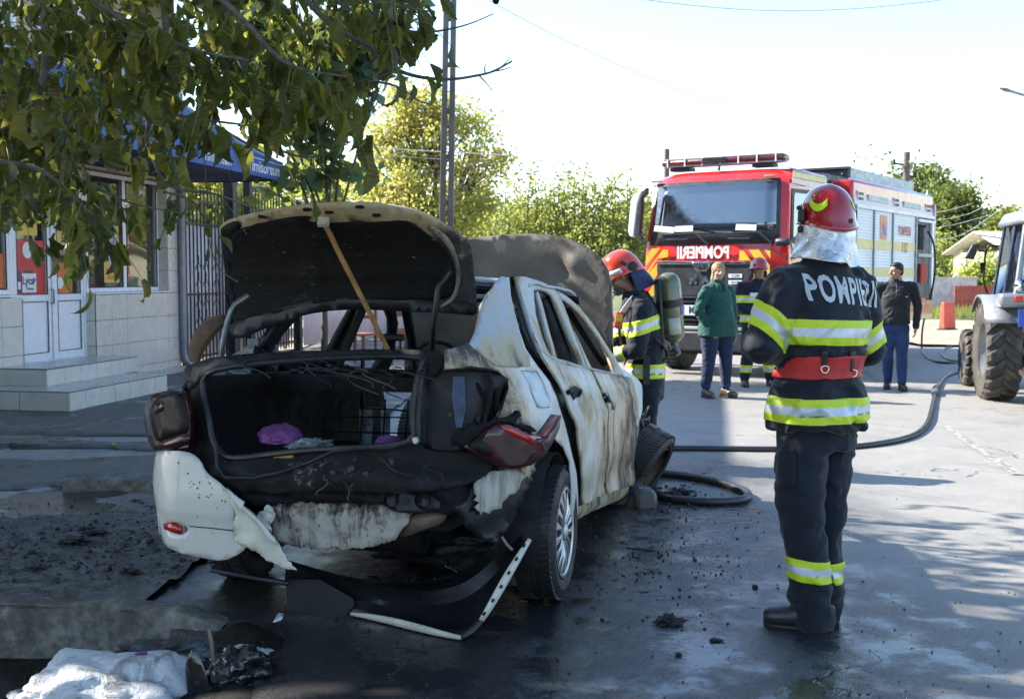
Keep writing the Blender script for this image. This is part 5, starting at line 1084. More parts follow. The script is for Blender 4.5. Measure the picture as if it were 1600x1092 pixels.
def tree(name, label, base, blobs, nleaf, size, m, bark, seed, trunk_r=.15, cl_per=26, spread=.30, cat='tree', group=None, shoots=False, dens_edge=.55):
    """blobs: (x,y,z,rx,ry,rz) relative to base; limbs grow to leaf clumps spread through the blobs"""
    rng = np.random.default_rng(seed); o = empty(name, base); tag(o, label, cat, group)
    vol = np.array([b_[3] * b_[4] * b_[5] for b_ in blobs]); cc = []; tb = MB()
    top = max(b_[2] for b_ in blobs); fork = Vector((0, 0, top * (.30 if not shoots else .05)))
    tb.tube([(0, 0, -.1), (trunk_r * .3, 0, fork.z * .5), fork], [trunk_r * 1.25, trunk_r, trunk_r * .8], 8)
    for b_, v in zip(blobs, vol):
        k = max(4, int(cl_per * len(blobs) * v / vol.sum())); bc = Vector(b_[:3]); hub = fork.lerp(bc, .55) + Vector((0, 0, .1)); 
        tb.tube([fork, fork.lerp(hub, .5) + Vector((rng.normal() * .1, rng.normal() * .1, 0)), hub, bc], [trunk_r * .6, trunk_r * .45, trunk_r * .32, trunk_r * .15], 6)
        for i in range(k):
            d = rng.normal(size=3); d /= np.linalg.norm(d); r = rng.uniform(dens_edge, 1.02); c = bc + Vector((d[0] * b_[3] * r, d[1] * b_[4] * r, d[2] * b_[5] * r))
            if c.z < .25: c.z = .25 + rng.uniform(0, .3)
            cc.append(c); mid = hub.lerp(c, .5) + Vector((rng.normal() * .12, rng.normal() * .12, rng.uniform(0, .2)))
            tb.tube([hub if not shoots else Vector((c.x * .3, c.y * .3, 0)), mid, c], [trunk_r * .22, trunk_r * .12, .008], 4)
    tb.build('trunk', bark, o, smooth=60)
    idx = rng.integers(0, len(cc), nleaf); wgt = rng.lognormal(0, .35, len(cc)); base_c = np.array([tuple(c) for c in cc])[idx]
    sp = spread * wgt[idx][:, None]
    off = rng.normal(size=(nleaf, 3)) * sp * np.array([1, 1, .75 if not shoots else 1.1]); C = base_c + off; C[:, 2] = np.maximum(C[:, 2], .05)
    leafmesh('crown', C, None, None, size, o, m, rng)
    return o
BARK = mat('grey_brown_bark', (.09, .075, .06), .9, var=.4, vs=8, bump=1, bs=30, aniso=(1, 1, .3))
L_YEL = leafmat('yellowing_locust_leaf', [(.22, .27, .08), (.38, .40, .12), (.52, .47, .15), (.42, .34, .15)], .6, scale=.5)
L_OLV = leafmat('olive_shrub_leaf', [(.12, .15, .06), (.24, .27, .10), (.38, .37, .16)], .58, scale=.6)
L_DRK = leafmat('dark_green_leaf', [(.03, .06, .02), (.06, .10, .03), (.12, .14, .04)], .4, scale=.4)
L_BLU = leafmat('bluish_green_leaf', [(.03, .07, .045), (.05, .11, .06), (.09, .13, .05)], .35, scale=1.5)
def T(px, py, Y): p = at(px, py, Y); return p
g = T(672, 430, 40); B0 = (g.x, g.y, 0)
def bl_(L, base): return [((at(x, y, Y).x - base[0]), Y - base[1], at(x, y, Y).z, rx / 1800 * Y, rx / 1800 * Y * .9, ry / 1800 * Y) for x, y, Y, rx, ry in L]
tree('locust_tree', 'big loose tree with yellowing leaves behind the concrete pole', B0, bl_([(620, 240, 40, 62, 75), (690, 190, 40, 60, 60), (745, 260, 41, 46, 85), (665, 320, 39, 85, 60), (575, 300, 40, 45, 55), (735, 350, 40, 55, 45), (640, 165, 40.5, 45, 40)], B0), 21000, .105, L_YEL, BARK, 3, .2, 30, .32, dens_edge=.3)
g = T(880, 430, 35); B1 = (g.x, g.y, 0)
tree('shrub', 'tall loose shrub with upright shoots between the yellow tree and the fire engine', B1, bl_([(830, 350, 35, 50, 55), (890, 345, 35, 60, 65), (950, 345, 35, 55, 60), (790, 380, 35, 45, 35), (860, 400, 34, 80, 40), (960, 395, 34, 70, 45), (1000, 370, 35, 35, 60)], B1), 12000, .085, L_OLV, BARK, 5, .07, 30, .26, cat='shrub', shoots=True)
rs = random.Random(4)
b = MB(); rng = np.random.default_rng(8); CC = []
for px in (797, 812, 826, 838, 858, 874, 892, 915, 938, 946, 961, 985, 995):
    top = at(px + rs.uniform(-6, 6), rs.uniform(246, 300), 35); bot = at(px + rs.uniform(-12, 12), 400, 35); b.tube([bot - Vector(B1), (bot + top) / 2 - Vector(B1) + Vector((rs.uniform(-.15, .15), 0, 0)), top - Vector(B1)], [.03, .02, .006], 4)
    for t in np.linspace(.1, 1, 60): q = bot.lerp(top, t) - Vector(B1); CC.append((q.x + rng.normal() * .10, q.y + rng.normal() * .10, q.z))
shr = [o for o in COL.objects if o.name.startswith('shrub')][0]
b.build('shoots', BARK, shr); leafmesh('shoot_leaves', np.array(CC), None, None, .09, shr, L_OLV, rng)
for (lab, px, Y, bl0, n, sz, m, sd_) in (('dark round tree beyond the fire engine at the right', 1480, 62, [(1480, 320, 62, 38, 32), (1470, 370, 62, 35, 40), (1500, 345, 62, 30, 30)], 9000, .15, L_DRK, 11),
        ('lighter green trees behind the small house', 1545, 66, [(1560, 380, 66, 50, 40), (1530, 400, 66, 45, 35), (1600, 370, 66, 45, 50), (1556, 348, 66, 20, 18)], 11000, .15, L_OLV, 12),
        ('low green hedge tree left of the small house', 1462, 56, [(1458, 410, 56, 26, 40), (1470, 440, 56, 30, 30)], 4000, .12, L_OLV, 13),
        ('vine bush growing over the red fence by the small house', 1520, 43, [(1525, 432, 43, 22, 18), (1548, 428, 43, 20, 18), (1535, 452, 43, 16, 14)], 3200, .10, L_YEL, 14)):
    q = at(px, 430, Y); Bq_ = (q.x, q.y, 0); tree('garden_tree', lab, Bq_, bl_(bl0, Bq_), n, sz, m, BARK, sd_, .15, 20, .35)
PLC = ['behind the shop, second from the left', 'behind the shop, behind its roof', 'left of the yellowing tree', 'farthest left behind the shop', 'beyond the long low house', 'right of the low house roof', 'at the far right horizon', 'behind the tall loose shrub', 'between the shrub and the fire engine', 'hidden behind the fire engine cab', 'behind the yellowing tree', 'just behind the gate screen', 'beside the gate inside the yard']
for k, (x, y, s, m) in enumerate(((-14, 46, 1.2, L_DRK), (-20, 40, 1.3, L_OLV), (-9.5, 52, 1.1, L_OLV), (-27, 50, 1.5, L_DRK), (24, 70, 1.3, L_DRK), (34, 64, 1.2, L_OLV), (43, 75, 1.5, L_DRK), (2, 75, 1.0, L_DRK), (9, 80, 1.1, L_OLV), (16, 85, 1.1, L_DRK), (-3, 62, 1.0, L_YEL), (-8.6, 30, .72, L_YEL), (-12.5, 27, .8, L_OLV))):
    tree('background_tree', ['broad green tree far off', 'olive green tree far off', 'dark leafy tree far off'][k % 3] + ' ' + PLC[k], (x, y, 0), [(0, 0, 4.2 * s, 2.6 * s, 2.4 * s, 2.2 * s), (1.6 * s, .5, 3.2 * s, 1.8 * s, 1.6 * s, 1.6 * s), (-1.5 * s, 0, 3.2 * s, 1.8 * s, 1.6 * s, 1.7 * s)], 7000, .2, m, BARK, 60 + k, .2, 22, .45, group='trees behind the yards')
# climbing creeper with bluish heart leaves hanging by the awning
g = at(505, 430, 17.5); Bc = (g.x, g.y, 0)
tree('creeper', 'hanging creeper with bluish green heart-shaped leaves right of the blue awning', Bc, bl_([(510, 100, 17.5, 48, 70), (560, 60, 17.5, 55, 70), (620, 40, 17.5, 40, 60), (480, 200, 17.5, 40, 60), (515, 260, 17.5, 26, 45), (470, 290, 17.6, 40, 26), (440, 120, 17.8, 60, 80), (530, 160, 17.5, 30, 40), (400, 60, 18, 60, 70)], Bc), 2600, .19, L_BLU, BARK, 21, .05, 13, .17, cat='climbing plant', dens_edge=.2)
# ================================================================ small house, fences and barrier at the right
ho = empty('small_house', (at(1513, 430, 62).x, 62, 0), (0, 0, R(-25))); ho.scale = (1, 1, .82); tag(ho, 'small pale gabled house with a grooved sheet roof behind the tractor', 'house')
b = MB(); b.add([(-2, -2, 0), (2.4, -2, 0), (2.4, 4, 0), (-2, 4, 0), (-2, -2, 1.9), (2.4, -2, 1.9), (2.4, 4, 1.9), (-2, 4, 1.9), (-2, 1, 3.1), (2.4, 1, 3.1)], [(0, 1, 5, 4), (1, 2, 6, 5), (2, 3, 7, 6), (3, 0, 4, 7), (4, 8, 7), (5, 6, 9)]); b.build('wall', mat('cream_render', (.50, .45, .36), .9, var=.1, dirt=.2, dirtcol=(.3, .26, .2)), ho)
b = MB(); n = 60
for s in (-1, 1): b.grid([[(-2.2 + 4.8 * i / n, 1 + s * v * 3.25, 3.18 - v * 1.32 + .025 * math.sin(i * 1.6)) for i in range(n + 1)] for v in (0, .5, 1)])
b.build('roof', mat('rusty_cream_roof_sheet', (.42, .38, .32), .7, var=.15, dirt=.25, dirtcol=(.25, .16, .10), ds=1), ho, solid=.02)
b = MB(); b.box((-2.02, .6, 1.1), (.05, .8, .9)); b.build('window', M_GASK, ho)
bh = empty('long_house', (at(1640, 430, 46).x, 46, 0), (0, 0, R(8))); tag(bh, 'low pale house glimpsed through the tractor cab windows', 'house')
b = MB(); b.box((0, 0, 1.2), (6, 4, 2.4)); b.build('wall', mat('cream_render', (.5, .45, .36)), bh); b = MB(); b.add([(-3.3, -2.4, 2.35), (3.3, -2.4, 2.35), (3.3, 0, 3.2), (-3.3, 0, 3.2), (-3.3, 2.4, 2.35), (3.3, 2.4, 2.35)], [(0, 1, 2, 3), (3, 2, 5, 4)]); b.build('roof', mat('cream_sheet', (.5, .46, .38)), bh, solid=.05)
M_REDF = mat('faded_red_fence', (.42, .09, .06), .7, var=.2, vs=3)
rf = empty('red_fence', (at(1495, 430, 41).x, 41, 0), (0, 0, 0)); tag(rf, 'faded red board fence in front of the small house', 'fence')
for k in range(22): b = MB(); b.box((k * .15, 0, .62), (.135, .03, 1.0 + .03 * (k % 2))); b.build('board', M_REDF, rf)
for z in (.3, .95): b = MB(); b.box((1.6, .03, z), (3.3, .03, .08)); b.build('rail', M_REDF, rf)
wl = empty('white_wall', (at(1440, 430, 42).x, 42, 0)); tag(wl, 'low white garden wall behind the rear of the fire engine', 'wall'); b = MB(); b.box((.7, 0, .7), (2.6, .15, 1.35)); b.box((.7, 0, 1.40), (2.7, .2, .06)); b.build('masonry', mat('white_wash', (.6, .58, .54), .9), wl)
br = empty('plastic_barrier', gp(1480, 518), (0, 0, .5)); tag(br, 'red plastic road barrier standing on the sandy verge', 'barrier')
b = MB(); b.add([(-.22, -.1, .08), (.22, -.1, .08), (.22, .1, .08), (-.22, .1, .08), (-.20, -.05, .78), (.20, -.05, .78), (.20, .05, .78), (-.20, .05, .78)], [(0, 1, 5, 4), (1, 2, 6, 5), (2, 3, 7, 6), (3, 0, 4, 7), (4, 5, 6, 7), (0, 3, 2, 1)]); b.build('body', mat('red_barrier_plastic', (.62, .07, .04), .5, var=.1), br, bevel=.02)
b = MB(); b.box((0, 0, .04), (.46, .3, .08)); b.build('foot', M_GASK, br)
# grass tufts on the bank
rng = np.random.default_rng(77); n = 9000; X = rng.uniform(13, 26, n); Y = rng.uniform(37.5, 47, n); Vv = np.zeros((n, 3, 3)); hh = rng.uniform(.12, .42, n); an = rng.uniform(0, 6.28, n)
Vv[:, 0] = np.stack([X - .02 * np.cos(an), Y - .02 * np.sin(an), np.full(n, .1)], 1); Vv[:, 1] = np.stack([X + .02 * np.cos(an), Y + .02 * np.sin(an), np.full(n, .1)], 1); Vv[:, 2] = np.stack([X + rng.normal(size=n) * .08, Y + rng.normal(size=n) * .08, .15 + hh], 1)
me = bpy.data.meshes.new('grass'); me.from_pydata(Vv.reshape(-1, 3).tolist(), [], np.arange(n * 3).reshape(n, 3).tolist()); tag(link_mesh('grass', me, None, leafmat('grass_blade', [(.08, .13, .03), (.15, .19, .05), (.25, .23, .1)], .4, scale=.6)), kind='stuff')
# ================================================================ THE WALNUT TREE OVERHEAD
rngw = random.Random(12)
WB = Vector((-4.6, 3.4, 0)); wal = empty('walnut_tree', WB); tag(wal, 'walnut tree whose wilted leafy boughs hang across the top left', 'tree')
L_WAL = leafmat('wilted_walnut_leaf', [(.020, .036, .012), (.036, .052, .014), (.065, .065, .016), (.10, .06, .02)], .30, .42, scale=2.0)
L_WALY = leafmat('walnut_leaf_painted_sunlight', [(.12, .14, .03), (.26, .26, .04), (.42, .32, .04), (.22, .11, .03)], .55, .5, scale=1.2)  # lighter copy of the leaf; sun shining through is put into the colour
def veined():
    N = NT('wilted_walnut_leaflet'); x, y, z = N.xyz(); oi = N.n('ObjectInfo').outputs['Random']; ay = N.math('ABSOLUTE', y)
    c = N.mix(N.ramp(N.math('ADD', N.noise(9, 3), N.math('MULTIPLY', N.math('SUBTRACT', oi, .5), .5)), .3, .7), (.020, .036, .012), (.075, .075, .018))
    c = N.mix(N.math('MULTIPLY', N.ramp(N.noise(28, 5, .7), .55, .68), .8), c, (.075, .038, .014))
    w_ = N.math('SINE', N.math('MULTIPLY', N.math('SUBTRACT', x, N.math('MULTIPLY', ay, .9)), 480.0)); v = N.math('MAXIMUM', N.ramp(ay, .0014, .0004), N.math('MULTIPLY', N.ramp(w_, .75, 1.0), .55))
    c = N.mix(N.math('MULTIPLY', v, .6), c, (.13, .14, .05)); N.set('Base Color', c).set('Roughness', .42).set('Specular IOR Level', .35); N.bump(N.math('ADD', w_, N.noise(60, 4)), .5, .002)
    tr = N.n('BsdfTranslucent', {0: N.mix(.5, c, (.5, .5, .06))}); mx = N.n('MixShader', {0: .45, 1: N.b.outputs[0], 2: tr.outputs[0]}); N.t.links.new(mx.outputs[0], N.out.inputs[0]); return N.mat
L_VEIN = veined()
M_TWIG = mat('walnut_bark', (.085, .08, .072), .85, var=.35, vs=30, bump=.6, bs=120)
def leaf_geo(L, W, droop, fold, curl, seed, n=7):
    r = random.Random(seed); pts = []; p = Vector((0, 0, 0)); ang = 0; rows = []
    for i in range(n):
        t = i / (n - 1); wd = W * (math.sin(math.pi * min(1, t * .92 + .06)) ** .75) * (1 - .25 * t) * (0.12 if i == n - 1 else 1)
        x = math.cos(ang); z = -math.sin(ang); side = Vector((0, 1, 0)); up = Vector((math.sin(ang), 0, math.cos(ang)))
        tw = curl * (t - .3) + r.uniform(-.15, .15); s2 = side * math.cos(tw) + up * math.sin(tw); u2 = up * math.cos(tw) - side * math.sin(tw)
        lift = fold * wd * (1 + r.uniform(-.3, .5)); lf2 = fold * wd * (1 + r.uniform(-.3, .5)); wv = .12 * W * math.sin(i * 2.1 + seed)
        rows.append([p - s2 * wd * .5 + u2 * (lift + wv), p, p + s2 * wd * .5 + u2 * (lf2 - wv)])
        ang += droop / (n - 1) * (1 + r.uniform(-.4, .6)); p = p + Vector((x, 0, z)) * (L / (n - 1))
    v = [q for r_ in rows for q in r_]; f = [(i * 3 + j, i * 3 + j + 1, i * 3 + 4 + j, i * 3 + 3 + j) for i in range(n - 1) for j in range(2)]
    return v, f
LV = []
for k in range(14):
    v, f = leaf_geo(.108 * rngw.uniform(.7, 1.3), .038 * rngw.uniform(.8, 1.35), rngw.uniform(.2, 1.9), rngw.uniform(.2, 1.1), rngw.uniform(-1.4, 1.4), k)
    me = bpy.data.meshes.new('leaf'); me.from_pydata([tuple(q) for q in v], [], f); me.materials.append(L_VEIN); shade(me, 80); LV.append((me, np.array([tuple(q) for q in v]), f))
near_n = 0; far_v = []; far_f = []; far_i = 0; yel_v = []; yel_f = []; yel_i = 0; stems = MB(); cand = []
def leaf_at(p, d, s, col, k=None):
    """queue one leaf: position, hanging direction, size"""
    q = d.normalized().to_track_quat('X', 'Z'); q = q @ Euler((rngw.uniform(-1.3, 1.3), 0, 0)).to_quaternion()
    M4 = Matrix.Translation(p) @ q.to_matrix().to_4x4() @ Matrix.Scale(s, 4); cand.append((M4, k if k is not None else rngw.randrange(len(LV)), col, p))
def compound(p, d, n, s, col):
    """a rachis with leaflets along both sides, wilted so that they hang"""
    L = .26 * s; pts = [p + d * (L * t) + Vector((0, 0, -.12 * L * t * t * 3)) for t in np.linspace(0, 1, 6)]; stems.tube(pts, [.0026, .0024, .002, .0018, .0015, .001], 4)
    sd = d.cross(Vector((0, 0, 1))); sd = sd.normalized() if sd.length > .1 else Vector((1, 0, 0))
    for i in range(n):
        t = (i // 2 + 1) / (n // 2 + 1) if i < n - 1 else 1.0; q = pts[min(5, int(t * 5))]; sg = (-1 if i % 2 else 1) if i < n - 1 else 0
        hang = (sd * sg * .55 + d * .5 + Vector((0, 0, -1.0 - rngw.uniform(0, .8)))).normalized() + Vector((rngw.gauss(0, .22), rngw.gauss(0, .22), 0)); leaf_at(q, hang, s * rngw.uniform(.75, 1.25), col)
# limbs (surveyed from the photograph) and their continuation out of frame to the trunk
def limb(pts, r0, r1, leaves=0, ls=1.0, col=0, ext=True):
    P = smoothloop([at(*q) for q in pts], 2, closed=False); rs_ = [r0 + (r1 - r0) * i / (len(P) - 1) for i in range(len(P))]
    b = MB(); b.tube(P, rs_, 7); b.build('branch', M_TWIG, wal, smooth=60).location = -WB
    for k in range(leaves):
        t = rngw.uniform(.1, 1) ; q = P[int(t * (len(P) - 1))]; compound(q, Vector((rngw.uniform(-.5, 1), rngw.uniform(-.8, .8), rngw.uniform(-.7, .2))).normalized(), rngw.choice((5, 7)), ls, col)
    return P
b = MB(); tr = [WB + Vector(q) for q in ((0, 0, -.3), (.05, 0, 1.0), (.15, .1, 2.2), (.3, .2, 3.1))]; b.tube([q - WB for q in tr], [.24, .19, .17, .15], 12); b.build('trunk', BARK, wal, smooth=60)
for q in ((-.9, 5.0, 3.6), (-.4, 3.6, 3.3), (-2.2, 6.5, 4.2), (-1.2, 2.0, 3.8), (-5.2, 6.0, 4.6), (-3.4, 1.0, 4.4), (-2.9, 3.6, 5.6)):
    b = MB(); a0 = tr[-1] - WB; e = Vector(q) - WB; b.tube([a0, a0.lerp(e, .4) + Vector((0, 0, .25)), e], [.10, .07, .03], 8); b.build('branch', M_TWIG, wal, smooth=60)
limb([(430, -60, 4.4), (470, -10, 4.3), (510, 35, 4.3), (545, 58, 4.3), (575, 70, 4.3), (590, 92, 4.3), (625, 113, 4.3), (665, 123, 4.3), (708, 125, 4.3), (748, 118, 4.3), (770, 113, 4.3), (800, 96, 4.3)], .012, .0035)
limb([(748, 118, 4.3), (758, 128, 4.3), (770, 143, 4.3)], .003, .0015); limb([(758, 116, 4.3), (757, 105, 4.3), (760, 101, 4.3)], .003, .0015); limb([(770, 113, 4.3), (787, 103, 4.3), (797, 90, 4.3)], .003, .0015); limb([(768, 112, 4.3), (785, 110, 4.3), (799, 105, 4.3)], .003, .0015)
limb([(520, 0, 4.5), (560, 22, 4.5), (610, 42, 4.5), (655, 53, 4.5), (700, 47, 4.5), (735, 38, 4.5), (771, 22, 4.5)], .008, .002)
limb([(575, 127, 4.6), (610, 131, 4.6), (635, 143, 4.6), (652, 158, 4.6), (672, 163, 4.6), (690, 173, 4.6)], .005, .002); limb([(560, 128, 4.6), (600, 118, 4.6), (622, 108, 4.6), (645, 88, 4.6), (665, 62, 4.6)], .0035, .002)
limb([(400, 190, 4.6), (415, 215, 4.6), (440, 238, 4.6), (480, 248, 4.6), (515, 240, 4.6), (548, 222, 4.6)], .007, .002, 2)
limb([(60, -40, 4.2), (70, 40, 4.2), (72, 110, 4.2), (55, 165, 4.2), (20, 195, 4.2), (-30, 205, 4.2)], .012, .016, 8, 1.1)
limb([(250, -30, 4.4), (262, 60, 4.4), (250, 150, 4.4), (225, 215, 4.4), (240, 245, 4.4), (252, 285, 4.4), (290, 300, 4.4), (330, 300, 4.4), (395, 325, 4.4)], .012, .004, 3, .6)
limb([(255, 300, 4.3), (300, 310, 4.3), (322, 345, 4.3), (330, 395, 4.3), (345, 425, 4.3), (372, 441, 4.3)], .005, .002)
limb([(-20, 250, 4.0), (60, 260, 4.0), (110, 300, 4.0), (150, 345, 4.0)], .010, .004, 7, 1.0); limb([(130, 280, 4.2), (190, 315, 4.2), (250, 328, 4.2), (300, 335, 4.2)], .005, .002, 2, .6)
limb([(300, -40, 3.9), (380, 30, 3.9), (430, 90, 3.9), (470, 110, 3.9), (540, 120, 3.9)], .012, .004, 8, 1.15); limb([(100, -30, 3.8), (200, 40, 3.8), (300, 80, 3.8), (390, 95, 3.8)], .012, .004, 10, 1.1)
limb([(500, -40, 4.0), (560, -5, 4.0), (620, 10, 4.0), (680, 20, 4.0)], .008, .003, 8, .95); limb([(0, 120, 4.8), (120, 160, 4.8), (220, 170, 4.8), (330, 190, 4.8), (430, 200, 4.8)], .012, .004, 8, 1.0)
MASS = [(-60, -60), (690, -60), (672, -10), (630, 10), (590, 45), (560, 80), (530, 70), (505, 100), (470, 120), (440, 165), (395, 150), (330, 150), (280, 165), (250, 215), (205, 255), (170, 220), (155, 250), (175, 350), (150, 385), (100, 345), (70, 320), (30, 345), (-60, 365)]
n_c = 0
while n_c < 100:
    x, y = rngw.uniform(-60, 700), rngw.uniform(-60, 410)
    if not inside((x, y), MASS) or rngw.random() > 1.1 - max(0, y) / 600: continue
    n_c += 1; Y = rngw.uniform(3.6, 5.2); compound(at(x, y - 25, Y), Vector((rngw.uniform(-.3, 1), rngw.uniform(-.8, .8), rngw.uniform(-.5, .35))).normalized(), rngw.choice((5, 7, 7)), rngw.uniform(.62, 1.05), 0)
# single strays at the fringe, hanging just where the photo has them
for (x, y, Y, s, dx_, dz_) in ((345, 365, 4.3, .62, .6, -.4), (360, 405, 4.3, .62, .35, -.9), (332, 385, 4.3, .5, -.1, -1), (300, 300, 4.3, .8, .2, -1), (270, 318, 4.3, .75, .15, -1), (252, 322, 4.3, .8, .1, -1), (240, 330, 4.3, .6, -.2, -1), (160, 380, 4.0, .9, .2, -1), (120, 395, 4.0, .9, .35, -1), (95, 350, 4.0, .9, .5, -1), (130, 330, 4.0, 1, .4, -1), (150, 300, 4.1, 1.1, .3, -1), (75, 380, 4.0, 1, .6, -.8), (46, 385, 4.0, 1, .4, -.8), (200, 250, 4.1, 1.1, .4, -1),
                               (560, 160, 4.2, .95, .25, -1), (535, 165, 4.2, .8, 0, -1), (590, 85, 4.2, .9, .2, -1), (610, 45, 4.2, .9, .4, -1), (655, 15, 4.2, 1.1, .3, -1), (640, 60, 4.2, .7, .1, -1), (480, 140, 4.0, 1.2, .5, -.9), (430, 165, 4.0, 1.2, .5, -.9), (515, 115, 4.0, 1.2, .7, -.5), (330, 200, 4.2, 1.0, .2, -1), (395, 205, 4.2, .9, .3, -1), (190, 320, 4.3, .7, .6, -.7), (345, 330, 4.35, .5, .2, -1)):
    for k in range(2): leaf_at(at(x + rngw.uniform(-8, 8), y + rngw.uniform(-8, 8), Y), Vector((dx_ + rngw.gauss(0, .12), rngw.gauss(0, .3), dz_)), s * rngw.uniform(.85, 1.15), 0)
# the nearest 300 are leaves of their own
EXC = [(262, 262), (372, 225), (480, 205), (480, 330), (352, 328), (300, 296), (262, 296)]
def clear(c):
    p = c[3]; pz = (p.z - CAMZ); py = 546 - 1800 * math.tan(math.atan2(pz, p.y) + PIT); px = 800 + 1800 * p.x / p.y; return (364 < px < 446 and 238 < py < 292) or ((inside((px, py), EXC) or (px > 352 and py > 300)) and rngw.random() < .9)
cand = [c for c in cand if not clear(c)]
vis = [c for c in cand if -40 < (c[3].x / c[3].y * 1800 + 800) < 1640]
vis.sort(key=lambda c: (c[3] - CP).length / (c[0].to_scale().x)); own = vis[:300]; ids = set(id(c) for c in own)
for M4, k, col, p in own:
    o = bpy.data.objects.new('leaf', LV[k][0]); COL.objects.link(o); o.parent = wal; o.matrix_basis = Matrix.Translation(-WB) @ M4
rest = [c for c in cand if id(c) not in ids]
def bulk(name, items, m):
    V, F, i0 = [], [], 0
    for M4, k, col, p in items:
        A = np.array(M4); v = LV[k][1] @ A[:3, :3].T + A[:3, 3] - np.array(WB); V.append(v); F += [tuple(a + i0 for a in f) for f in LV[k][2]]; i0 += len(v)
    me = bpy.data.meshes.new(name); me.from_pydata(np.concatenate(V).tolist(), [], F); tag(link_mesh(name, me, wal, m), kind='stuff'); shade(me, 80)
cand.clear()
# deeper foliage, part in the leaf colour with sunlight painted in
for k in range(400):
    for _ in range(40):
        x, y = rngw.uniform(-80, 620), rngw.uniform(-80, 380)
        if inside((x, y), MASS): break
    Y = rngw.uniform(5.4, 9.0); compound(at(x, y, Y), Vector((rngw.uniform(-1, 1), rngw.uniform(-.8, .8), rngw.uniform(-.5, .4))).normalized(), 7, rngw.uniform(.65, 1.0), 1)
deep = [c for c in cand if not clear(c)]; cand.clear()
bulk('foliage', rest + [c for c in deep if rngw.random() < .55], L_WAL); bulk('foliage_painted_sunlight', [c for c in deep if rngw.random() < .45], L_WALY)
# the crown above and beside the frame, which shades the foreground
C_ = []
while len(C_) < 7000:
    x, y, z = rngw.uniform(-7.5, 1.6), rngw.uniform(-1.5, 8.5), rngw.uniform(3.0, 6.6)
    if ((x + 2.9) / 4.3) ** 2 + ((y - 3.6) / 4.8) ** 2 + ((z - 4.7) / 1.9) ** 2 > 1: continue
    if y > .6 and z < 1.75 + .262 * y and abs(x) < .46 * y + .5: continue
    if nz((x, y, z), .9) < -.12: continue
    C_.append((x - WB.x, y - WB.y, z))
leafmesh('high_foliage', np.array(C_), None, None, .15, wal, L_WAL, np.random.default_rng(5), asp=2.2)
stems.v = [tuple(Vector(v) - WB) for v in stems.v]; tag(stems.build('leaf_stalks', mat('leaf_stalk', (.10, .12, .03), .6), wal, smooth=60), kind='stuff')
for x, y in ((668, 68), (775, 0)):
    o = crumpled('walnut', (at(x, y, 4.4) - WB), (.014, .014, .018), M_SOOT, 3, sub=2, amp=.1, flat=9, parent=wal)
# ================================================================ THE FIRE ENGINE
TH = R(34); TO = Vector((3.92, 16.6, 0)); trk = empty('fire_engine', TO, (0, 0, -TH)); tag(trk, 'red and white fire engine with mirrored POMPIERII lettering, roof light bar and side shutters', 'fire engine')
TI = (Matrix.Translation(TO) @ Matrix.Rotation(-TH, 4, 'Z')).inverted(); TC = TI @ CP
def tk(px, py, ax, val):
    d = TI.to_3x3() @ ray(px, py); return TC + d * ((val - TC[ax]) / d[ax])
M_RED = mat('fire_red_paint', (.50, .018, .016), .22, var=.06, vs=2, bump=.02, coat=.8, dirt=.08, dirtcol=(.2, .08, .06), ds=3)
M_TRED = mat('bright_red_stripe', (.58, .03, .02), .35, var=.05, bump=0)
M_TYEL = mat('chevron_yellow', (.62, .44, .04), .4, var=.06, bump=0)
M_SHUT = mat('white_shutter', (.74, .74, .74), .4, var=.06, vs=1, bump=.04, dirt=.12, dirtcol=(.4, .38, .36), ds=2)
M_PINK = mat('pale_pink_panel', (.58, .40, .38), .35, var=.06, bump=.02, coat=.3)  # paler and pinker than the red of cab and body
M_LILA = mat('lilac_reflex_stripe', (.40, .32, .55), .3, var=.06, bump=0, coat=.4)
M_PYEL = mat('pale_yellow_stripe', (.66, .54, .22), .4, var=.06, bump=0)
M_CHRM = mat('chrome', (.75, .77, .8), .12, metal=1.0, var=.05, bump=0)
M_TPLA = mat('dark_truck_plastic', (.022, .024, .03), .5, var=.25, bump=.1, dirt=.2, dirtcol=(.07, .065, .06))
M_BLUES = mat('grey_blue_alu', (.30, .36, .40), .4, metal=.3, var=.1, bump=.05)
M_WSG = mat('windscreen_glass', (.012, .020, .032), .03, var=.2, bump=0, coat=1.0, spec=.9, ior=1.85)
W_ = 2.30
# cab shell as sections along y (depth): front face leans back
def cabring(y, zt, inset):
    return [Vector((-W_ + inset, y, zt)), Vector((-inset, y, zt))]
b = MB(); rows = []
prof = [(.0, .62), (.0, 1.20), (.0, 1.62), (.03, 1.80), (.05, 1.93), (.20, 2.86), (.30, 3.00), (.48, 3.08), (.9, 3.12), (1.75, 3.10), (1.95, 3.02), (1.98, .9)]
for y, z in prof:
    t = max(0, (z - 1.9) / 1.15); ins = .075 * t ** 1.5; r = []
    for k in range(13):
        u = k / 12; x = -W_ + ins + (W_ - 2 * ins) * u; e = abs(2 * u - 1); bow = (.10 * e ** 5 if y < 1.2 else 0); r.append(Vector((x, y + bow, z - (.05 * e ** 6 if z > 2.95 else 0))))
    rows.append(r)
b.grid(rows); 
for s in (0, 12): 
    pl_ = [r[s] for r in rows]; b.add(pl_, [tuple(range(len(pl_)))])
cab = b.build('cab', M_RED, trk, smooth=38)
b = MB(); e = .012
def fq(x0, x1, z0, z1, y=-.012, lean=0): return [(x0, y + lean * (z0 - 1.93), z0), (x1, y + lean * (z0 - 1.93), z0), (x1, y + lean * (z1 - 1.93), z1), (x0, y + lean * (z1 - 1.93), z1)]
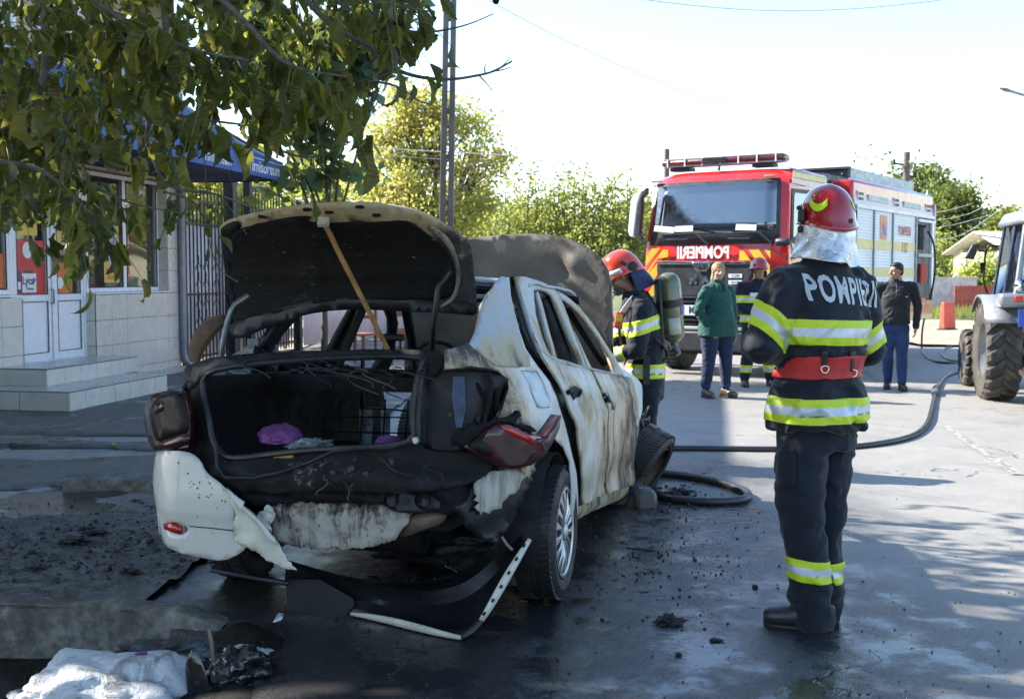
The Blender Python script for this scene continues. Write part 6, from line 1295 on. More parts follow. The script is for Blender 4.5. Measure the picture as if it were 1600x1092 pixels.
# windscreen, bowed
def scr(x0, x1, z0, z1, off, n=12):
    rs_ = []
    for z in np.linspace(z0, z1, 6):
        ins = .05 * max(0, (z - 1.9) / 1.0); rs_.append([Vector((xx, .05 + .155 * (z - 1.93) / .93 * 1.0 + .10 * abs(2 * ((xx + W_) / W_) - 1) ** 5 - off, z)) for xx in np.linspace(x0 + ins, x1 - ins, n)])
    return rs_
zb, zt = tk(1100, 384, 1, .04).z, tk(1110, 283, 1, .2).z
b = MB(); b.grid(scr(-W_ + .07, -.12, zb + .02, zt - .0, .012)); b.build('windscreen_surround', M_TPLA, trk, solid=.006)
b = MB(); b.grid(scr(-W_ + .13, -.17, zb + .19, zt - .05, .02)); b.build('windscreen', M_WSG, trk, solid=.006)
for xx, ln, an in ((-1.95, .34, 0.1), (-1.62, .30, -.02), (-.62, .32, .05)):
    b = MB(); b.box((xx, .05, zb + .26), (ln, .004, .09), rot=(R(-10), an, 0)); b.build('paper_sheet', mat('paper_on_dash', (.5, .55, .58), .6, bump=0), trk)
b = MB()
for x0 in (-1.95, -.95): b.tube([(x0 + .0, .0, zb + .16), (x0 + .55, .0, zb + .17), (x0 + .72, -.0, zb + .02)], .018, 5); b.tube([(x0 + .05, .015, zb + .10), (x0 + .4, .015, zb + .09)], .016, 5)
for k, x0 in enumerate((-1.95, -.95)):
    w_ = MB(); w_.tube([(x0, .0, zb + .17), (x0 + .55, -.01, zb + .18), (x0 + .75, -.01, zb + .02)], [.014, .02, .016], 5); w_.build('wiper', M_TPLA, trk)
    w_ = MB(); w_.tube([(x0 + .06, .01, zb + .09), (x0 + .42, .01, zb + .09)], .018, 5); w_.build('wiper_mount', M_TPLA, trk)
# lower face: red band with letters, chevrons, grille
z0, z1 = 1.62, zb + .0
def fp(pts, y): return [Vector((tk(px, py, 1, 0).x, y, tk(px, py, 1, 0).z)) for px, py in pts]
def plate(name, pts, y, m, th=.012, parent=None, px=True, bevel=0):
    b = MB(); P = fp(pts, y) if px else [Vector((p[0], y, p[1])) for p in pts]; b.prism(P, (0, -th, 0)); return b.build(name, m, parent or trk, bevel=bevel)
gr = plate('grille_panel', [(1028, 409), (1174, 410), (1176, 416), (1168, 455), (1160, 462), (1034, 462), (1030, 440)], -.005, M_TPLA, .03, bevel=.006)
cy = M_TYEL
def chev(name, pts, m): return plate(name, pts, -.002, m, .006)
Rz = 1005
for pts in (((1010, 400), (1020, 388), (1032, 388), (1009, 416)), ((1011, 424), (1036, 390), (1044, 390), (1044, 402), (1028, 404), (1012, 430)), ((1013, 448), (1014, 428), (1027, 412), (1027, 430)), ((1016, 470), (1014, 456), (1026, 438), (1028, 452))): chev('chevron', pts, cy)
for pts in (((1155, 407), (1156, 391), (1163, 393), (1178, 414), (1176, 412), (1172, 407)), ((1170, 390), (1186, 390), (1203, 415), (1203, 430), (1200, 434)), ((1204, 392), (1204, 404), (1194, 390)), ((1176, 416), (1200, 450), (1190, 456), (1172, 430))): chev('chevron', pts, cy)
text('lettering', 'POMPIERII', .245, Matrix.Translation(((tk(1051, 398, 1, 0).x + tk(1147, 398, 1, 0).x) / 2, -.012, (zb + tk(1100, 407, 1, 0).z) / 2 - .0)) @ Matrix(((-1, 0, 0, 0), (0, 0, 1, 0), (0, 1, 0, 0), (0, 0, 0, 1))), WT, trk, bold=.008, sx=.78)
b = MB(); b.prism(fp([(1029, 408), (1174, 409), (1178, 413), (1030, 413)], -.036), (0, -.02, 0)); b.build('chrome_bar', M_CHRM, trk, bevel=.005)
b = MB(); P = fp([(1084, 410), (1110, 410), (1112, 417), (1106, 424), (1092, 424), (1086, 417)], -.05); b.prism(P, (0, -.02, 0)); b.build('badge_surround', M_CHRM, trk, bevel=.006)
b = MB(); P = fp([(1088, 411), (1107, 411), (1108, 417), (1104, 421), (1094, 421), (1090, 417)], -.072); b.prism(P, (0, -.004, 0)); b.build('badge', M_TPLA, trk)
b = MB(); P = fp([(1092, 417), (1095, 413), (1100, 412), (1104, 414), (1102, 416), (1104, 419), (1099, 418), (1096, 419)], -.078); b.prism(P, (0, -.004, 0)); b.build('badge_animal', M_CHRM, trk)
text('lettering', 'M  A  N', .15, Matrix.Translation((tk(1104, 438, 1, 0).x, -.038, tk(1104, 438, 1, 0).z)) @ Matrix(((1, 0, 0, 0), (0, 0, -1, 0), (0, 1, 0, 0), (0, 0, 0, 1))), M_CHRM, trk, bold=.01, sx=1.05, extr=.006)
for yy in (431, 441):
    p = plate('model_plate', [(1140, yy - 3), (1161, yy - 3), (1161, yy + 3), (1140, yy + 3)], -.036, PW_, .006)
    c = fp([(1150.5, yy)], 0)[0]; text('lettering', ('15.290', '4x4 BL')[yy > 435], .048, Matrix.Translation((c.x, -.044, c.z)) @ Matrix(((1, 0, 0, 0), (0, 0, -1, 0), (0, 1, 0, 0), (0, 0, 0, 1))), INK, p)
# intake grilles and bumper
b = MB(); b.box((-W_ / 2, .02, .98), (W_ - .5, .10, .50)); b.build('grille_recess', M_HOLE, trk)
for k, z in enumerate((1.17, 1.10, 1.03, .90, .83, .76)): b = MB(); b.box((-W_ / 2 - .0, -.03, z), (W_ - .56, .05, .022), rot=(R(25), 0, 0)); b.build('grille_slat', M_TPLA, trk)
b = MB(); b.box((-W_ / 2, -.05, .52), (W_ + .04, .26, .30)); b.box((-W_ / 2, -.03, .70), (W_ - .2, .16, .07)); b.box((-.15, -.03, .92), (.34, .20, .52)); b.box((-W_ + .15, -.03, .92), (.34, .20, .52)); b.build('bumper', M_TPLA, trk, bevel=.04)
b = MB(); b.box((-W_ / 2, -.13, .71), (W_ - .7, .06, .05)); b.build('bumper_step', M_BLUES, trk, bevel=.01)
for s in (-.22, -W_ + .22):
    b = MB(); b.box((s, -.135, .92), (.24, .02, .24)); hl = b.build('headlight', M_HOLE, trk, bevel=.03); b = MB(); b.lathe([(0, .0), (.07, .005), (.085, .02), (.09, .03)], 18, M=Matrix.Translation((s, -.145, .93)) @ Matrix.Rotation(R(90), 4, 'X')); b.build('reflector', M_CHRM, hl)
pc = fp([(1068, 484), (1110, 481)], 0); z = pc[0].z
np_ = plate('number_plate', [(pc[0].x, z - .075), (pc[0].x + .56, z - .075), (pc[0].x + .56, z + .075), (pc[0].x, z + .075)], -.10, PW_, .02, px=False)
b = MB(); b.box((pc[0].x + .03, -.123, z), (.055, .004, .145)); b.build('blue_band', mat('plate_blue', (.02, .06, .4), .5, bump=0), np_)
text('lettering', 'MAI 6', .15, Matrix.Translation((pc[0].x + .29, -.123, z)) @ Matrix(((1, 0, 0, 0), (0, 0, -1, 0), (0, 1, 0, 0), (0, 0, 0, 1))), INK, np_, bold=.004, sx=.8)
b = MB(); b.box((-W_ / 2, .2, .38), (W_ - .9, .2, .14)); b.build('underrun_bar', M_HOLE, trk)
# sun visor strip, marker lamps, roof edge
for px in (1028, 1205): b = MB(); c = tk(px, 278, 1, .27); b.box((c.x, .225, 2.945), (.16, .04, .035)); b.build('marker_lamp', mat('amber_marker', (.25, .2, .15), .3, bump=0), trk, bevel=.008)
# light bar
lbz = tk(1135, 257, 1, .7); zl = 3.24; xl, xr = tk(1039, 256, 1, .6).x, tk(1230, 252, 1, .6).x
lbar = MB(); lbar.box(((xl + xr) / 2, .6, zl + .0), (xr - xl, .30, .11)); lbar_o = lbar.build('light_bar', mat('smoky_red_lamp_cover', (.09, .02, .02), .3, var=.3, vs=3, bump=0, coat=.6), trk, bevel=.045)
b = MB(); b.box(((xl + xr) / 2, .6, zl - .055), (xr - xl - .1, .26, .02)); b.box(((xl + xr) / 2, .6, zl + .06), (xr - xl - .1, .2, .012)); b.build('bar_frame', M_BLUES, lbar_o)
b = MB(); b.box(((xl + xr) / 2 - .1, .445, zl), (.4, .01, .09)); b.build('dark_segment', M_HOLE, lbar_o)
for k in range(7): b = MB(); b.box((xl + .12 + (xr - xl - .24) * k / 6, .6, zl), (.018, .315, .122)); b.build('divider', M_PVC, lbar_o)
for x in (xl + .3, xr - .35): b = MB(); b.box((x, .62, 3.14), (.34, .2, .05)); b.box((x, .62, 3.17), (.1, .1, .08)); b.build('bracket', M_TPLA, trk)
b = MB(); b.tube([((xl + xr) / 2, .4, 3.08), ((xl + xr) / 2 + .02, .4, 3.18)], [.03, .01], 6); b.build('roof_antenna', M_TPLA, trk)
# cab side: door with window, stripes, mirror arms
DOOR = [(0, .12, .95), (0, .10, 1.9), (0, .26, 2.80), (0, 1.22, 2.84), (0, 1.34, 1.9), (0, 1.34, .95)]
def side_x(z): return -.075 * max(0, (z - 1.9) / 1.15) ** 1.5 + .004
b = MB(); P = [Vector((side_x(p[2]) + .004, p[1], p[2])) for p in DOOR]; b.prism(P, (.012, 0, 0)); dr = b.build('door', M_RED, trk, bevel=.006)
b = MB(); P = [Vector((side_x(z) + .02, y, z)) for y, z in ((.16, 2.0), (.17, 1.98), (.31, 2.76), (1.16, 2.78), (1.22, 2.7), (1.26, 2.02), (1.2, 1.95), (.7, 1.88))]; b.prism(P, (.006, 0, 0)); b.build('window_surround', M_TPLA, dr)
b = MB(); P = [Vector((side_x(z) + .028, y, z)) for y, z in ((.24, 2.03), (.35, 2.66), (.40, 2.70), (.95, 2.71), (1.0, 2.65), (1.02, 2.1), (.95, 2.0), (.6, 1.96))]; b.prism(P, (.005, 0, 0)); b.build('window', M_WSG, dr)
b = MB(); b.box((.02, 1.18, 1.66), (.02, .16, .05)); b.build('door_handle', M_TPLA, dr)
b = MB(); P = [Vector((side_x(3.0) + .012, y, z)) for y, z in ((.42, 3.03), (1.9, 3.02), (1.9, 2.93), (.40, 2.93))]; b.prism(P, (.004, 0, 0)); b.build('yellow_stripe', M_PYEL, trk)
b = MB(); P = [Vector((side_x(2.9) + .012, y, z)) for y, z in ((.36, 2.92), (1.9, 2.92), (1.9, 2.82), (.34, 2.84))]; b.prism(P, (.004, 0, 0)); b.build('pink_stripe', M_PINK, trk)
b = MB(); b.grid([[(-.30, .5, 3.115), (-.3, 1.9, 3.10)], [(-.10, .48, 3.075), (-.1, 1.92, 3.06)], [(-.045, .46, 3.02), (-.045, 1.92, 3.01)]]); b.build('lilac_stripe', M_LILA, trk, solid=.004)
for z in (1.55, 1.35): b = MB(); P = [Vector((.022, y, z + dz)) for y, dz in ((.14, 0), (1.3, 0), (1.3, .08), (.14, .08))]; b.prism(P, (.004, 0, 0)); b.build('white_stripe', WT, dr)
b = MB(); b.tube([(.03, .12, 1.98), (.10, .02, 1.82), (.18, -.10, 1.74)], .02, 6); c = tk(1222, 378, 1, .0); b.build('mirror_arm', M_TPLA, trk)
b = MB(); c = tk(1223, 378, 1, -.15); b.box((c.x, -.15, c.z), (.22, .12, .11)); b.build('kerb_mirror', M_TPLA, trk, bevel=.045, smooth=60)
b = MB(); c0, c1 = tk(1226, 384, 1, -.15), tk(1258, 366, 0, .15); b.tube([c0, (c0 + c1) / 2 + Vector((0, 0, .02)), c1], .03, 6); b.build('mirror_arm', M_TPLA, trk)
# mirror on the far (left) side: white back, dark arm
def tp(px, py, y): return tk(px, py, 1, y)
b = MB(); b.prism([tp(x, y, .05) for x, y in ((992, 303), (1002, 299), (996, 318), (992, 350), (990, 367), (993, 370), (984, 370), (981, 362), (984, 330), (986, 312))], (.0, .14, 0)); b.build('mirror_housing', M_PVC, trk, bevel=.02)
b = MB(); b.prism([tp(x, y, .03) for x, y in ((1002, 299), (1010, 293), (1010, 303), (1003, 309), (1002, 330), (999, 366), (1003, 372), (1000, 375), (990, 368), (993, 345), (996, 318))], (.0, .10, 0)); b.build('mirror_arm', M_TPLA, trk, bevel=.012)
b = MB(); b.tube([tp(1000, 373, .05), tp(1006, 377, .05), tp(1010, 376, .05)], .02, 6); b.build('mirror_stay', M_TPLA, trk)
# ---- box body
bx = .10; y0, y1, zt = 2.78, 7.90, 3.06
b = MB(); b.box((-W_ / 2, (y0 + y1) / 2, (zt + .95) / 2 + .0), (W_ + 2 * bx - .04, y1 - y0, zt - .95)); body_ = b.build('body', M_RED, trk, bevel=.05)
b = MB(); b.box((-W_ / 2, 4.2, .92), (.9, 7.2, .28)); b.build('chassis', M_HOLE, trk)
b = MB(); b.box((-W_ / 2, 2.38, 1.9), (W_ - .3, .75, 1.6)); b.build('cab_gap_housing', M_TPLA, trk)
xs_ = bx + .0
# recessed open locker at the tail: dark cavity built as a proud surround
ysh = [2.90, tk(1364.5, 400, 0, .1).y, tk(1394, 400, 0, .1).y, tk(1430, 400, 0, .1).y]; zs0, zs1 = 1.05, 2.60
for a, c in zip(ysh, ysh[1:]):
    s = MB(); nsl = 30
    rows = []
    for k in range(nsl * 2 + 1): z = zs0 + (zs1 - zs0) * k / (nsl * 2); x = xs_ - .006 + (.006 if k % 2 else .0); rows.append([(x, a + .045, z), (x, c - .045, z)])
    s.grid(rows); so = s.build('shutter', M_SHUT, trk, smooth=0)
    for z, hh in ((2.02, .17), (1.55, .16)):
        q = MB(); q.box((xs_ + .002, (a + c) / 2, z), (.006, c - a - .10, hh)); q.build('yellow_band', M_PYEL, so)
for y in ysh + [7.84]: b = MB(); b.box((xs_ - .0, y, (zs0 + zs1) / 2), (.05, .05, zs1 - zs0 + .06)); b.build('shutter_rail', M_BLUES, trk, bevel=.004)
b = MB(); b.box((xs_ - .0, (2.9 + 7.84) / 2, zs1 + .035), (.05, 4.98, .06)); b.build('rain_gutter', M_SHUT, trk)
b = MB(); P = [(xs_ - .03 + .0, 2.82, 2.655), (xs_ - .03, 7.88, 2.655), (xs_ - .07, 7.88, 2.93), (xs_ - .07, 2.82, 2.93)]; b.prism([Vector(p) for p in P], (.035, 0, 0)); b.build('upper_side_panel', M_PINK, trk)
b = MB(); b.prism([Vector((xs_ - .066, 2.82, 2.90)), Vector((xs_ - .066, 7.88, 2.90)), Vector((xs_ - .075, 7.88, 2.945)), Vector((xs_ - .075, 2.82, 2.945))], (.045, 0, 0)); b.build('yellow_stripe', M_PYEL, trk)
b = MB(); b.prism([Vector((xs_ - .07, 2.84, 2.945)), Vector((xs_ - .07, 7.9, 2.945)), Vector((xs_ - .12, 7.9, 3.075)), Vector((xs_ - .12, 2.84, 3.075))], (.045, 0, .01)); b.build('lilac_stripe', M_LILA, trk)
for y in (3.15, 5.25, 7.45):
    b = MB(); b.box((xs_ - .012, y, 2.80), (.03, .30, .17)); v_ = b.build('lamp_vent', M_PVC, trk)
    for i in (-1, 1):
        for j in (-1, 1): q = MB(); q.box((xs_ + .006, y + i * .07, 2.80 + j * .04), (.006, .11, .055)); q.build('vent_opening', M_TPLA, v_)
for y in (4.15, 6.3): b = MB(); b.box((xs_ - .008, y, 2.80), (.02, 1.15, .10)); b.build('side_light_panel', M_BLUES, trk)
em = MB(); yc = (ysh[1] + ysh[2]) / 2; em.box((xs_ + .004, yc, 2.33), (.006, .40, .42)); eo = em.build('emblem', mat('orange_emblem', (.75, .28, .12), .5, bump=0), trk)
q = MB(); q.prism([Vector((xs_ + .009, yc - .13, 2.20)), Vector((xs_ + .009, yc + .13, 2.20)), Vector((xs_ + .009, yc, 2.43))], (.003, 0, 0)); q.build('emblem_triangle', mat('emblem_blue', (.10, .18, .50), .5, bump=0), eo)
LRED = mat('pale_red_lettering', (.50, .12, .10), .5, bump=0)
yc = (ysh[2] + ysh[3]) / 2; text('lettering', 'POMPIERII', .24, tx(xs_ + .006, yc, 2.30), LRED, trk, sx=.78, bold=.002); text('lettering', '112', .26, tx(xs_ + .010, yc, 2.0), LRED, trk, bold=.002)
# open locker
ya, yb = ysh[3] + .03, 7.80
b = MB(); b.box((xs_ + .004, (ya + yb) / 2, (zs0 + zs1) / 2), (.012, yb - ya, zs1 - zs0)); lk = b.build('open_locker', mat('locker_interior', (.10, .105, .11), .6, metal=.2, var=.6, vs=4, bump=0), trk)
b = MB(); b.box((xs_ + .03, (ya + yb) / 2, 1.88), (.06, yb - ya, .06)); b.build('locker_shelf', M_BLUES, lk)
b = MB(); b.box((xs_ + .03, (ya + yb) / 2, 2.54), (.06, yb - ya, .05)); b.build('rolled_shutter', M_SHUT, lk)
for k in range(5): b = MB(); b.box((xs_ + .02, ya + .1 + k * .12, 2.44), (.02, .06, .05)); b.build('locker_slot', M_HOLE, lk)
b = MB(); b.box((xs_ + .015, ya + .28, 2.2), (.03, .34, .42)); b.build('dark_pump_cover', M_HOLE, lk, bevel=.01)
b = MB()
for k in range(3): 
    q = MB(); q.tube([(xs_ + .05, ya + .18 + k * .13, 1.35), (xs_ + .06, ya + .18 + k * .13 + .02, 1.55), (xs_ + .05, ya + .18 + k * .13, 1.72)], .04, 7); q.build('red_hose_coil', M_TRED, lk)
b = MB(); b.box((xs_ + .03, yb - .16, 1.9), (.04, .12, 1.3)); b.build('locker_strut', M_PVC, lk)
b = MB(); b.box((xs_ - .02, 7.88, 1.95), (.09, .06, 1.9)); b.build('corner_post', M_LILA, trk)
b = MB(); b.box((xs_ - .04, 5.3, .98), (.1, 5.0, .10)); b.build('side_skirt', M_RED, trk, bevel=.01); b = MB(); b.box((xs_ - .03, 6.9, .8), (.1, 1.8, .3)); b.build('side_skirt', M_RED, trk, bevel=.01)
b = MB(); b.box((xs_ - .02, 6.9, .70), (.1, 1.8, .06)); b.build('yellow_stripe', M_PYEL, trk)
# roof equipment
b = MB(); b.box((-.55, 5.65, 3.2), (.62, 3.95, .26)); b.build('roof_locker', M_BLUES, trk, bevel=.01)
b = MB(); b.box((-.72, 3.63, 3.05), (.90, .06, .50)); rb = b.build('equipment_box_end', M_TPLA, trk, bevel=.01); b = MB(); b.box((-.72, 3.6, 3.32), (.98, .12, .04)); b.build('equipment_box_lid', M_TPLA, trk)
b = MB(); b.box((-.72, 2.95, 2.9), (.88, 1.3, .5)); b.build('equipment_box', M_TPLA, trk, bevel=.01)
for x in (-1.08, -.36): 
    for z in (2.86, 3.22): b = MB(); b.lathe([(0, 0), (.02, 0), (.02, .02), (0, .02)], 8, M=Matrix.Translation((x, 3.58, z)) @ Matrix.Rotation(R(90), 4, 'X')); b.build('bolt', M_CHRM, rb)
# wheels
def truck_wheel(x, y, s):
    wr = empty('wheel', (x, y, .52), (0, 0, 0 if s > 0 else math.pi), trk); b = MB()
    b.lathe([(.28, -.14), (.42, -.155), (.5, -.14), (.52, -.11), (.52, .11), (.5, .14), (.42, .155), (.28, .14)], 40, M=Matrix.Rotation(R(90), 4, 'Y')); t = b.build('tyre', M_TYRE, wr)
    b = MB(); b.lathe([(.28, .12), (.27, .05), (.2, .02), (.12, .06), (0, .07)], 24, M=Matrix.Rotation(R(90), 4, 'Y')); b.build('rim', M_BLUES, wr)
    g = MB()
    for k in range(40):
        a = 2 * math.pi * k / 40
        for ss in (-1, 1):
            Mx = Matrix.Rotation(a, 4, 'X') @ Matrix.Translation((ss * .07, 0, .525)); g.box((0, 0, 0), (.10, .045, .02)); g.v[-8:] = [tuple(Mx @ Vector(v)) for v in g.v[-8:]]
    tag(g.build('tread', M_TYRE, t, smooth=0), kind='stuff')
for x, s in ((-.16, 1), (-W_ + .16, -1)):
    truck_wheel(x, 1.02, s); truck_wheel(x, 5.15, s)
b = MB(); b.tube([(-W_ + .2, 1.02, .52), (-.2, 1.02, .52)], .08, 8); b.tube([(-W_ + .2, 5.15, .52), (-.2, 5.15, .52)], .1, 8); b.build('axles', M_HOLE, trk)
for y in (1.02, 5.15):
    b = MB(); n = 12; rr = .62
    b.grid([[(x, y + rr * math.cos(a), .52 + rr * math.sin(a)) for a in np.linspace(-.1, math.pi + .1, n)] for x in (-.5, .035)]); b.build('mudguard', M_TPLA, trk, solid=.02)
# ================================================================ THE TRACTOR
tro = Vector((6.43, 13.78, 0)); trt = empty('tractor', tro, (0, 0, -R(13))); tag(trt, 'silver and dark blue farm tractor with big lugged tyres at the right edge', 'tractor')
QI = (Matrix.Translation(tro) @ Matrix.Rotation(-R(13), 4, 'Z')).inverted(); QC = QI @ CP
def tq(px, py, ax, val): d = QI.to_3x3() @ ray(px, py); return QC + d * ((val - QC[ax]) / d[ax])
M_TSIL = mat('silver_tractor_paint', (.22, .23, .25), .35, metal=.4, var=.08, coat=.3, dirt=.2, dirtcol=(.25, .22, .18), ds=4)
M_TBLU = mat('dark_blue_tractor_paint', (.018, .026, .06), .35, var=.1, coat=.3, dirt=.2)
M_MUDT = mat('muddy_tyre_rubber', (.035, .033, .03), .8, var=.3, bump=.5, dirt=.45, dirtcol=(.10, .085, .065), ds=5)
def lug_wheel(name, x, y, Rr, w_, nl, s, rimr):
    wr = empty(name, (x, y, Rr), (0, 0, 0 if s > 0 else math.pi), trt); h = w_ / 2
    b = MB(); b.lathe([(rimr, -h * .8), (Rr * .80, -h), (Rr * .90, -h * .95), (Rr * .94, -h * .8), (Rr * .95, 0), (Rr * .94, h * .8), (Rr * .90, h * .95), (Rr * .80, h), (rimr, h * .8)], 48, M=Matrix.Rotation(R(90), 4, 'Y')); t = b.build('tyre', M_MUDT, wr)
    for k in range(nl):
        for ss in (-1, 1):
            a0 = 2 * math.pi * (k + (.5 if ss > 0 else 0)) / nl; b = MB(); rows = []
            for i in range(6):
                t_ = i / 5; xx = ss * (h * 1.0 * t_ - .0); aa = a0 - ss * 0 + .30 * t_ * (1); wd = (.040 + .03 * t_) / Rr; ro = Rr * (1.0 if i < 5 else .94); ri = Rr * (.93 if i < 5 else .86)
                rows.append([Vector((xx, r_ * math.sin(aa + da), r_ * math.cos(aa + da))) for r_, da in ((ri, -wd), (ro, -wd * .6), (ro, wd * .6), (ri, wd))])
            b.grid(rows); b.add([tuple(v) for v in rows[-1]], [(0, 1, 2, 3)]); b.add([tuple(v) for v in rows[0]], [(3, 2, 1, 0)]); b.build('lug', M_MUDT, t, smooth=0)
    b = MB(); b.lathe([(rimr * 1.02, h * .8), (rimr, h * .5), (rimr * .92, h * .1), (rimr * .5, h * .0), (rimr * .35, h * .2), (0, h * .2)], 32, M=Matrix.Rotation(R(90), 4, 'Y')); r_ = b.build('rim', M_TSIL, wr)
    for k in range(6): a = k * math.pi / 3; b = MB(); b.box((h * .12, rimr * .42 * math.sin(a), rimr * .42 * math.cos(a)), (.03, .035, .035)); b.build('wheel_nut', M_BLUES, r_)
    return wr
lug_wheel('rear_wheel', -.58, 0, .60, .40, 20, -1, .32); lug_wheel('rear_wheel', .75, 0, .60, .40, 20, 1, .32)
lug_wheel('front_wheel', -.58, 1.80, .385, .26, 16, -1, .21); lug_wheel('front_wheel', .68, 1.80, .385, .26, 16, 1, .21)
b = MB(); b.box((.08, .9, .62), (.55, 2.2, .45)); b.box((.08, 0, .6), (1.0, .35, .4)); b.box((.08, -.3, .5), (.5, .3, .5)); b.build('chassis', M_HOLE, trt, bevel=.03)
b = MB(); b.box((.08, 1.55, .98), (.55, 1.5, .5)); b.build('bonnet', M_TBLU, trt, bevel=.06)
b = MB(); n = 14
for s, xa, xb in ((-1, -.80, -.36), (1, .52, .97)):
    b = MB(); rows = [[Vector((x, .68 * math.cos(a), .60 + .66 * math.sin(a))) for a in np.linspace(.75, math.pi - .55, n)] for x in (xa, xb)]; b.grid(rows)
    x = xa if s < 0 else xb
    rows = [[Vector((x, k_ * math.cos(a), .60 + k_ * .97 * math.sin(a))) for a in np.linspace(.75, math.pi - .55, n)] for k_ in (.68, .655)]; b.grid(rows); f_ = b.build('fender', M_TSIL, trt, solid=.015)
z_ = tq(1586, 467, 1, -.62).z; 
for s, x in ((-1, tq(1587, 467, 1, -.55).x), (1, .75)):
    b = MB(); b.box((x + .02, -.50, z_ - .02), (.42, .34, .16)); b.build('fender_end', M_TSIL, trt, bevel=.04)
    b = MB(); b.box((x + .06, -.68, z_), (.19, .03, .075)); l_ = b.build('tail_light', M_LAMPR, trt, bevel=.008); b = MB(); b.box((x + .09, -.697, z_), (.08, .004, .06)); b.build('amber_segment', mat('amber_lens', (.5, .18, .03), .3, bump=0), l_)
    b = MB(); b.box((x + .10, -.68, z_ - .13), (.10, .02, .035)); b.build('reflector', M_LAMPR, trt)
# cab
xl_, zc0 = tq(1553, 455, 1, -.3).x, 1.25
def cx_(z): return -.46 + .10 * max(0, (z - 1.2) / .95)
cz1 = tq(1575, 350, 1, -.3).z
GL = glass('tractor_cab_glass', (.75, .85, .85), .02)
for s in (-1, 1):
    for y in (-.42, .25, .95):
        b = MB(); b.tube([(.08 + s * .54, y, zc0), (.08 + s * .44, y + (.05 if y < 0 else -.05), cz1)], .032, 6); b.build('cab_pillar', M_TBLU if y > -.4 else M_TSIL, trt)
    b = MB(); b.add([(.08 + s * .53, -.4, zc0), (.08 + s * .53, .95, zc0), (.08 + s * .43, .9, cz1), (.08 + s * .43, -.36, cz1)], [(0, 1, 2, 3)]); b.build('side_window', GL, trt, solid=.006)
b = MB(); b.add([(-.42, -.43, zc0), (.58, -.43, zc0), (.50, -.38, cz1), (-.34, -.38, cz1)], [(0, 1, 2, 3)]); b.build('rear_window', GL, trt, solid=.006)
b = MB(); b.box((.08, .27, cz1 + .09), (1.06, 1.6, .18), taper=.86); b.build('cab_roof', M_TSIL, trt, bevel=.05)
b = MB(); b.box((.08, -.5, cz1 + .02), (.9, .10, .05)); b.build('roof_edge', M_TBLU, trt, bevel=.01)
b = MB(); b.box((.08, .0, zc0 - .1), (1.1, .9, .3)); b.build('cab_base', M_TBLU, trt, bevel=.03)
b = MB(); b.box((.08, .1, 1.5), (.42, .12, .6)); b.box((.08, .3, 1.25), (.45, .45, .12)); b.build('driver_seat', M_HOLE, trt, bevel=.04)
b = MB(); b.lathe([(.0, 0), (.06, .0), (.07, .04), (.03, .08)], 14, M=Matrix.Translation((-.43, -.48, tq(1571, 446, 1, -.45).z)) @ Matrix.Rotation(R(90), 4, 'X')); b.build('work_lamp', M_CHRM, trt)
ap = [tq(x, y, 1, .55) for x, y in ((1562, 385), (1548, 383), (1540, 392), (1538, 420), (1536, 440), (1543, 460))]
b = MB(); b.tube(smoothloop(ap, 1, closed=False), .012, 6); ma = b.build('mirror_arm', M_HOLE, trt)
b = MB(); P = [tq(x, y, 1, .55) for x, y in ((1519, 382), (1531, 381), (1526, 396), (1522, 406), (1508, 404), (1510, 398))]; b.prism(P, (0, .06, 0)); b.build('side_mirror', M_TPLA, trt, bevel=.015)
b = MB(); b.tube([tq(1528, 391, 1, .55), tq(1541, 393, 1, .55)], .01, 5); b.build('mirror_stay', M_HOLE, trt)
b = MB(); P = [tq(x, y, 1, .55) for x, y in ((1532, 410), (1538, 410), (1538, 427), (1532, 427))]; b.prism(P, (0, .05, 0)); b.build('lamp_box', M_HOLE, trt, bevel=.01)
P = [tq(x, y, 1, -.72) for x, y in ((1592, 483), (1615, 483), (1615, 512), (1591, 511))]; b = MB(); b.prism(P, (0, .02, 0)); b.build('rear_plate', mat('blue_plate', (.02, .07, .35), .4, bump=0), trt)
b = MB(); b.tube([(-.25, -.35, .45), (-.25, -.95, .38)], .03, 6); b.tube([(-.25, -.95, .38), (-.05, -.6, .5)], .02, 6); b.build('linkage_arm', M_HOLE, trt)
b = MB(); b.tube([tq(1586, 560, 1, -.5), tq(1592, 578, 1, -.6), tq(1604, 590, 1, -.7)], .03, 6); b.build('hitch_link', M_RUST, trt)
# ================================================================ PEOPLE
M_SKIN = mat('skin', (.42, .24, .17), .5, var=.08, vs=20, bump=.05)
M_SKINT = mat('tanned_skin', (.33, .18, .12), .5, var=.08, vs=20, bump=.05)
def cloth(name, col, rough=.85, var=.12, fs=260, bump=.35, dirt=None):
    if name in _MC: return _MC[name]
    N = NT(name); c = Vector(col); n = N.noise(5, 5); k = N.mix(N.ramp(n, .3, .7), tuple(c * (1 - var)), tuple(c * (1 + var)))
    if dirt: k = N.mix(N.ramp(N.noise(4, 6, .6), .58, .72, 0, dirt), k, (.12, .11, .10))
    N.set('Base Color', k).set('Roughness', rough).set('Sheen Weight', .15).set('Specular IOR Level', .3)
    b1 = N.bump(N.noise(fs, 2), bump, .001); N.bump(N.noise(11, 4, .5, dist=.5), .5, .012, prev=b1); _MC[name] = N.mat; return N.mat
M_NAVY = cloth('navy_turnout_cloth', (.006, .009, .018), .8, dirt=.25); M_NAVYT = cloth('navy_trouser_cloth', (.007, .010, .019), .85, dirt=.2)
M_HIVIS = mat('hivis_yellow_tape', (.50, .62, .02), .5, var=.05, bump=.2, bs=300, dirt=.1, dirtcol=(.2, .24, .04)); M_SILV = mat('silver_reflective_tape', (.52, .55, .60), .4, metal=.2, var=.05, bump=.15, bs=300, dirt=.1, dirtcol=(.3, .3, .32))
